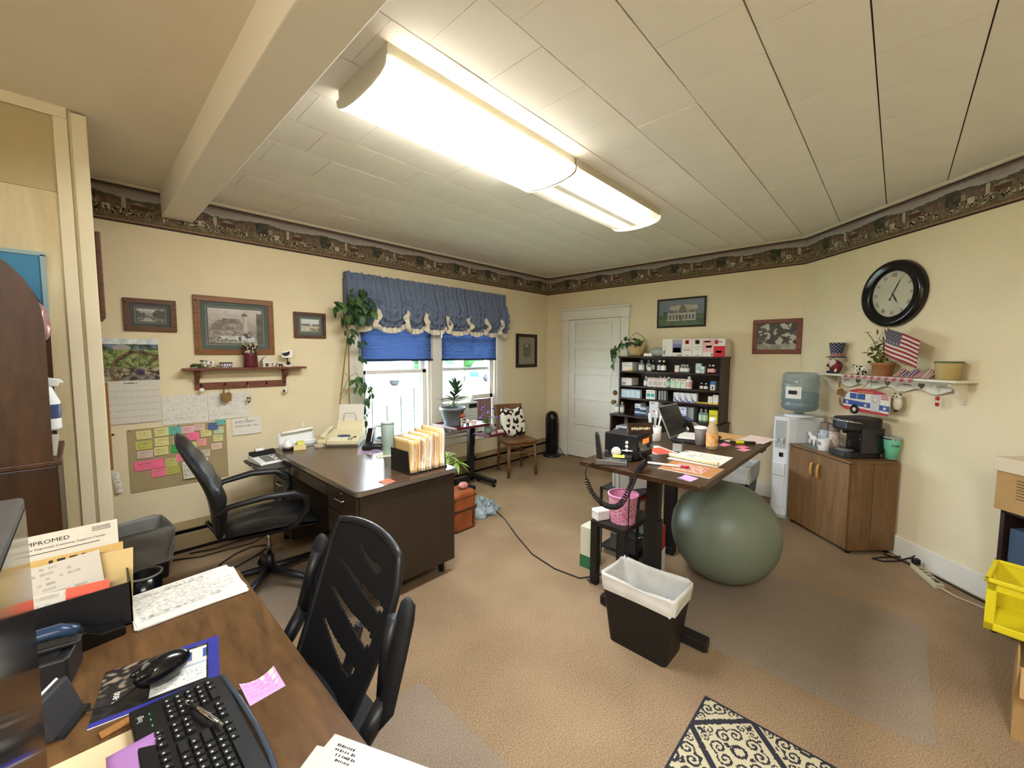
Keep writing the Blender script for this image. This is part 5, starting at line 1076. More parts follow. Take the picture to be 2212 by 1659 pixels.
# ------------------------------------------------------------------ bins behind the desk
mat('liner_clear', '#dfe0dc', .3, alpha=.6, var=(9, .15)); mat('liner_grey', '#8f8e88', .35, alpha=.93, var=(9, .18)); mat('liner_white', '#e2e1dc', .35, alpha=.9, var=(9, .1))
def bin_rect(name, label, loc, rz, bw, bd, tw_, td, h, mt, liner, drop=.12, grp=None, puff=.012, seed=1):
    t = thing(name, label, 'waste bin', loc, rz, grp)
    def ring(w, d, r=.025): return rrect(-w/2, w/2, -d/2, d/2, r, 3)
    lo, hi = ring(bw, bd), ring(tw_, td); n = len(lo); q = MB()
    def at(v, s=1): return [((a[0]*(1-v)+b[0]*v)*s, (a[1]*(1-v)+b[1]*v)*s) for a, b in zip(lo, hi)]
    q.grid(n, 6, lambda u, v: (*at(v)[round(u*n) % n], h*v), wrap=True, smooth=False); q.grid(n, 6, lambda u, v: (*at(v, .975)[round(u*n) % n], .006+(h-.006)*v), wrap=True, smooth=False)
    q.add([(x, y, 0) for x, y in lo], [tuple(range(n))]); q.o('shell', mt, t)
    m_ = 96
    def rp(u, v):
        P = at(min(1, max(0, v)), 1); f = u*n; i = int(f) % n; k = f-int(f); a, b = P[i], P[(i+1) % n]; return (a[0]*(1-k)+b[0]*k, a[1]*(1-k)+b[1]*k)
    def lin(u, v):   # v 0..0.55 outside flap upwards, 0.55..1 down inside
        if v < .5:
            s = v/.5; x, y = rp(u, 1-drop/h*(1-s)); k = 1.012+puff/.15*(.6+wob(u*30, s*2, seed))*(.6+.4*math.sin(PI*s))*.35; z = h-drop*(1-s)+.006*s+(.014*wob(u*14, 3, seed)*(1-s))+.006*wob(u*22, 1, seed)*s
        else:
            s = (v-.5)/.5; x, y = rp(u, 1-s*.75); k = .965-.05*s*(.5+wob(u*20, s*4, seed+3))-.02*s; z = h+.006-s*h*.75+.01*wob(u*18, s*5, seed)+.006*wob(u*22, 1, seed)*(1-s)
        return (x*k, y*k, z)
    MB().grid(m_, 22, lin, wrap=True).o('liner', liner, t)
    return t
bin_rect('waste_bin', 'waste bin with a grey plastic liner beside the heater, left of the executive chair', (.22, 3.66, 0), R(6), .24, .24, .30, .30, .36, 'black_plastic', 'liner_grey', .24, None, .06, 2)
rb = thing('round_bin', 'round black bin with pale rim behind the laminate desk', 'waste bin', (.19, 3.04, 0))
MB().lathe([(.0, .002), (.07, .002), (.08, .275), (.075, .275), (.065, .01), (0, .01)], 28, cap=False).o('bucket', 'black_gloss', rb); MB().lathe([(.074, .272), (.084, .275), (.084, .284), (.074, .284)], 28, cap=False).o('rim', 'key_grey', rb)
# ------------------------------------------------------------------ rug and chair mats
def scroll(u, v):
    dx, dy = (1-u)*.62, (1-v)*.92                    # metres from the corner nearest the desk
    dark = H('#26272f'); cream = H('#b8ad8e'); e = .010*wob(dx*85, dy*85)
    if min(dx, dy, .62-dx, .92-dy) < .010: return dark
    x = (dx/.37 % 1)-.5; y = (dy/.37 % 1)-.5
    if abs(x)+abs(y) > .5: x -= math.copysign(.5, x); y -= math.copysign(.5, y)
    ax, ay = abs(x), abs(y)
    if ax+ay > .455+e: return dark
    if ax+ay > .425+e: return cream
    r = math.hypot(x, y)
    if r < .085: return dark if .045 < r+e < .078 else cream
    if ay > ax: ax, ay = ay, ax
    for cx_, cy_, R_, sg in ((.175, .085, .082, 1), (.315, .055, .06, -1)):
        px_, py_ = ax-cx_, ay-cy_; q = math.hypot(px_, py_); th_ = math.atan2(py_, px_)*sg
        if q < R_:
            ph_ = (q/(R_*.62)-(th_+.8)/(2*PI)) % 1
            return dark if ph_ < .45+e*4 else cream
    return dark if (ay < .016+e and ax > .30) or (abs(ax-ay) < .02+e and .24 < ax+ay < .36) or wob(dx*40, dy*40, 3) < -.34 else cream
rg = flat('scroll_rug', .62, .92, 130, 190, lambda u, v: scroll(u, v), None, (1.848, -.36, .001), R(0), th=.008)
rg.location = (1.848-.62, .547-.92, .001); tag(rg, 'black and cream scroll-patterned rug at the bottom right of the floor', 'rug')
mat('mat_clear', '#aeada8', .2, alpha=.11, spec=.5)
for loc, sx, sy, lab in (((2.2, -.19, .001), 1.05, 1.1, 'clear plastic chair mat under the exercise ball'), ((.10, .55, .001), .92, 1.0, 'clear plastic chair mat under the mesh task chair'), ((.40, 2.28, .001), .63, 1.2, 'clear plastic chair mat under the executive chair')):
    q = MB().prism(rrect(0, sx, 0, sy, .05), 0, .0025).o('chair_mat', 'mat_clear', None, loc); tag(q, lab, 'floor mat')

# ------------------------------------------------------------------ dark bookcase of remedies on the back wall
wood('bookcase_wood', '#3a2418', '#1e120b', .45, axis=2, scale=1.2, stretch=8)
bc = thing('bookcase', 'dark wooden bookcase of medicine boxes and bottles against the back wall', 'bookcase', (0, 0, 0))
BX, BY0, BY1 = 4.75, 1.372, 2.595
SHZ = (1.322, 1.138, .983, .770)
for y in (BY0, BY1-.02): MB().box(BX, XB-.018, y, y+.02, .77, 1.508).o('side_panel', 'bookcase_wood', bc, bev=.002)
MB().box(BX-.012, XB-.018, BY0-.012, BY1+.012, 1.488, 1.508).o('top_board', 'bookcase_wood', bc, bev=.003)
MB().box(XB-.03, XB-.018, BY0, BY1, .05, 1.49).o('back_board', 'bookcase_wood', bc)
for z in SHZ[:3]: MB().box(BX+.004, XB-.03, BY0+.02, BY1-.02, z-.022, z).o('shelf', 'bookcase_wood', bc, bev=.002)
MB().box(4.66, XB-.018, BY0-.03, 2.67, .748, .770).o('counter', 'bookcase_wood', bc, bev=.003)
for y in (BY0-.02, 2.645): MB().box(4.67, XB-.018, y, y+.02, 0, .748).o('base_side', 'bookcase_wood', bc)
for z in (.52, .30, .07): MB().box(4.68, XB-.03, BY0, 2.645, z-.022, z).o('shelf', 'bookcase_wood', bc, bev=.002)

PAL = {}
def cm(c, rough=.6):
    k = (c, rough)
    if k not in PAL: PAL[k] = mat('tone_%s_%d' % (c.lstrip('#'), rough*100), c, rough)
    return PAL[k]
def carton(label, y0, y1, z, h, dep, c, marks=(), x=4.775, grp='remedies on the bookcase', name='medicine_box', cat='box'):
    """upright carton facing the room; marks = (u0,u1,v0,v1,colour) panels printed on the front"""
    t = thing(name, label, cat, (x, (y0+y1)/2, z+.0004), RZB, grp); w = (y1-y0)*.97
    MB().box(-w/2, w/2, 0, dep, 0, h).o('carton', cm(c), t, bev=.0015)
    for a, b, c_, d_, k in marks: MB().box(-w/2+w*a, -w/2+w*b, -.0008, .0005, h*c_, h*d_).o('print_panel', cm(k), t)
    return t
def row(n, label_fn, y0, w, z, h, dep, c, gap=.002, **k):
    for i in range(n): carton(label_fn(i), y0-w*(i+1)-gap*i, y0-w*i-gap*i, z, h, dep, c, **k)
GREY = '#6e6a60'; TXT = '#9a968c'
def L4(c=GREY): return ((.12, .7, .8, .87, c), (.12, .88, .66, .69, TXT), (.12, .8, .58, .61, TXT), (.12, .85, .5, .53, TXT))
def bottle(label, y, z, h, r, body, cap, lab, x=4.80, neck=.35, grp='remedies on the bookcase', name='medicine_bottle', capr=None):
    t = thing(name, label, 'bottle', (x, y, z+.0004), 0, grp)
    MB().lathe([(r*.9, 0), (r, .003), (r, h*.66), (r*.8, h*.74), (r*neck*1.1, h*.80), (r*neck, h*.86)], 16).o('bottle', body, t)
    MB().lathe([(r*neck*1.3, h*.84), (r*neck*1.3, h*.99), (r*neck*1.0, h)], 14).o('cap', cap, t)
    if lab: MB().lathe([(r*1.012, h*.14), (r*1.012, h*.56)], 16, cap=False).o('label', lab, t)
    return t
mat('amber', '#2b1a10', .15, spec=.6); mat('clear_plastic', '#b9c0bd', .2, alpha=.55); mat('clear_glass', '#9fb3aa', .1, alpha=.5); mat('label_white', '#dfddd6', .6); mat('label_pink', '#d9a8a0', .6); mat('label_green', '#a9c7a6', .6); mat('cap_white', '#e2e1dc', .5); mat('cap_grey', '#8d9490', .5)
Z1, Z2, Z3, Z4 = SHZ
# top row of big cartons
def top_art(k):
    return {0: ((.1, .45, .35, .62, '#cfccc2'), (.08, .3, .1, .35, '#8a8a84')), 1: ((.02, .98, .72, .95, '#9a9aac'), (.02, .98, .22, .72, '#6d7191'), (.05, .9, .22, .5, '#3c466b'), (.55, .97, .04, .12, '#8a8f92')),
            2: ((.3, .72, .70, .94, '#c2442f'), (.40, .62, .73, .86, '#f0d8c8'), (.15, .85, .52, .55, '#d08a7c'), (.15, .85, .32, .44, '#b4aea4'), (.35, .75, .06, .1, TXT)),
            3: ((.28, .72, .70, .94, '#4d2a1d'), (.40, .6, .76, .88, '#e8c08c'), (.15, .9, .52, .57, '#b6a79a'), (.3, .7, .40, .44, TXT), (.35, .75, .06, .1, TXT)),
            4: ((.04, .96, .26, .95, '#dba9a6'), (.1, .7, .80, .88, '#c97f7e'), (.3, .85, .5, .62, '#c58481'), (.78, .97, .05, .2, '#7f8580')),
            5: ((.0, 1, 0, .60, '#c5222f'), (.05, .38, .70, .94, '#b0202c'), (.4, .75, .80, .84, '#3a3433'), (.2, .7, .22, .34, '#efe3de'))}[k]
tl = ('plain white carton at the left of the row on top of the bookcase', 'white carton with a blue-grey picture on top of the bookcase', 'white carton with a red picture square on top of the bookcase', 'white carton with a brown picture square on top of the bookcase', 'pale pink printed carton on top of the bookcase', 'red and white carton at the right of the row on top of the bookcase')
ty = (2.045, 1.925, 1.815, 1.704, 1.588, 1.472)
for k in range(6):
    y1 = ty[k]; y0 = ty[k+1] if k < 5 else 1.354
    carton(tl[k], y0, y1, 1.508, .205-.002*k, .2, '#dad6cb' if k < 5 else '#dcd7d0', top_art(k), x=4.772, grp='cartons on top of the bookcase')
carton('second red carton edge-on at the right end of the bookcase top', 1.30, 1.352, 1.508, .19, .2, '#b8303a', ((0, .4, .3, 1, '#d8c9c4'),), x=4.80, grp='cartons on top of the bookcase') if False else 0
# row 1
carton('wide white carton with orange corner on the first bookcase shelf', 2.425, 2.572, Z1, .108, .18, '#dedbd2', L4('#b9a27a')+((.35, 1, 0, .12, '#e0a23c'), (.7, 1, .1, .2, '#e0a23c')))
for k, (y, h, r, lb) in enumerate(((2.313, .138, .034, 'clear serum bottle at the front left of the first shelf'), (2.262, .14, .03, 'clear serum bottle behind, second on the first shelf'), (2.207, .095, .026, 'short clear vial on the first shelf'), (2.205, .14, .026, 'tall dark vial behind the short one on the first shelf'))):
    bottle(lb, y, Z1, h, r, 'clear_glass' if k < 3 else 'amber', 'cap_grey', 'label_white', x=4.80 if k in (0, 2) else 4.88)
for k, y in enumerate((2.083, 2.033)): bottle('%s brown bottle of the pair on the first shelf' % ('left', 'right')[k], y, Z1, .138, .030, 'amber', 'cap_white', mat('label_lilac', '#b9b3cf', .6) if k == 0 else 'label_white')
carton('small white carton with red base on the first shelf', 1.843, 1.893, Z1, .082, .06, '#ddd8d0', ((0, 1, 0, .1, '#b0303a'),)+L4())
for k, y in enumerate((1.815, 1.785, 1.756)): bottle('%s of three squat silver-capped vials on the first shelf' % ('left', 'middle', 'right')[k], y, Z1, .092, .024, 'clear_glass', 'cap_white', 'label_white')
carton('tall teal-printed carton on the first shelf', 1.602, 1.657, Z1, .108, .06, '#cfdad3', ((.1, .9, .3, .7, '#9fc0b4'), (.1, .7, .8, .9, '#77988d')))
carton('short teal-printed carton on the first shelf', 1.561, 1.600, Z1, .078, .05, '#cfdad3', ((.1, .9, .2, .6, '#9fc0b4'),))
for k, y in enumerate((1.512, 1.475)): bottle('%s small dark bottle with white cap at the right of the first shelf' % ('left', 'right')[k], y, Z1, .095, .025, 'amber', 'cap_white', 'label_pink')
# row 2
carton('wide white carton with black lettering on the second shelf', 2.428, 2.575, Z2, .092, .19, '#dcd8d0', ((.02, .98, .88, .95, '#c9837a'), (.05, .75, .68, .74, GREY), (.05, .5, .30, .42, '#4a4a4e'), (.05, .4, .14, .24, '#4a4a4e')))
bottle('clear vial left of the pink cartons on the second shelf', 2.25, Z2, .12, .027, 'clear_glass', 'cap_white', 'label_white')
row(4, lambda i: ('front pink-topped carton', 'second pink-topped carton', 'third pink-topped carton', 'last pink-topped carton')[i]+' of a run on the second shelf', 2.222, .06, Z2, .11, .055, '#dcd4cd', marks=((.15, .85, .84, .93, '#c4625c'), (.3, .75, .45, .62, TXT), (.3, .75, .2, .4, TXT)))
bottle('green-labelled vial on the second shelf', 1.968, Z2, .126, .03, 'clear_glass', 'cap_white', 'label_green')
row(3, lambda i: ('front pale green carton', 'second pale green carton', 'third pale green carton')[i]+' of a run on the second shelf', 1.937, .058, Z2, .11, .055, '#c6d6bf', marks=((.3, .9, .82, .93, '#b5524c'), (.1, .6, .55, .62, '#6d806b')))
for k, y in enumerate((2.12, 2.07)): bottle('%s dark vial standing behind the pink cartons on the second shelf' % ('left', 'right')[k], y, Z2, .126, .022, 'amber', 'cap_white', None, x=4.92)
bottle('large white serum bottle with pink band on the second shelf', 1.73, Z2, .14, .036, 'white_plastic', 'cap_white', 'label_pink')
for k, y in enumerate((1.592, 1.545)): bottle('%s small black-topped vial on the second shelf' % ('left', 'right')[k], y, Z2, .074, .02, 'amber', 'cap_white', 'label_white')
carton('blue-topped white carton at the right of the second shelf', 1.444, 1.494, Z2, .098, .06, '#dcdad6', ((0, 1, .62, 1, '#2f6cab'), (.35, .65, .1, .45, '#3c3c44')))
# row 3
row(4, lambda i: ('front', 'second', 'third', 'last')[i]+' pale blue carton of a run on the third shelf', 2.572, .064, Z3, .104, .05, '#c3d4db', marks=((.1, .9, .85, .93, '#7d8fa0'), (.15, .8, .3, .34, '#8da4b4')))
row(3, lambda i: ('front', 'second', 'third')[i]+' white carton with green squares on the third shelf', 2.237, .118, Z3, .113, .05, '#dcdcd4', gap=-.05, marks=((.1, .47, .3, .62, '#2f8f80'), (.55, .93, .3, .62, '#2f8f80'))) if False else 0
carton('white carton with two green squares on the third shelf', 2.12, 2.237, Z3, .113, .06, '#dcdcd4', ((.1, .47, .28, .62, '#2f8f80'), (.55, .93, .28, .62, '#2f8f80'), (.1, .8, .8, .84, TXT)))
for i, y in enumerate((2.09, 2.06, 2.03)): carton(('first', 'second', 'third')[i]+' greyish carton edge behind the green-square carton', y-.026, y, Z3, .11, .06, '#8b8f8a', x=4.80+.01*i)
row(4, lambda i: ('front', 'second', 'third', 'last')[i]+' white carton with a blue curve on the third shelf', 1.897, .065, Z3, .105, .05, '#dad9d6', marks=((.05, .3, .55, .8, '#c9cde0'), (.12, .26, .3, .6, '#3d4f94'), (.22, .5, .1, .34, '#3d4f94'), (.45, .95, .02, .14, '#3d4f94')))
carton('shorter of two white cartons with yellow base on the third shelf', 1.464, 1.512, Z3, .085, .06, '#dcd9d0', ((0, 1, 0, .16, '#e3b93a'), (.2, .7, .5, .54, TXT)))
carton('taller of two white cartons with yellow base on the third shelf', 1.405, 1.462, Z3, .104, .06, '#dcd9d0', ((0, 1, 0, .16, '#e3b93a'), (.2, .8, .78, .83, '#b9845c')))
carton('flat yellow box lying on the third shelf', 1.515, 1.64, Z3, .012, .09, '#c9a93a')
# row 4
for k, y in enumerate((2.61, 2.555)): bottle('%s clear saline bottle on the bookcase counter by the door' % ('left', 'right')[k], y, Z4, .148, .028, 'clear_plastic', 'cap_white', 'label_white', x=4.76+.02*k)
carton('blue-white carton stack front on the bookcase counter', 2.312, 2.392, Z4, .14, .16, '#cfd2d6', ((0, 1, .32, .62, '#2f3d5f'), (0, 1, 0, .18, '#3b4b70'), (.1, .6, .75, .8, GREY)), x=4.80)
carton('smaller navy-banded carton on the bookcase counter', 2.226, 2.310, Z4, .105, .16, '#b9bfc6', ((0, 1, .4, .72, '#33415f'), (0, 1, 0, .25, '#2b3854'), (.2, .7, .5, .58, '#d6d6d6')), x=4.77)
carton('tall white carton with a red mark on the bookcase counter', 2.062, 2.178, Z4, .19, .14, '#dad9d8', ((.15, .6, .86, .91, GREY), (.35, .68, .36, .42, '#c13c3c'), (.4, .9, .06, .1, TXT)), x=4.75)
carton('white carton beside the laptop on the bookcase counter', 1.95, 2.058, Z4, .14, .12, '#d8d8d6', ((.1, .7, .8, .86, GREY),), x=4.76)
carton('left white and blue carton behind the laptop', 1.812, 1.885, Z4, .152, .12, '#ccd3e2', ((.1, .9, .1, .5, '#8fa3cf'), (.1, .7, .82, .9, GREY)), x=4.77)
carton('middle white and blue carton behind the laptop', 1.735, 1.808, Z4, .152, .14, '#ccd3e2', ((.1, .9, .1, .5, '#8fa3cf'), (.1, .7, .82, .9, GREY)), x=4.76)
carton('right grey carton behind the desk phone', 1.66, 1.73, Z4, .152, .14, '#8d9290', (), x=4.78)
for k, y in enumerate((1.583, 1.537)): bottle('%s tall pale green bottle on the counter behind the juice bottle' % ('left', 'right')[k], y, Z4, .15, .028, 'clear_glass', 'cap_grey', 'label_green')
carton('bright yellow carton at the right of the bookcase counter', 1.40, 1.492, Z4, .146, .11, '#cfc51f', ((.1, .9, .6, .64, '#6d6a30'), (.1, .7, .3, .33, '#6d6a30')), x=4.765)
for i, (y0, y1, z, h, c, lb) in enumerate(((2.24, 2.63, .52, .05, '#cfcad2', 'flat white box on the lower bookcase shelf near the door'), (2.26, 2.60, .571, .045, '#d8d4da', 'second flat white box stacked on the lower bookcase shelf'), (2.25, 2.62, .30, .14, '#5d6577', 'dark blue-grey carton on the bookcase bottom shelf'))):
    carton(lb, y0, y1, z, h, .24, c, ((.05, .3, .3, .7, '#8d86a0'), (.4, .6, .3, .7, '#8d86a0'), (.7, .95, .3, .7, '#8d86a0')), x=4.70)
# basket plant and blister bag on top
mat('wicker', '#b59d6c', .8, var=(50, .25), bump=(120, .4))
bp_ = thing('basket_plant', 'pothos in a pale wicker basket on top of the bookcase', 'plant', (4.88, 2.43, 1.5085))
MB().lathe([(.075, 0), (.09, .02), (.125, .09), (.13, .13), (.122, .13), (.11, .08), (0, .07)], 22, sx=.8).o('basket', 'wicker', bp_); MB().tube([(0, -.12, .12), (0, -.09, .24), (0, 0, .30), (0, .09, .24), (0, .12, .12)], .007, 8).o('handle', 'wicker', bp_)
pm = [leaf_mesh(.075, .055, .2, .4, m='leaf_dark'), leaf_mesh(.065, .05, .2, .5, m='leaf_mid')]
rr = random.Random(21)
for k in range(26): put_leaf(rr.choice(pm), (rr.uniform(-.11, .02), rr.uniform(-.10, .12), .13+rr.uniform(0, .12)), R(rr.uniform(90, 270)), R(rr.uniform(-10, 50)), rr.uniform(-.4, .4), bp_, rr.uniform(.7, 1.1))
for k in range(24): s = k/24; put_leaf(rr.choice(pm), (-.11-.03*math.sin(k), .12+.13*min(1, s*1.6)+.03*math.cos(k*2), .17-.14*s+.04*math.sin(k*1.7)), R(rr.uniform(80, 240)), R(rr.uniform(20, 80)), rr.uniform(-.5, .5), bp_, rr.uniform(.8, 1.15))
MB().tube([(-.1, .1, .1), (-.13, .18, .06), (-.15, .22, -.05), (-.15, .235, -.14)], .003, 5).o('trailing_stem', 'stem_green', bp_)
for k in range(7): put_leaf(pm[1], (-.15, .22+.012*(k % 3), .03-.028*k), R(rr.uniform(120, 230)), R(60), rr.uniform(-.5, .5), bp_, .8)
bl_ = thing('blister_bag', 'clear bag of silver blister packs beside the wicker basket', 'bag', (4.85, 2.13, 1.5085))
for k in range(7): MB().at(.0+.02*math.sin(k), -.05+.03*k*.8, .006+.012*(k % 4), rz=.5*k, rx=.25*math.sin(k*2)).box(-.05, .05, -.02, .02, 0, .004).ball((-.03, 0, .005), .008, .008, .005, 7, 4).ball((0, 0, .005), .008, .008, .005, 7, 4).ball((.03, 0, .005), .008, .008, .005, 7, 4).o('blister_strip', 'chrome', bl_)
MB().ball((0, 0, .05), .09, .11, .055, 18, 10, lambda d: 1+.25*wob(d.x*4, d.y*4, d.z*4)).o('plastic_film', 'clear_plastic', bl_)
MB().at(-.02, .09, 0).prism([(-.07, 0), (.07, 0), (.07, .006), (-.07, .035)], -.05, .05, 'y').o('paper_flap', 'paper', bl_)

# ------------------------------------------------------------------ pictures on the back wall
def house(u, v):
    n = wob(u*8, v*8, 71)
    c = mixc(H('#5d6677'), H('#828894'), v*.9+.3*n) if v > .42 else mixc(H('#2f4a26'), H('#4d6a36'), n+.5)
    if .2 < u < .82 and .20 < v < .48: c = H('#cfcabc') if (v > .43 or v < .24) else (H('#b8b3a6') if (u*14) % 1 < .45 else H('#57524b'))
    if .28 < u < .84 and .48 < v < .60: c = H('#8c8574') if (u*9) % 1 < .5 else H('#6b6558')
    if .26 < u < .86 and .60 < v < .80-abs(u-.56)*.14: c = H('#bdb39e')
    if abs(u-.54) < .13 and .5 < v < .82-abs(u-.54)*1.7: c = H('#a89e8a') if abs(u-.54) > .09-(v-.55)*.25 else H('#6d675a')
    if .1 < u < .19 and .4 < v < .55 and n > -.1: c = H('#2c3a26')
    if abs(u-.5) < .025 and .2 < v < .4: c = H('#6b4a3a')
    return c
framed('black-framed painting of a white farmhouse on the back wall', XB*0+4.01-2.238, 4.01-1.652, 1.862, 2.215, .02, 'black_wood', house, None, 0, (90, 56), lip=False, base=(XB, 4.01, 0), rz=RZB)
def cows(u, v):
    n = wob(u*6, v*5, 81)+.5*wob(u*14, v*12, 4)
    if v < .22: return mixc(H('#8d8678'), H('#c2bba9'), n+.5)
    return H('#cbc4b2') if n > .16 else mixc(H('#2b2621'), H('#5c5449'), n+.6)
framed('red-brown framed sepia photo of a cow herd on the back wall', 4.01-1.16, 4.01-.72, 1.542, 1.904, .045, 'red_frame', cows, None, 0, (70, 56), lip=False, base=(XB, 4.01, 0), rz=RZB)

# ------------------------------------------------------------------ water cooler and bin
mat('cooler_white', '#d9dde0', .35); mat('cooler_grey', '#a7abab', .4); mat('bottle_blue', '#7d97a0', .08, alpha=.5, spec=.6)
wc = thing('water_cooler', 'white water cooler with a blue bottle on top beside the brown cabinet', 'water cooler', (0, 0, 0))
plan = [(4.483, .82), (4.462, .70), (4.50, .645), (4.69, .46), (4.86, .62), (4.80, .83)]
MB().prism(plan, .02, .955).o('cabinet', 'cooler_white', wc, bev=.012)
MB().prism([(x*.985+.07, y*.985+.01) for x, y in plan], 0, .03).o('plinth', 'cooler_grey', wc)
cy_ = MB().at(4.472, .76, 0, rz=math.atan2(-.12, -.021))
def cf(): return MB().at(4.4725, .76, 0, rz=math.atan2(-.12, -.021))      # local x along the front to the right, y into the cooler
cf().box(-.045, .045, -.004, .002, .66, .92).o('tap_panel', 'cooler_grey', wc, bev=.002)
cf().box(-.052, .052, -.012, .004, .40, .52).o('drip_tray', 'cooler_white', wc, bev=.004); cf().box(-.05, .05, -.006, .0, .10, .39).o('lower_door', 'cooler_white', wc, bev=.003)
cf().box(-.004, .03, -.007, -.002, .58, .62).o('rating_plate', 'black_plastic', wc)
for x in (-.025, .025): cf().cyl((x, 0, .745), (x, -.035, .745), .008, n=10).cyl((x, -.03, .75), (x, -.03, .715), .007, n=10).box(x-.01, x+.01, -.045, -.015, .75, .758).o('tap', 'cooler_white', wc)
MB().lathe([(.12, .953), (.13, .965), (.085, .975), (.06, .98)], 24, (4.63, .65, 0)).o('bottle_seat', 'cooler_white', wc)
wb = thing('water_bottle', 'large blue five-gallon water bottle upside down on the cooler', 'water bottle', (4.63, .65, .9805))
prof = [(.03, 0), (.05, .02), (.12, .035), (.145, .06), (.148, .10), (.141, .112), (.148, .124), (.148, .20), (.141, .212), (.148, .224), (.148, .31), (.141, .322), (.147, .336), (.142, .37), (.12, .388), (.02, .392)]
MB().lathe(prof, 30).o('bottle', 'bottle_blue', wb); MB().lathe([(r*.965, z) for r, z in prof[1:8]]+[(0, .20)], 26).o('water', 'bottle_blue', wb)
MB().grid(6, 4, lambda u, v: (-.1495*math.cos(.45-.9*u-.25), -.1495*math.sin(.45-.9*u-.25), .15+.11*v)).o('label', 'label_white', wb); MB().at(-.1495*math.cos(-.25), -.1495*math.sin(-.25), .205, rz=-.25).box(-.003, .001, -.035, .035, -.016, .02).o('logo', 'ink', wb)
bin_rect('waste_bin', 'tall black waste bin with a clear liner between the standing desk and the cooler', (4.22, 1.10, 0), R(0), .30, .32, .36, .40, .53, 'black_plastic', 'liner_clear', .16, None, .02, 6)

# ------------------------------------------------------------------ brown cabinet with coffee things
wood('cabinet_brown', '#80603c', '#5a4027', .4, axis=2, scale=.9, stretch=9)
CS0, CS1, CD, CH = .47, 1.12, .385, .725
cb = thing('storage_cabinet', 'brown two-door wooden cabinet on the slanting wall', 'cabinet', DG(CS0), RZD)
W_ = CS1-CS0
MB().box(0, W_, -CD, -.02, .03, CH-.018).o('carcass', 'cabinet_brown', cb); MB().box(-.006, W_+.006, -CD-.018, -.018, CH-.018, CH).o('top_board', 'cabinet_brown', cb, bev=.004)
for a, b in ((.004, W_/2-.0015), (W_/2+.0015, W_-.004)):
    q = MB().box(a, b, -CD-.016, -CD, .035, CH-.024).o('door', 'cabinet_brown', cb, bev=.002); x = (b-.035) if a < .1 else (a+.035)
    MB().tube([(x, -CD-.016, CH-.22), (x, -CD-.034, CH-.21), (x, -CD-.04, CH-.16), (x, -CD-.034, CH-.11), (x, -CD-.016, CH-.10)], [.011, .011, .012, .011, .011], 10, flat=.7).o('handle', 'honey_wood', q) if 'honey_wood' in M or mat('honey_wood', '#b07f3c', .4) else 0
MB().box(W_, W_+.006, -CD, -.22, .03, CH-.018).o('end_panel', 'cabinet_brown', cb, bev=.002); MB().box(W_, W_+.006, -.216, -.02, .03, CH-.018).o('end_panel', 'cabinet_brown', cb, bev=.002)
for x, y in ((.03, -CD+.03), (W_-.03, -CD+.03), (.03, -.05), (W_-.03, -.05)): MB().cyl((x, y, 0), (x, y, .032), .018, n=10).o('foot', 'black_plastic', cb)
ZK = CH+.0005
mat('porcelain', '#dfddd8', .25, spec=.5)
cr = thing('cow_creamer', 'white porcelain cow-shaped creamer on the brown cabinet', 'creamer', DG(.56, .25, ZK), RZD+R(170))
MB().ball((0, 0, .062), .055, .026, .028).tube([(.04, 0, .07), (.065, 0, .1), (.075, 0, .105)], [.02, .016, .013], 8).tube([(.07, 0, .108), (.098, 0, .092)], [.014, .008], 8).ball((.066, .018, .115), .006, .014, .005).ball((.066, -.018, .115), .006, .014, .005).o('body', 'porcelain', cr)
for x, y in ((.035, .013), (.035, -.013), (-.035, .013), (-.035, -.013)): MB().cyl((x, y, 0), (x*.9, y, .05), .007, .011, 8).o('leg', 'porcelain', cr)
MB().tube([(-.05, 0, .07), (-.075, 0, .09), (-.07, 0, .115), (-.045, 0, .112), (-.035, 0, .085)], .005, 8).o('tail_handle', 'porcelain', cr)
tray_ = MB().prism([(-.12, -.1), (.12, -.1), (.12, .1), (-.12, .1)], 0, .004).o('glass_tray', 'clear_glass', None, DG(.66, .25, ZK), (0, 0, RZD)); tag(tray_, 'clear glass tray under the mugs on the brown cabinet', 'tray')
def mug(label, s, off, z, r, h, m, band=None, handle=None, rz=0, name='coffee_mug', cat='mug'):
    t = thing(name, label, cat, DG(s, off, z), RZD+rz)
    MB().lathe([(r*.88, 0), (r*.95, .004), (r, h), (r*.93, h), (r*.86, .008), (0, .008)], 22).o('cup', m, t)
    if band: MB().lathe([(r*.985+.0008, h*.35), (r*.997+.0008, h*.75)], 22, cap=False).o('printed_band', band, t)
    if handle: MB().tube([(-r*.95, 0, h*.8), (-r*1.6, 0, h*.78), (-r*1.75, 0, h*.5), (-r*1.5, 0, h*.22), (-r*.95, 0, h*.2)], .006, 8).o('handle', m, t)
    return t
zt_ = ZK+.0042
mat('band_floral', '#d9d3c8', .5, var=(55, .9, '#8a4a3a')); mat('band_blue', '#cfd4d6', .5, var=(45, .9, '#3f6f8f')); mat('cup_brown', '#7a6a5e', .6)
mug('white coffee mug with dark lettering at the front of the cabinet', .755, .315, ZK, .042, .10, 'porcelain', None, True)
_mg = [o for o in bpy.data.objects if o.get('label', '').startswith('white coffee mug with dark')][0]
for _z in (.068, .054): MB().box(-.018, .018, -.0437, -.0405, _z-.003, _z+.003).o('printed_line', 'ink', _mg)
for k in range(3): mug(('lowest blue-flowered paper cup', 'second blue-flowered paper cup', 'top brown paper cup')[k]+' in the left stack on the cabinet', .645, .22, zt_+.06*k if k else zt_, .040, .095, 'band_blue' if k < 2 else 'cup_brown', name='paper_cup', cat='cup')
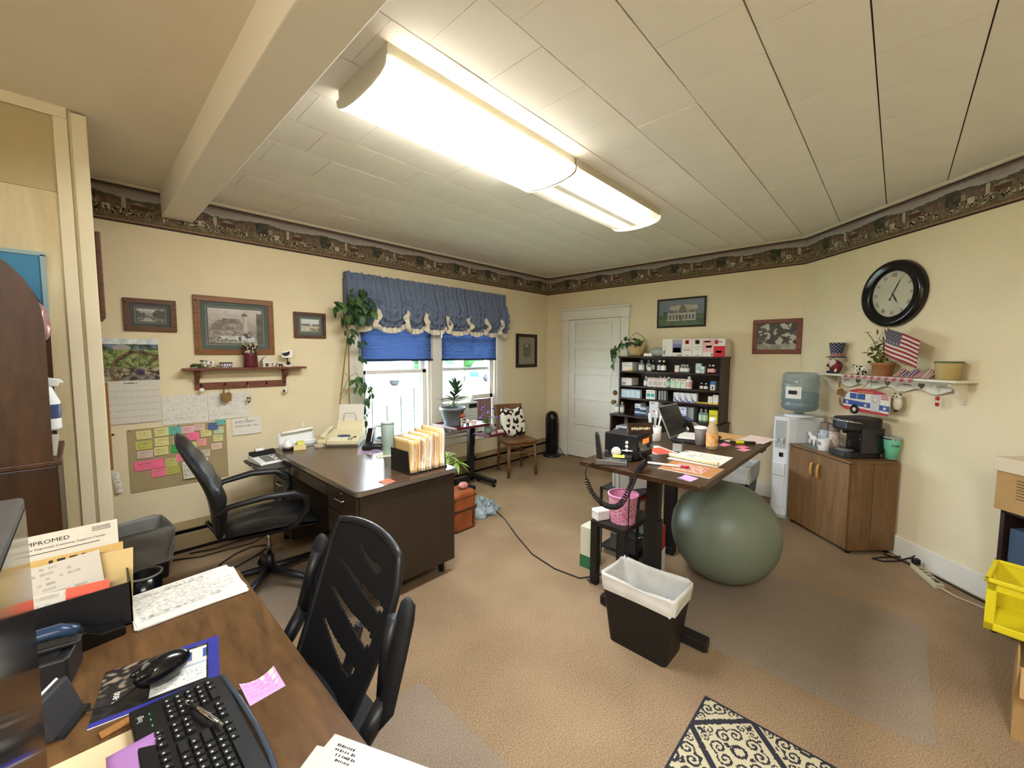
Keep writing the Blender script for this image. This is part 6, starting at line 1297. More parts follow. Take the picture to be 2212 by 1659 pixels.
for k in range(3): mug(('lowest red-flowered paper cup', 'second red-flowered paper cup', 'top brown paper cup')[k]+' in the right stack on the cabinet', .735, .215, zt_+.06*k if k else zt_, .041, .095, 'band_floral' if k < 2 else 'cup_brown', name='paper_cup', cat='cup')
for i, t_ in enumerate(('left', 'right')): pass
kg = thing('coffee_maker', 'black pod coffee maker on the brown cabinet', 'coffee maker', DG(.94, .21, ZK), RZD)
MB().prism(rrect(-.10, .10, -.15, .14, .05), 0, .05).o('base', 'black_plastic', kg, bev=.006)
MB().prism(rrect(-.10, .10, -.02, .14, .05), .05, .22).o('column', 'black_gloss', kg); MB().prism(rrect(-.106, .106, -.14, .145, .06), .21, .315).o('head', 'black_plastic', kg, bev=.02, seg=3)
MB().box(.101, .113, -.06, .13, .04, .24).o('reservoir', 'screen_gloss', kg, bev=.01); MB().tube([(-.108, -.05, .28), (-.113, -.12, .288), (-.05, -.16, .292), (.05, -.16, .292), (.113, -.12, .288), (.108, -.05, .28)], .011, 8, flat=.6).o('lever', 'chrome', kg)
MB().lathe([(.06, .05), (.06, .056), (0, .056)], 18, (0, -.085, 0)).o('drip_tray', 'key_grey', kg); MB().cyl((0, -.09, .215), (0, -.09, .185), .025, .015, 14).o('spout', 'black_gloss', kg)
tt = thing('tumbler', 'mint green steel tumbler at the end of the brown cabinet', 'tumbler', DG(1.083, .05, ZK))
mat('mint', '#74c7a2', .4)
MB().lathe([(.034, 0), (.036, .012), (.038, .014)], 20).o('steel_foot', 'chrome', tt); MB().lathe([(.037, .012), (.04, .075), (.047, .09), (.053, .165), (.053, .17)], 22).o('cup', 'mint', tt); MB().lathe([(.054, .168), (.055, .18), (.05, .183), (0, .183)], 22).o('lid', 'clear_plastic', tt)
MB().lathe([(.0545, .164), (.0545, .172)], 22, cap=False).o('rim', 'chrome', tt)
marks('ink', tt, (-.049*.95, -.02, .12), (PI/2, 0, R(-75)), .045, .018, 5, 8)

# ------------------------------------------------------------------ wall clock
ck = thing('wall_clock', 'round black-framed wall clock with Roman numerals on the slanting wall', 'clock', DG(.967, 0, 2.005), RZD)
def ring_y(prof, n=48): return MB().at(0, 0, 0, rx=PI/2).lathe(prof, n, cap=False)
ring_y([(.175, .0), (.175, .035), (.19, .048), (.205, .044), (.215, .056), (.24, .05), (.255, .03), (.258, .002), (.175, .0)]).o('frame', 'black_gloss', ck)
MB().at(0, 0, 0, rx=PI/2).lathe([(0, .010), (.18, .010)], 40, cap=False).o('dial', 'dial_cream', ck) if mat('dial_cream', '#cfc8ae', .7, var=(9, .12)) else 0
for k, s_ in enumerate(('XII', 'I', 'II', 'III', 'IIII', 'V', 'VI', 'VII', 'VIII', 'IX', 'X', 'XI')):
    a = R(30*k); text(s_, .042, 'ink', ck, (.143*math.sin(a), -.0112, .143*math.cos(a)), (PI/2, a, 0) if False else (PI/2, 0, 0), name='numeral', sx=.75).rotation_euler = Matrix.Rotation(a, 4, 'Y').to_3x3().to_4x4().__matmul__(Matrix.Rotation(PI/2, 4, 'X')).to_euler()
def hand(nm, ang, L_, w, back): 
    q = MB().prism([(-w, -back), (w, -back), (w*1.6, L_*.55), (0, L_), (-w*1.6, L_*.55)], -.016, -.014, 'y').o(nm, 'ink', ck); q.rotation_euler = (0, R(ang), 0)
    if back: MB().at(0, -.015, -back, rx=PI/2).lathe([(0, -.001), (.009, -.001), (.009, .001), (0, .001)], 14).o('hand_tail', 'ink', q)
hand('hour_hand', 150, .085, .004, 0); hand('minute_hand', 27, .135, .003, .045); MB().at(0, -.014, 0, rx=PI/2).lathe([(.008, 0), (.006, .006), (0, .006)], 12).o('hub', 'ink', ck)
MB().at(0, 0, 0, rx=PI/2).lathe([(0, .036), (.07, .034), (.13, .028), (.176, .020)], 40, cap=False).o('glass', 'picture_glass', ck)

# ------------------------------------------------------------------ white heart shelf
mat('shelf_white', '#ddd8c6', .5); mat('heart_dark', '#6b604c', .7)
hs = thing('heart_shelf', 'white wall shelf with heart cut-outs on the slanting wall', 'shelf', DG(.42, 0, 0), RZD)   # local x = s-.42
MB().box(0, 1.15, -.15, -.001, 1.352, 1.369).o('shelf_board', 'shelf_white', hs, bev=.004)
xs = [.10+.93*i/60 for i in range(61)]
MB().prism([(.10, 1.352)]+[(x, 1.275+.016*math.cos((x-.10)*2*PI/.235*1.0)) for x in xs]+[(1.03, 1.352)], -.034, -.016, 'y').o('scalloped_rail', 'shelf_white', hs)
def heart(cx_, cz, s): return [(cx_+s*(16*math.sin(t)**3)/16, cz+s*(13*math.cos(t)-5*math.cos(2*t)-2*math.cos(3*t)-math.cos(4*t))/16) for t in [2*PI*i/22 for i in range(22)]]
for x in (.31, .574, .831): MB().prism(heart(x, 1.313, .024), -.0352, -.033, 'y').o('heart_cutout', 'heart_dark', hs)
for x in (.20, .45, .70, .955): MB().at(x, -.034, 1.315, rx=PI/2).lathe([(.006, 0), (.005, .03), (.011, .034), (.011, .042), (0, .045)], 12).o('peg', 'shelf_white', hs)
for x in (.44, .7): MB().box(x-.03, x+.06, -.0355, -.033, 1.31, 1.316).o('slot', 'heart_dark', hs)
for x in (.03, 1.085): MB().prism([(-.001, 1.352), (-.12, 1.352), (-.115, 1.33), (-.07, 1.30), (-.05, 1.26), (-.03, 1.23), (-.02, 1.21), (-.001, 1.205)], x-.01, x+.01, 'x').o('bracket', 'shelf_white', hs)
ZW = 1.3695
mat('gnome_red', '#6e1c22', .6, var=(25, .2)); mat('beard', '#cfc8bd', .9, var=(40, .15)); mat('skin_tan', '#b98a70', .7)
gn = thing('gnome', 'patriotic gnome with a starry top hat on the white shelf', 'figurine', DG(.54, .075, ZW), RZD)
MB().ball((0, 0, .058), .052, .042, .06, 18, 12).o('body', 'gnome_red', gn); MB().ball((0, -.028, .10), .03, .022, .04, 12, 8).tube([(0, -.038, .085), (0, -.043, .055)], [.022, .004], 8).o('beard', 'beard', gn); MB().ball((0, -.052, .125), .010).o('nose', 'skin_tan', gn)
MB().lathe([(.0, .140), (.072, .140), (.074, .146), (.04, .15)], 22).o('hat_brim', 'navy', gn) if mat('navy', '#262a45', .7) else 0
def stars(u, v): return H('#cfcad0') if ((u*12+(.5 if int(v*7) % 2 else 0)) % 1-.5)**2+((v*7) % 1-.5)**2 < .035 else H('#262a45')
MB().grid(90, 42, lambda u, v: ((.043+.016*v)*math.cos(2*PI*u)+.004*v, (.043+.016*v)*math.sin(2*PI*u), .175+.095*v), wrap=True, col=stars).lathe([(0, .268), (.058, .27)], 18, cap=False).o('hat_crown', 'print', gn)
def band(u, v): return H('#c9b9ae') if (u*22) % 1 < .5 else H('#8a2f33')
MB().grid(66, 3, lambda u, v: (.0435*math.cos(2*PI*u), .0435*math.sin(2*PI*u), .146+.03*v), wrap=True, col=band).o('hat_band', 'print', gn)
for s_ in (-1, 1): MB().tube([(s_*.04, 0, .09), (s_*.065, -.01, .075), (s_*.075, -.015, .06)], [.014, .013, .012], 8).o('arm', 'gnome_red', gn); MB().ball((s_*.025, -.03, .012), .022, .03, .012).o('shoe', 'navy', gn)
sheet('tag', .022, .03, 2, 2, lambda u, v: H('#ddd6ca'), gn, (.04, -.048, .02), (0, R(30), 0))
cow('cow_figurine', 'black and white cow figurine beside the gnome on the white shelf', DG(.80, .08, ZW), .10, RZD+PI)
fp_ = thing('flower_pot', 'terracotta pot of faded greenery beside the flag on the white shelf', 'plant', DG(1.0, .085, ZW), RZD)
mat('terracotta', '#9c6b45', .8); mat('leaf_olive', '#69703c', .6, var=(20, .25)); mat('dried', '#7d5f58', .8)
MB().lathe([(.05, 0), (.055, .005), (.068, .085), (.074, .087), (.074, .104), (.066, .104), (.06, .08), (0, .078)], 22).o('pot', 'terracotta', fp_)
ol = leaf_mesh(.055, .036, .2, .4, m='leaf_olive'); dr = leaf_mesh(.06, .014, .3, .2, m='dried'); rr = random.Random(31)
for k in range(46): put_leaf(ol, (rr.uniform(-.075, .05), rr.uniform(-.06, .0), .11+rr.uniform(0, .16)), R(rr.uniform(0, 360)), R(rr.uniform(-40, 50)), rr.uniform(-.5, .5), fp_, rr.uniform(.7, 1.1))
for k in range(14): put_leaf(dr, (rr.uniform(-.05, .06), rr.uniform(-.03, .03), .24+rr.uniform(0, .08)), R(rr.uniform(0, 360)), R(rr.uniform(-85, -50)), 0, fp_, 1)
MB().tube([(-.03, 0, .15), (-.09, -.01, .28), (-.145, -.01, .345)], .003, 5).o('stem', 'leaf_olive', fp_)
for k in range(5): put_leaf(ol, (-.145, -.01, .345), R(72*k), R(-20), 0, fp_, .5)
def flagc(u, v):
    if u < .42 and v > .46: return H('#ccc5bc') if ((u*24+(.5 if int(v*17) % 2 else 0)) % 1-.5)**2+((v*17) % 1-.5)**2 < .055 else H('#23243f')
    return H('#8a2530') if int(v*13) % 2 == 0 else H('#c9bcae')
fl = thing('flag', 'small American flag on a stick leaning over the white shelf', 'flag', DG(1.0, .11, ZW+.08), RZD)
MB().cyl((.045, -.005, -.0), (.062, -.012, .30), .004, n=8).o('stick', 'honey_wood', fl)
q = MB().grid(84, 52, lambda u, v: (.062+.25*u-.062*(1-v)*.35+.0*v, -.014-.008*math.sin(u*6+v*2), .285-.195*(1-v)-.10*u), col=flagc); q.o('cloth', 'print', fl, thick=.0008, fix=False)
bt_ = MB().grid(60, 12, lambda u, v: (u*.27, -.06*(1-v)+.008*math.sin(u*30), .004+.05*v+.012*math.sin(u*17)*v), col=lambda u, v: (H('#c9bcae') if (u*26) % 1 < .45 else H('#8a3540')) if not (.18 < u < .55 and .2 < v < .95) else ((H('#d8c9bb') if (u*20) % 1 < .5 else H('#2d2c55')))).o('bunting_cloth', 'print', None, DG(1.115, .06, ZW), (0, 0, RZD), thick=.001, fix=False); tag(bt_, 'folded red, white and blue striped cloth on the white shelf', 'cloth')
bt_ = MB().grid(60, 6, lambda u, v: (u*.60, -.085*(1-v), .001+.0*v), col=lambda u, v: mixc(H('#c9bcae'), H('#9a4a55'), .5*((u*70) % 1 < .5)+.5*((v*8) % 1 < .5))).grid(60, 3, lambda u, v: (u*.60, -.087, .001-.028*v-.006*math.sin(u*60)*v), col=lambda u, v: mixc(H('#c9bcae'), H('#9a4a55'), .5*((u*70) % 1 < .5)+.5*((v*4) % 1 < .5))).o('shelf_runner', 'print', None, DG(.70, .068, ZW), (0, 0, RZD), fix=False); tag(bt_, 'red and white checked runner hanging over the front of the white shelf', 'cloth')
ckk = thing('stoneware_crock', 'tan stoneware crock with a leafy pattern at the right end of the white shelf', 'crock', DG(1.455, .075, ZW), RZD)
mat('stoneware', '#b39c66', .5); 
MB().lathe([(.055, 0), (.06, .004), (.066, .10), (.07, .112), (.066, .12), (.058, .115), (.055, .02), (0, .018)], 24).o('crock_body', 'stoneware', ckk); MB().lathe([(.069, .108), (.071, .12), (.066, .122)], 24, cap=False).o('rim', 'moss', ckk)
for k in range(9): MB().at(-.05-.004*(k % 2), -.035-.006*(k % 3)*-1, .02+.0095*k, rz=.6).ball((0, 0, 0), .006, .004, .005, 6, 4).o('painted_leaf', 'ink', ckk)
# hanging signs
cpn = thing('camper_sign', 'red, white and blue camper-trailer sign hanging under the white shelf', 'sign', DG(.67, .10, 1.07), RZD)
mat('sign_white', '#d6cfc2', .6); mat('sign_red', '#a82a33', .6); mat('sign_blue', '#2f4a86', .6); mat('sign_silver', '#b9b7b2', .4)
body = [(0, .012), (.03, .0), (.41, -.005), (.42, .10), (.415, .15), (.36, .172), (.28, .188), (.14, .186), (.07, .168), (.02, .12)]
MB().prism(body, 0, .010, 'y').o('trailer_body', 'sign_white', cpn)
MB().prism([(.055, .155), (.07, .168), (.14, .186), (.28, .188), (.36, .172), (.40, .157), (.30, .152), (.2, .15)], -.003, .001, 'y').o('roof_panel', 'sign_red', cpn)
MB().prism([(.004, .05), (.42, .028), (.42, .07), (.26, .078), (.008, .088)], -.002, .001, 'y').o('blue_band', 'sign_blue', cpn); MB().prism([(.0, .012), (.03, .0), (.41, -.005), (.42, .012), (.2, .024), (.002, .034)], -.002, .001, 'y').o('red_band', 'sign_red', cpn)
MB().box(.07, .21, -.004, .001, .10, .145).o('window', 'sign_blue', cpn); MB().box(.137, .142, -.005, -.003, .10, .145).o('window_bar', 'sign_white', cpn)
MB().box(.265, .34, -.005, .001, .018, .152).o('door', 'sign_silver', cpn); MB().at(.302, -.005, .105, rx=PI/2).lathe([(0, 0), (.016, 0), (.016, .001), (0, .001)], 14).o('door_window', 'sign_white', cpn)
MB().at(.125, -.004, .012, rx=PI/2).lathe([(.018, 0), (.038, 0), (.038, .008), (.018, .008)], 22, cap=False).o('tyre', 'black_plastic', cpn); MB().at(.125, -.004, .012, rx=PI/2).lathe([(0, 0), (.02, 0), (.02, .005), (0, .006)], 18).o('hubcap', 'sign_white', cpn)
def star(cx_, cz, r): return [(cx_+(r if i % 2 == 0 else r*.42)*math.sin(R(36*i)), cz+(r if i % 2 == 0 else r*.42)*math.cos(R(36*i))) for i in range(10)]
for x, z in ((.045, .066), (.22, .055), (.385, .05)): MB().prism(star(x, z, .016), -.0045, -.002, 'y').o('star', 'sign_white', cpn)
for k in range(3): MB().box(.35, .41, -.003, .001, .118+.013*k, .124+.013*k).o('stripe', 'sign_red', cpn)
for x in (.17, .25): MB().cyl((x, .004, .185), (.205, .05, .262), .0012, n=5).o('hanger_wire', 'dark_metal', cpn)
marks('gold_text', cpn, (.215, -.0035, .163), (PI/2, 0, 0), .16, .016, 14, 4) if mat('gold_text', '#b98a3a', .5) else 0
def hang(name, label, s, parts, off=.05):
    t = thing(name, label, 'ornament', DG(s, off, 1.30), RZD)
    for nm, mb, m in parts: mb.o(nm, m, t)
mat('ginger', '#8f6238', .7); mat('owl_white', '#d2c9b2', .7)
hang('wood_cutout', 'brown wooden cut-out charms on a string left of the camper sign', .575, [('string', MB().cyl((0, 0, .02), (0, 0, -.20), .0015, n=5), 'ginger'), ('charm', MB().prism([(-.028, -.12), (.028, -.12), (.03, -.075), (.01, -.06), (-.015, -.07), (-.03, -.08)], -.005, .005, 'y'), 'ginger'), ('upper_charm', MB().tube([(-.012, 0, -.0), (-.012, 0, -.055)], .005, 6), 'ginger'), ('lower_charm', MB().tube([(.0, 0, -.15), (.012, 0, -.19), (.03, 0, -.215)], .006, 6), 'ginger')])
hang('owl_ornament', 'cream owl ornament hanging right of the camper sign', 1.10, [('string', MB().cyl((0, 0, .02), (0, 0, -.06), .001, n=5), 'paper'), ('body', MB().ball((0, 0, -.13), .036, .02, .055).ball((0, -.004, -.085), .03, .018, .026), 'owl_white'), ('eye', MB().ball((-.011, -.02, -.08), .006), 'ink'), ('eye', MB().ball((.011, -.02, -.08), .006), 'ink'), ('ear', MB().ball((-.02, 0, -.062), .01, .006, .008), 'ink'), ('ear', MB().ball((.02, 0, -.062), .01, .006, .008), 'ink'), ('foot', MB().ball((0, -.01, -.188), .018, .01, .008), 'ink')])
hang('red_charm', 'small red and white charm hanging at the right end of the white shelf', 1.38, [('string', MB().cyl((0, 0, .02), (0, 0, -.05), .001, n=5), 'paper'), ('upper_bead', MB().ball((0, 0, -.065), .013, .009, .015), 'sign_red'), ('white_bead', MB().ball((0, 0, -.085), .012, .008, .009), 'sign_white'), ('lower_bead', MB().ball((0, 0, -.105), .013, .009, .014), 'sign_red')])

# ------------------------------------------------------------------ power strip and cords by the slanting wall
ps = thing('power_strip', 'beige power strip on the carpet along the white baseboard', 'power strip', (4.07, -.165, 0), math.atan2(-.119, -.283))
MB().box(0, .30, -.025, .025, 0, .035).o('housing', 'strip_beige', ps, bev=.005) if mat('strip_beige', '#b9b08f', .5) else 0
for k in range(5): MB().box(.035+.045*k, .06+.045*k, -.014, .014, .035, .0355).o('outlet', 'heart_dark', ps)
MB().box(.0, .035, -.02, .02, .036, .075).o('plug', 'black_plastic', ps, bev=.004); MB().box(.25, .275, -.012, .012, .035, .04).o('switch', 'black_plastic', ps)
MB().tube([(.30, 0, .015), (.38, .04, .008), (.50, .15, .006), (.75, .42, .006)], .006, 6).o('supply_cord', 'cord_cream', ps) if mat('cord_cream', '#b7a88a', .6) else 0
for pts, lab in (([(4.29, -.13, .10), (4.27, -.12, .03), (4.2, -.09, .007), (4.08, .02, .007), (4.02, .06, .007), (4.02, .0, .007), (4.10, -.08, .007), (4.17, -.12, .012), (4.12, -.15, .05), (4.08, -.165, .085)], 'black cord looped on the carpet at the foot of the brown cabinet'), ([(4.16, .0, .012), (4.12, -.10, .012), (3.95, -.27, .02), (3.72, -.49, .02)], 'thin black cord running behind the power strip along the baseboard')):
    q = MB().tube(pts, .005, 6).o('power_cable', 'cable_black'); tag(q, lab, 'cable')

# ------------------------------------------------------------------ things at the right edge
wood('dark_shelf', '#33211a', '#1c110c', .5, axis=2, scale=1)
sd = thing('low_shelf_unit', 'dark wooden shelf unit at the right edge of the picture', 'shelf unit', DG(1.99, 0, 0), RZD)
for x in (0, .78): MB().box(x, x+.02, -.32, -.02, 0, .70).o('side_panel', 'dark_shelf', sd)
for z in (.06, .38, .70): MB().box(.0, .80, -.32, -.02, z-.02, z).o('shelf', 'dark_shelf', sd)
MB().box(0, .8, -.03, -.02, 0, .70).o('back_panel', 'dark_shelf', sd)
bx_ = thing('file_box', 'cardboard file box with a white lid on the dark shelf unit', 'box', DG(1.97, .05, .7005), RZD)
mat('cardboard', '#a98757', .8, var=(8, .08)); mat('lid_white', '#d5c9ad', .6)
MB().box(.01, .40, -.30, 0, 0, .26).o('carton', 'cardboard', bx_, bev=.003); MB().box(0, .41, -.31, .01, .21, .285).o('lid', 'lid_white', bx_, bev=.004)
for k in range(7): MB().box(.10, .30, -.3012, -.30, .08+.016*k, .083+.016*k).o('printed_line', 'ink', bx_)
q = MB().ball((0, 0, .05), .09, .06, .05, 16, 10, lambda d: 1+.2*wob(d.x*3, d.y*3, d.z*3)).o('orange_pouch', 'orange_cloth', None, DG(2.12, .17, .986)) if mat('orange_cloth', '#b0702c', .7, var=(9, .6, '#8a7a5c')) else 0
tag(q, 'orange fabric pouch on top of the cardboard file box', 'pouch')
for k, (a, b, z, h, c, lab) in enumerate(((.03, .14, .381, .22, '#3b4d63', 'blue binder on the middle level of the dark shelf unit'), (.15, .24, .381, .24, '#c9c4ba', 'white binder on the middle level of the dark shelf unit'), (.04, .2, .061, .2, '#8a7f78', 'grey crumpled parcel on the bottom level of the dark shelf unit'))):
    q = MB().box(a, b, -.30, -.06, 0, h).o('binder', cm(c), None, DG(1.99, 0, z+.0004), (0, 0, RZD), bev=.004); tag(q, lab, 'binder' if k < 2 else 'parcel')
q = thing('open_carton', 'open cardboard box holding green folders at the right edge', 'box', (2.50, -.41, 0), R(-8))
MB().box(0, .36, -.38, -.374, 0, .30).box(0, .36, -.006, 0, 0, .33).box(0, .006, -.374, -.006, 0, .30).box(.354, .36, -.374, -.006, 0, .30).box(.006, .354, -.374, -.006, 0, .008).o('walls', 'cardboard', q); MB().at(0, 0, .30, ry=R(-40)).box(-.12, 0, -.37, -.01, -.003, .003).o('flap', 'cardboard', q)
for k in range(4): carton('%s green folder standing in the open cardboard box' % ('first', 'second', 'third', 'fourth')[k], -.56-.05*k-.04, -.56-.05*k, .009, .36, .28, '#5d7a62' if k % 2 else '#6f8a6a', x=2.52+.004*k, grp='folders in the open box', name='folder', cat='folder')
mat('crate_yellow', '#d6c51e', .45)
cy = thing('plastic_crate', 'bright yellow plastic crate balanced above the cardboard box', 'crate', (2.63, -.33, .362), R(-12), None)
MB().box(0, .26, -.006, .0, 0, .03).box(0, .26, -.006, 0, .17, .21).box(0, .03, -.006, 0, 0, .21).box(.23, .26, -.006, 0, 0, .21).o('end_wall', 'crate_yellow', cy, bev=.003)
MB().box(-.006, 0, -.40, 0, 0, .03).box(-.006, 0, -.40, 0, .17, .21).box(-.006, 0, -.03, 0, 0, .21).box(-.006, 0, -.22, -.18, 0, .21).box(-.006, 0, -.40, -.37, 0, .21).o('side_wall', 'crate_yellow', cy, bev=.003)
MB().box(.26, .266, -.40, 0, 0, .21).o('side_wall', 'crate_yellow', cy); MB().box(0, .26, -.40, -.394, 0, .21).o('end_wall', 'crate_yellow', cy); MB().box(0, .26, -.40, 0, -.004, .004).o('bottom', 'crate_yellow', cy); MB().box(-.014, .274, -.408, -.392, .205, .222).box(-.014, .274, -.008, .008, .205, .222).box(-.014, .002, -.408, .008, .205, .222).box(.258, .274, -.408, .008, .205, .222).o('rim', 'crate_yellow', cy, bev=.003)
st_ = MB().box(2.62, 2.86, -1.25, -.86, 0, .30).o('storage_box', 'cardboard', None, bev=.004); tag(st_, 'closed cardboard box behind the open cardboard box', 'box')

# ------------------------------------------------------------------ standing desk
wood('standing_wood', '#46301f', '#24160d', .3, axis=0, scale=1.1, stretch=9, spec=.5)
sdk = thing('standing_desk', 'dark wooden sit-stand desk on black columns in the middle of the room', 'desk', (0, 0, 0))
SZ = .955; SX0, SX1, SY0, SY1 = 1.83, 3.18, .585, 1.235
MB().prism(rrect(SX0, SX1, SY0, SY1, .03), SZ-.025, SZ).o('desk_top', 'standing_wood', sdk, bev=.003)
for x, yc, f0, f1 in ((2.15, .942, .635, 1.25), (3.05, 1.205, 1.165, 1.42)):
    MB().box(x-.03, x+.03, yc-.042, yc+.042, .06, .62).o('column', 'desk_black', sdk, bev=.004) if 'desk_black' in M or mat('desk_black', '#1d1916', .5) else 0
    MB().box(x-.024, x+.024, yc-.034, yc+.034, .60, SZ-.06).o('inner_column', 'desk_black', sdk)
    MB().box(x-.035, x+.035, f0, f1, .008, .062).o('foot', 'desk_black', sdk, bev=.006)
    MB().box(x-.03, x+.03, .66, 1.18, SZ-.06, SZ-.026).o('top_bracket', 'desk_black', sdk)
MB().box(2.15, 3.05, 1.14, 1.19, SZ-.07, SZ-.03).o('crossbar', 'desk_black', sdk)
MB().box(2.98, 3.09, .60, .635, SZ-.055, SZ-.026).o('control_pad', 'black_gloss', sdk, bev=.004)
for i, (x, y) in enumerate(((2.15, .65), (2.15, 1.235), (3.05, 1.185), (3.05, 1.405))): MB().cyl((x, y, 0), (x, y, .01), .018, n=10).o('levelling_pad', 'black_soft', sdk)
S0 = SZ+.0004
# two-way radio, paging microphone with coiled cord
rd = thing('two_way_radio', 'black two-way radio base with an orange display on the standing desk', 'radio', (2.035, .992, S0), 0)
MB().box(0, .185, .004, .20, .004, .135).o('case', 'black_plastic', rd, bev=.005); MB().box(.005, .18, -.002, .006, .01, .128).o('face_plate', 'black_gloss', rd, bev=.002)
MB().box(.055, .13, -.004, -.001, .085, .112).o('display', 'lcd_orange', rd) if mat('lcd_orange', '#c96a2a', .5, emit=('#e0702a', .6)) else 0
for x, r_ in ((.03, .011), (.15, .011)): MB().at(x, -.002, .06, rx=PI/2).lathe([(r_, 0), (r_*.9, .016), (0, .017)], 16).o('dial_knob', 'key_grey', rd)
for k in range(4): MB().box(.055+.02*k, .069+.02*k, -.004, -.001, .045, .057).o('button', 'key_grey', rd)
for k in range(3): MB().at(-.001, .06+.0*k, .05+.022*k, ry=-PI/2).lathe([(.009, 0), (.009, .006), (0, .006)], 10).o('side_clip', 'porcelain', rd)
np_ = thing('desk_sign', 'little dark wooden name sign leaning on top of the radio', 'sign', (2.06, 1.06, S0+.1355), R(-38))
MB().at(0, 0, 0, rx=R(-18)).box(0, .15, 0, .012, 0, .062).o('plaque', 'bookcase_wood', np_, bev=.002); q = marks('paper_cream', np_, (.075, .0, .03), (PI/2-R(18), 0, 0), .115, .016, 16, 6, wave=.001); q.location.y = .0085-.0105
MB().box(.0, .15, -.004, .03, 0, .004).o('foot', 'bookcase_wood', np_)
mc_ = thing('desk_microphone', 'grey and black upright paging microphone at the corner of the standing desk', 'microphone', (1.87, 1.10, S0), R(-60))
MB().prism([(-.035, 0), (.12, 0), (.12, .022), (-.035, .03)], -.034, .034, 'y').o('base', 'mic_grey', mc_, bev=.005) if mat('mic_grey', '#66645e', .45) else 0
MB().prism([(-.034, .025), (-.006, .025), (-.028, .16), (-.046, .165)], -.026, .026, 'y').o('upright', 'black_plastic', mc_, bev=.004); MB().prism([(-.004, .03), (-.001, .03), (-.024, .155), (-.027, .155)], -.02, .02, 'y').o('grille', 'mic_grey', mc_)
MB().box(.04, .11, -.02, .02, .024, .03).o('talk_bar', 'black_gloss', mc_, bev=.002)
pts = []; A_ = [Vector(p) for p in ((1.80, 1.15, .955), (1.795, 1.16, .90), (1.80, 1.13, .82), (1.815, 1.07, .765), (1.825, 1.02, .755), (1.83, .975, .78), (1.835, .93, .87), (1.84, .905, .94), (1.87, .885, .985), (1.93, .90, 1.0), (2.0, .955, 1.0), (2.07, .985, 1.02))]
def cat_(P, t):
    n = len(P)-1; f = t*n; i = min(n-1, int(f)); k = f-i; p0, p1, p2, p3 = P[max(0, i-1)], P[i], P[i+1], P[min(n, i+2)]
    return .5*((2*p1)+(p2-p0)*k+(2*p0-5*p1+4*p2-p3)*k*k+(3*p1-p0-3*p2+p3)*k**3)
for k in range(900):
    t = k/899; c = cat_(A_, t); d_ = (cat_(A_, min(1, t+.003))-cat_(A_, max(0, t-.003))).normalized(); a = d_.cross(Vector((1, .2, .1))).normalized(); b = d_.cross(a)
    q = .0125*min(1, max(0, (t-.10)/.03))*min(1, max(0, (.80-t)/.03)); pts.append(c+a*q*math.cos(k*.55)+b*q*math.sin(k*.55))
MB().tube([pts[0]+Vector((.03, -.02, .006))]+pts, .0032, 5).o('coiled_cord', 'cable_black', mc_).parent = mc_
_q = [c for c in mc_.children if c.name.startswith('coiled')][0]; _q.matrix_parent_inverse = (Matrix.Translation((1.87, 1.10, S0)) @ Matrix.Rotation(R(-60), 4, 'Z')).inverted()
q = flat('sticky_note', .06, .05, 4, 4, lambda u, v: H('#d8c93c'), None, (1.905, 1.065, S0+.0335), R(-60), bow=.006); tag(q, 'yellow sticky note on the microphone base', 'sticky note')
td = thing('tape_dispenser', 'dark grey tape dispenser with a white roll behind the microphone', 'tape dispenser', (1.985, 1.09, S0), R(-65))
MB().prism([(-.06, 0), (.08, 0), (.085, .03), (.05, .03), (.035, .02), (-.03, .02), (-.045, .05), (-.06, .05)], -.022, .022, 'y').o('body', 'speaker_grey', td, bev=.004); MB().at(0, 0, .045, rx=PI/2).lathe([(.012, -.009), (.026, -.009), (.026, .009), (.012, .009)], 22).o('tape_roll', 'porcelain', td); MB().box(.03, .085, -.009, .009, .055, .056).o('tape_end', 'paper', td)
pc = thing('pencil_cup', 'white mug crammed with pens on the standing desk', 'pen cup', (2.62, 1.165, S0))
MB().lathe([(.044, 0), (.047, .004), (.05, .095), (.046, .095), (.042, .008), (0, .008)], 22).o('cup', 'porcelain', pc); MB().at(-.0455, -.021, .05, rz=R(-65)).tube([(-.022, -.001, -.008), (-.014, -.003, .008), (-.012, -.003, -.012), (-.004, -.003, .003), (.004, -.003, -.006), (.010, -.003, .004), (.022, -.001, .0)], .0014, 5).o('script_lettering', 'sign_red', pc)
for k, (a, r_, h, m) in enumerate(((0, .02, .19, 'white_plastic'), (50, .028, .175, 'cap_grey'), (100, .02, .18, 'white_plastic'), (160, .028, .165, 'clear_plastic'), (215, .022, .185, 'cap_grey'), (270, .028, .17, 'white_plastic'), (320, .025, .15, 'leaf_dark'))):
    c, s_ = math.cos(R(a)), math.sin(R(a)); MB().cyl((r_*.5*c, r_*.5*s_, .01), (r_*1.7*c, r_*1.7*s_, h), .0055, n=8).o('pen', m, pc)
lp_ = thing('laptop', 'black laptop with its lid open at the back of the standing desk', 'laptop', (2.68, 1.055, S0), R(0))
MB().box(0, .33, -.20, .02, 0, .016).o('base', 'black_plastic', lp_, bev=.004); q = MB().at(0, .02, .016, rx=R(-24)).box(0, .33, 0, .008, 0, .225).o('lid', 'cap_grey', lp_, bev=.003); MB().at(0, .02, .016, rx=R(-24)).box(.008, .322, -.0012, .0, .01, .217).o('screen', 'screen_gloss', lp_)
for r_ in range(5):
    for c_ in range(12): MB().box(.012+.0257*c_, .034+.0257*c_, -.16+.03*r_, -.136+.03*r_, .016, .0175).o('key', 'key_black', lp_)
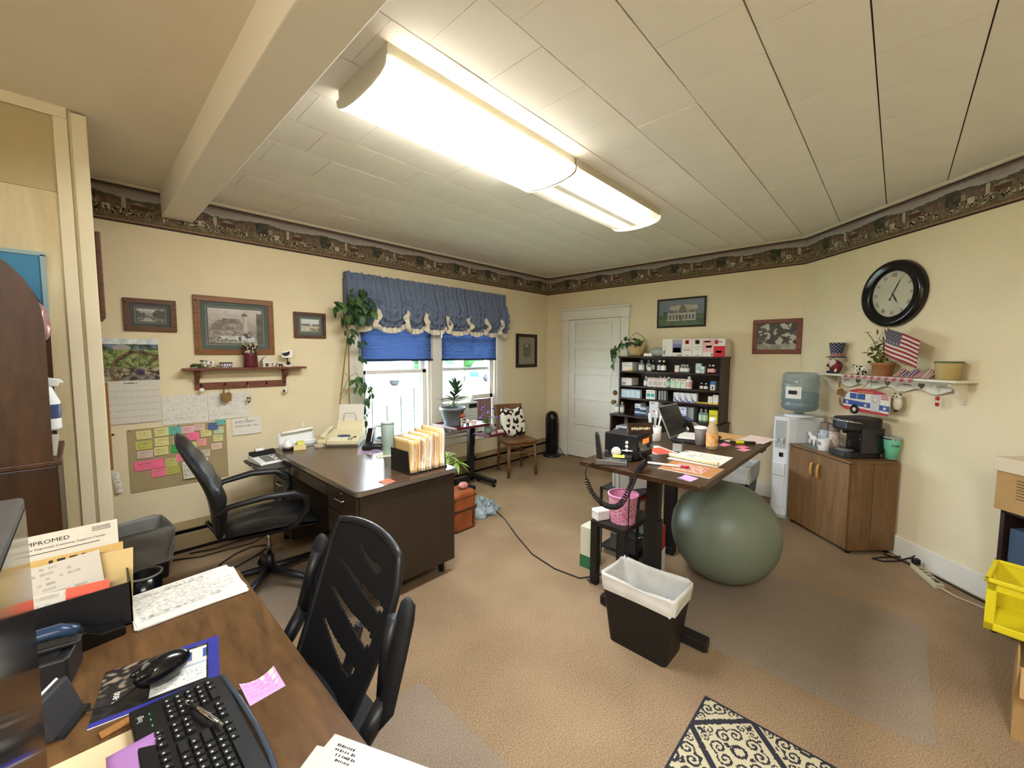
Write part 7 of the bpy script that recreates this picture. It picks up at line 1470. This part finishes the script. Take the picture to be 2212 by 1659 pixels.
q = flat('note_pad', .22, .16, 34, 24, lines('#d6d1c6', '#8c8880', 12, .05, 91, .5, .2), None, (2.76, .89, S0+.0195), R(14), th=.006); tag(q, 'white sheaf of papers lying on the laptop keyboard', 'paper')
bpy.data.objects[q.name].location.z = S0+.0182
ph2 = thing('desk_phone', 'black office phone with slanted display right of the laptop', 'phone', (3.10, 1.125, S0), R(-20))
ph2.scale = (.8, .85, .95)
MB().prism([(-.10, 0), (.08, 0), (.08, .11), (-.10, .04)], -.09, .09, 'x').o('body', 'black_plastic', ph2, bev=.005); MB().at(-.06, -.09, .045, rx=R(21)).box(-.026, .026, 0, .19, 0, .035).o('handset', 'black_gloss', ph2, bev=.01); MB().at(.035, .0, .08, rx=R(21)).box(-.05, .05, 0, .06, 0, .004).o('display', 'fax_blue', ph2); MB().at(.035, -.08, .05, rx=R(21)).box(-.045, .045, 0, .06, 0, .003).o('keypad', 'key_grey', ph2)
MB().at(-.093, -.1, .04, rx=R(21)).box(-.004, .0, 0, .2, -.03, .006).o('side_trim', 'white_plastic', ph2)
jb = thing('juice_bottle', 'plastic juice bottle with an orange label and white cap on the standing desk', 'bottle', (2.63, .80, S0))
MB().lathe([(.030, 0), (.034, .006), (.034, .10), (.031, .125), (.018, .155), (.016, .17)], 22).o('bottle', 'juice_clear', jb) if mat('juice_clear', '#cdb48a', .1, alpha=.55, spec=.5) else 0
MB().lathe([(.0345, .02), (.0345, .098)], 22, cap=False).o('label', 'juice_label', jb) if mat('juice_label', '#d9c08a', .5, var=(38, 1, '#cf7a22')) else 0
MB().lathe([(.0185, .165), (.0185, .19), (.016, .192), (0, .192)], 18).o('cap', 'cap_white', jb); MB().lathe([(0, .004), (.029, .004), (.032, .03)], 18).o('juice', 'juice_fill', jb) if mat('juice_fill', '#8a5a2a', .2) else 0
pcup = thing('paper_cup', 'grey paper coffee cup with a white lid beside the juice bottle', 'cup', (2.70, .89, S0))
MB().lathe([(.028, 0), (.03, .003), (.038, .105)], 22).o('cup', 'cup_grey', pcup) if mat('cup_grey', '#6f6763', .6, var=(20, .2)) else 0
MB().lathe([(.039, .103), (.041, .108), (.04, .114), (.034, .118), (0, .117)], 22).o('lid', 'cap_white', pcup)
kb_ = thing('storage_cube', 'small black open cube beside the papers on the standing desk', 'box', (2.41, .90, S0), R(10))
MB().box(0, .05, 0, .05, 0, .05).o('cube', 'clear_plastic', kb_, bev=.003); MB().box(-.002, .052, -.002, .052, .05, .062).o('lid', 'black_gloss', kb_, bev=.003)
for i, (x, y, w_, h_, a, fn, lab, cat, z) in enumerate((
    (2.25, .985, .15, .20, -32, lambda u, v: H('#d9d3c6') if v > .75 or u < .12 or u > .9 else H('#c9533f'), 'white sheet with an orange-red block beside the radio', 'paper', 0),
    (2.21, .64, .27, .26, 0, lines('#dcd7c8', '#77726a', 10, .06, 95, .55, .3), 'cream desk calendar pad near the edge of the standing desk', 'calendar pad', 0),
    (1.985, .605, .21, .25, 0, lambda u, v: H('#a87443') if not (.15 < u < .85 and .2 < v < .85) else mixc(H('#a8604a'), H('#cfc0b2'), wob(u*14, v*14, 6)+.4), 'orange brochure with photos at the corner of the standing desk', 'brochure', 0),
    (2.04, .62, .085, .10, 20, lambda u, v: mixc(H('#bdb3a8'), H('#6d5a50'), wob(u*10, v*10, 8)+.4), 'small photo print on the orange brochure', 'photo', .0012),
    (1.99, .71, .09, .10, -10, lambda u, v: mixc(H('#d8ccc0'), H('#a8604c'), wob(u*9, v*9, 18)+.4), 'pinkish leaflet on the orange brochure', 'leaflet', .0012),
    (1.875, .655, .075, .065, -8, lambda u, v: H('#c79bc4'), 'lilac sticky note curling at the front edge of the standing desk', 'sticky note', 0),
    (2.76, .765, .074, .05, -15, lambda u, v: H('#e0708c'), 'pink sticky note left of the box cutter', 'sticky note', 0),
    (2.77, .665, .074, .05, -18, lambda u, v: H('#e0708c'), 'upper pink sticky note of the overlapping pair', 'sticky note', .0008),
    (2.70, .635, .074, .05, -14, lambda u, v: H('#e47f96'), 'lower pink sticky note of the overlapping pair', 'sticky note', 0),
    (2.98, .625, .09, .06, 10, lambda u, v: H('#d49cb4'), 'pale pink slip under the white sheet at the desk end', 'sticky note', 0),
    (2.93, .72, .26, .34, -12, lambda u, v: H('#c49a62'), 'tan manila folder at the right end of the standing desk', 'folder', 0),
    (2.99, .60, .24, .16, -6, lines('#dcc8c0', '#a58c86', 8, .1, 97, .4, .2), 'pinkish white sheet hanging off the right end of the standing desk', 'paper', .0035))):
    q = flat('paper_sheet', w_, h_, 30, 24, fn, None, (x, y, S0+z+(.012 if i == 11 else 0)*0), R(a), th=.0025 if i in (1, 2, 10) else .0007, bow=.004 if i in (5, 6, 11) else 0); tag(q, lab, cat)
q = MB().cyl((2.215, .645, S0+.012), (2.485, .895, S0+.012), .0).o('x', 'paper') if False else 0
q = MB().cyl((0, 0, .012), (.03, .265, .012), .011, n=10).o('calendar_roll', 'paper_cream', None, (2.222, .64, S0+.003)); tag(q, 'rolled edge of paper along the desk calendar pad', 'paper'); bpy.data.objects[q.name].parent = None
mk = thing('marker_pen', 'white marker with a red cap across the orange brochure', 'marker', (2.02, .925, S0+.0095), rot=(0, 0, R(-74)))
MB().cyl((0, 0, 0), (.16, 0, 0), .006, n=10).o('barrel', 'white_plastic', mk); MB().cyl((.16, 0, 0), (.20, 0, 0), .0075, n=10).o('cap', 'sign_red', mk)
bxc = thing('box_cutter', 'black and yellow box cutter on the standing desk', 'knife', (2.90, .77, S0), R(-58))
MB().box(0, .15, -.012, .012, 0, .014).o('handle', 'black_plastic', bxc, bev=.003); MB().box(.03, .08, -.0125, .0125, .002, .0145).o('grip', 'crate_yellow', bxc); MB().prism([(-.04, -.007), (0, -.009), (0, .009), (-.03, .009)], .005, .0062).o('blade', 'chrome', bxc)
scs = thing('scissors', 'scissors lying in front of the manila folder on the standing desk', 'scissors', (2.93, .83, S0), R(-30))
MB().box(0, .11, -.006, .004, .002, .004).o('blade', 'chrome', scs); MB().at(0, 0, 0, rz=.2).box(0, .11, -.004, .006, .0045, .0065).o('blade', 'chrome', scs)
for s_ in (-1, 1): MB().tube([(-.03+.022*math.cos(t), s_*.018+.014*math.sin(t), .006) for t in [2*PI*i/12 for i in range(13)]], .005, 6).o('finger_loop', 'black_gloss', scs)
# ------------------------------------------------------------------ side table and what is under the desk
stb = thing('side_table', 'small black square side table under the standing desk', 'side table', (2.275, 1.175, 0))
MB().box(0, .40, 0, .25, .405, .436).o('top', 'desk_black', stb, bev=.003)
for x in (0, .352):
    for y in (0, .202): MB().box(x, x+.048, y, y+.048, 0, .405).o('leg', 'desk_black', stb, bev=.002)
def dots(u, v): return mixc(H('#d988a8'), H('#e7b3c6'), .35+.4*wob(u*9, v*5)) if wob(u*60, v*18, 2) < .22 or v > .8 else H('#a04a6a')
pk = thing('pink_bucket', 'pink patterned plastic bucket on the black side table', 'bucket', (2.405, 1.262, .4364))
MB().grid(90, 34, lambda u, v: ((.078+.016*v)*math.cos(2*PI*u), (.078+.016*v)*math.sin(2*PI*u), .18*v), wrap=True, col=dots).grid(30, 8, lambda u, v: ((.075+.015*v)*math.cos(2*PI*u), (.075+.015*v)*math.sin(2*PI*u), .004+.176*v), wrap=True, col=lambda u, v: H('#d98fae')).lathe([(0, .002), (.078, .001)], 20, cap=False).o('bucket', 'print_gloss', pk, fix=False)
MB().lathe([(.090, .172), (.100, .176), (.100, .186), (.091, .186)], 30, cap=False).o('rim', 'pink_rim', pk) if mat('pink_rim', '#dd8fb4', .35) else 0
MB().box(-.07, .07, -.002, .002, .02, .165).o('divider', 'pink_rim', pk)
wx = thing('card_box', 'little white card box on the corner of the black side table', 'box', (2.335, 1.385, .4364), R(-25))
MB().box(-.05, .05, -.035, .035, 0, .06).o('box', 'porcelain', wx, bev=.008); MB().box(-.052, .052, -.037, .037, .045, .072).o('lid', 'porcelain', wx, bev=.010)
rk = thing('wire_rack', 'black two-level rack of supplies under the standing desk', 'rack', (2.70, 1.30, 0))
for x in (.0, .30):
    for y in (.0, .30): MB().box(x-.008, x+.008, y-.008, y+.008, 0, .52).o('upright', 'black_plastic', rk)
for z in (.06, .30, .515): MB().box(-.008, .308, -.008, .308, z-.01, z).o('shelf', 'black_plastic', rk)
for i, (x, y, z, w_, d_, h, c, a, lab) in enumerate(((2.715, 1.32, .061, .14, .2, .12, '#4a4744', 3, 'grey machine on the bottom level of the supply rack'), (2.872, 1.33, .061, .11, .2, .2, '#c3c7cb', -4, 'white and blue carton on the bottom level of the supply rack'), (2.715, 1.32, .301, .14, .2, .14, '#c9c2b6', 0, 'cream carton on the middle level of the supply rack'), (2.868, 1.32, .301, .11, .2, .16, '#97313a', 5, 'dark red carton on the middle level of the supply rack'), (2.42, 1.50, 0.0, .12, .1, .30, '#c8c7ae', 0, 'cream and green carton on the carpet behind the side table'), (2.47, 1.03, 0.0, .12, .10, .27, '#cfd3d8', 8, 'white and blue detergent-like carton right of the desk column'), (2.475, 1.035, .2705, .10, .09, .15, '#a3313a', 5, 'small red carton stacked on the white one right of the desk column'))):
    t = thing('supply_box', lab, 'box', (x, y, z+.0004), R(a)); MB().box(0, w_, 0, d_, 0, h).o('carton', cm(c), t, bev=.004)
    if i == 4: MB().box(-.001, w_+.001, -.001, d_+.001, .0, .09).o('green_base', cm('#2f6a47'), t)
    if i in (1, 5): MB().box(.02, .09, -.001, .0, .06, .11).o('print_panel', cm('#3a4a86'), t)
    if i == 0: MB().tube([(.03, 0, .11), (.05, -.03, .14), (.11, -.03, .14), (.13, 0, .11)], .006, 8).o('handle', 'chrome', t)
for k in range(6):
    q = sheet('file_folder', .24, .30+.01*(k % 3), 8, 8, lambda u, v: H(('#c9c7c2', '#8d939a', '#d8d5cc')[k % 3]), None, (2.715+.010*k, 1.45+.018*k, .5165), (R(-3), 0, R(-28)), th=.003); tag(q, ('front', 'second', 'third', 'fourth', 'fifth', 'rear')[k]+' paper file standing on the supply rack under the desk', 'file')
q = MB().tube([(2.30, 1.16, SZ-.032), (2.29, 1.16, .8), (2.265, 1.15, .5), (2.255, 1.16, .3), (2.25, 1.40, .02), (2.30, 1.46, .006)], .004, 6).o('power_cable', 'cable_black'); tag(q, 'thin black cable hanging down behind the coiled microphone cord', 'cable')
q = MB().tube([(2.34, 1.10, SZ-.032), (2.42, 1.12, .84), (2.54, 1.14, .66), (2.68, 1.16, .45)], .004, 6).o('power_cable', 'cable_black'); tag(q, 'thin black cable slanting under the standing desk towards the rack', 'cable')
# ------------------------------------------------------------------ ball, front bin
mat('ball_green', '#717b6b', .42, var=(2, .05), spec=.45)
eb = thing('exercise_ball', 'large grey-green exercise ball under the end of the standing desk', 'exercise ball', (2.965, .80, 0))
MB().ball((0, 0, .333), .337, .337, .333, 48, 32).o('ball', 'ball_green', eb); MB().at(-.21, -.22, .46).ball((0, 0, 0), .006).o('valve', 'porcelain', eb)
bin_rect('waste_bin', 'black rectangular waste bin with a white liner in the middle of the carpet', (1.985, .90, 0), R(0), .20, .31, .25, .40, .365, 'bin_black', 'liner_white', .085, None, .010, 9) if mat('bin_black', '#1b1816', .5) else 0

# ------------------------------------------------------------------ the yard outside the windows
mat('lawn', '#8b957c', .95, var=(3, .25)); mat('road', '#d0cfcb', .9, var=(1, .08)); mat('tree_leaf', '#1f3d1a', .8, var=(5, .35)); mat('bark', '#4a3a2c', .9); mat('van_white', '#dcdfe0', .35); mat('car_blue', '#274259', .35); mat('post_grey', '#2e3234', .5); mat('tyre', '#141414', .8); mat('car_glass', '#1d2a32', .3)
GZ = -.75
struct(MB().box(-30, 45, YW+.16, 15, GZ-.2, GZ).o('lawn_ground', 'lawn'), 'sunlit grass outside'); struct(MB().box(-30, 45, 15, 24, GZ-.2, GZ+.01).o('road_ground', 'road'), 'pale road outside'); struct(MB().box(-60, 80, 24, 90, GZ-.2, GZ).o('far_ground', 'lawn'), 'grass beyond the road')
struct(MB().box(-3, 9, YW+.15, 6.5, 2.45, 2.6).o('added_shade_roof', 'white_trim'), 'added roof slab outside the windows that blocks the high sky')  # roof out of view, added to keep high sky light off the floor
for x in (-2.5, 1.0, 5.2, 8.6): struct(MB().box(x-.06, x+.06, 6.3, 6.42, GZ, 2.45).o('added_roof_post', 'white_trim'))  # posts added to carry that made-up roof
rr = random.Random(41)
def tree(label, x, y, h, r):
    t = thing('tree', label, 'tree', (x, y, GZ), 0, 'trees beyond the road')
    MB().tube([(0, 0, 0), (.1, 0, h*.4), (0, .1, h*.8)], [.28, .2, .08], 8).o('trunk', 'bark', t); q = MB()
    for k in range(9): a = rr.uniform(0, 6.28); d = rr.uniform(0, r*.6); q.ball((d*math.cos(a), d*math.sin(a), h*rr.uniform(.08, .95)), r*rr.uniform(.5, .75), None, r*rr.uniform(.4, .6), 14, 9, lambda d_: 1+.3*wob(d_.x*3, d_.y*3, d_.z*3+k))
    q.o('crown', 'tree_leaf', t)
for i, (x, y, h, r) in enumerate(((7, 34, 3.2, 2.4), (16, 38, 3.6, 2.6), (24, 34, 3, 2.4), (32.5, 38, 3.6, 2.6), (41, 35, 3.2, 2.4))): tree(('leftmost', 'second', 'middle', 'fourth', 'rightmost')[i]+' green tree beyond the road, seen through the windows', x, y, h, r)
def car(name, label, cat, x, y, L_, h, m, van=False):
    t = thing(name, label, cat, (x, y, GZ+.01)); w_ = 1.0
    if van: MB().prism([(-L_/2, .4), (L_/2, .4), (L_/2, h*.9), (L_/2-.2, h), (-L_/2+.3, h), (-L_/2, h*.85)], -w_, w_, 'y').o('body', m, t, bev=.06)
    else: MB().prism([(-L_/2, .35), (L_/2, .35), (L_/2, .8), (L_/2-.7, .95), (L_/2-1.3, h), (-L_/2+1.0, h), (-L_/2+.4, .95), (-L_/2, .85)], -.85, .85, 'y').o('body', m, t, bev=.06)
    MB().box(-L_*.28, L_*.25, -w_-.012 if van else -.862, -w_ if van else -.85, h*.62, h*.85).o('side_window', 'car_glass', t)
    for x_ in (-L_*.3, L_*.3): MB().at(x_, -.8, .33, rx=PI/2).lathe([(0, -.1), (.33, -.1), (.33, .1), (0, .1)], 16).o('wheel', 'tyre', t)
car('camper_trailer', 'white camper trailer parked beyond the road', 'trailer', 13.6, 26.5, 5.2, 2.7, 'van_white', True); car('parked_car', 'dark blue car parked beyond the road', 'car', 19.4, 25.8, 4.3, 1.45, 'car_blue'); car('parked_car', 'blue pickup-sized car seen through the right window', 'car', 24.5, 25.5, 4.6, 1.6, 'car_blue'); car('parked_van', 'white van seen through the right window', 'van', 29.5, 27, 5, 2.4, 'van_white', True)
for i, (x, y, h) in enumerate(((16.7, 24.6, 5), (28.3, 24.4, 5.2))): q = MB().cyl((x, y, GZ), (x, y, h), .14, n=10).o('utility_pole', 'post_grey'); tag(q, ('left', 'right')[i]+' grey pole beside the road', 'pole')
for k in range(8):
    q = MB().cyl((0, 0, 0), (0, 0, 1.5+.12*(k % 3)), .012, n=6).o('plant_stake', 'post_grey', None, (2.45+.24*k, 5.6, GZ)); tag(q, ('first', 'second', 'third', 'fourth', 'fifth', 'sixth', 'seventh', 'eighth')[k]+' thin metal stake from the left in the flower bed outside the window', 'stake', 'stakes in the flower bed')
sl = leaf_mesh(.09, .05, .2, .3, m='leaf_lime')
for i, x in enumerate((2.7, 3.3, 3.75, 4.3)):
    t = thing('garden_shrub', ('first', 'second', 'third', 'fourth')[i]+' low green shrub from the left, right outside the window', 'shrub', (x, 5.1, GZ)); MB().tube([(0, 0, 0), (.02, 0, .6), (0, .02, 1.0)], .02, 6).o('stem', 'bark', t)
    for k in range(40): put_leaf(sl, (rr.uniform(-.22, .22), rr.uniform(-.15, .15), .55+rr.uniform(0, .65)), rr.uniform(0, 6.28), rr.uniform(-.8, .8), rr.uniform(-.5, .5), t, rr.uniform(.8, 1.4))
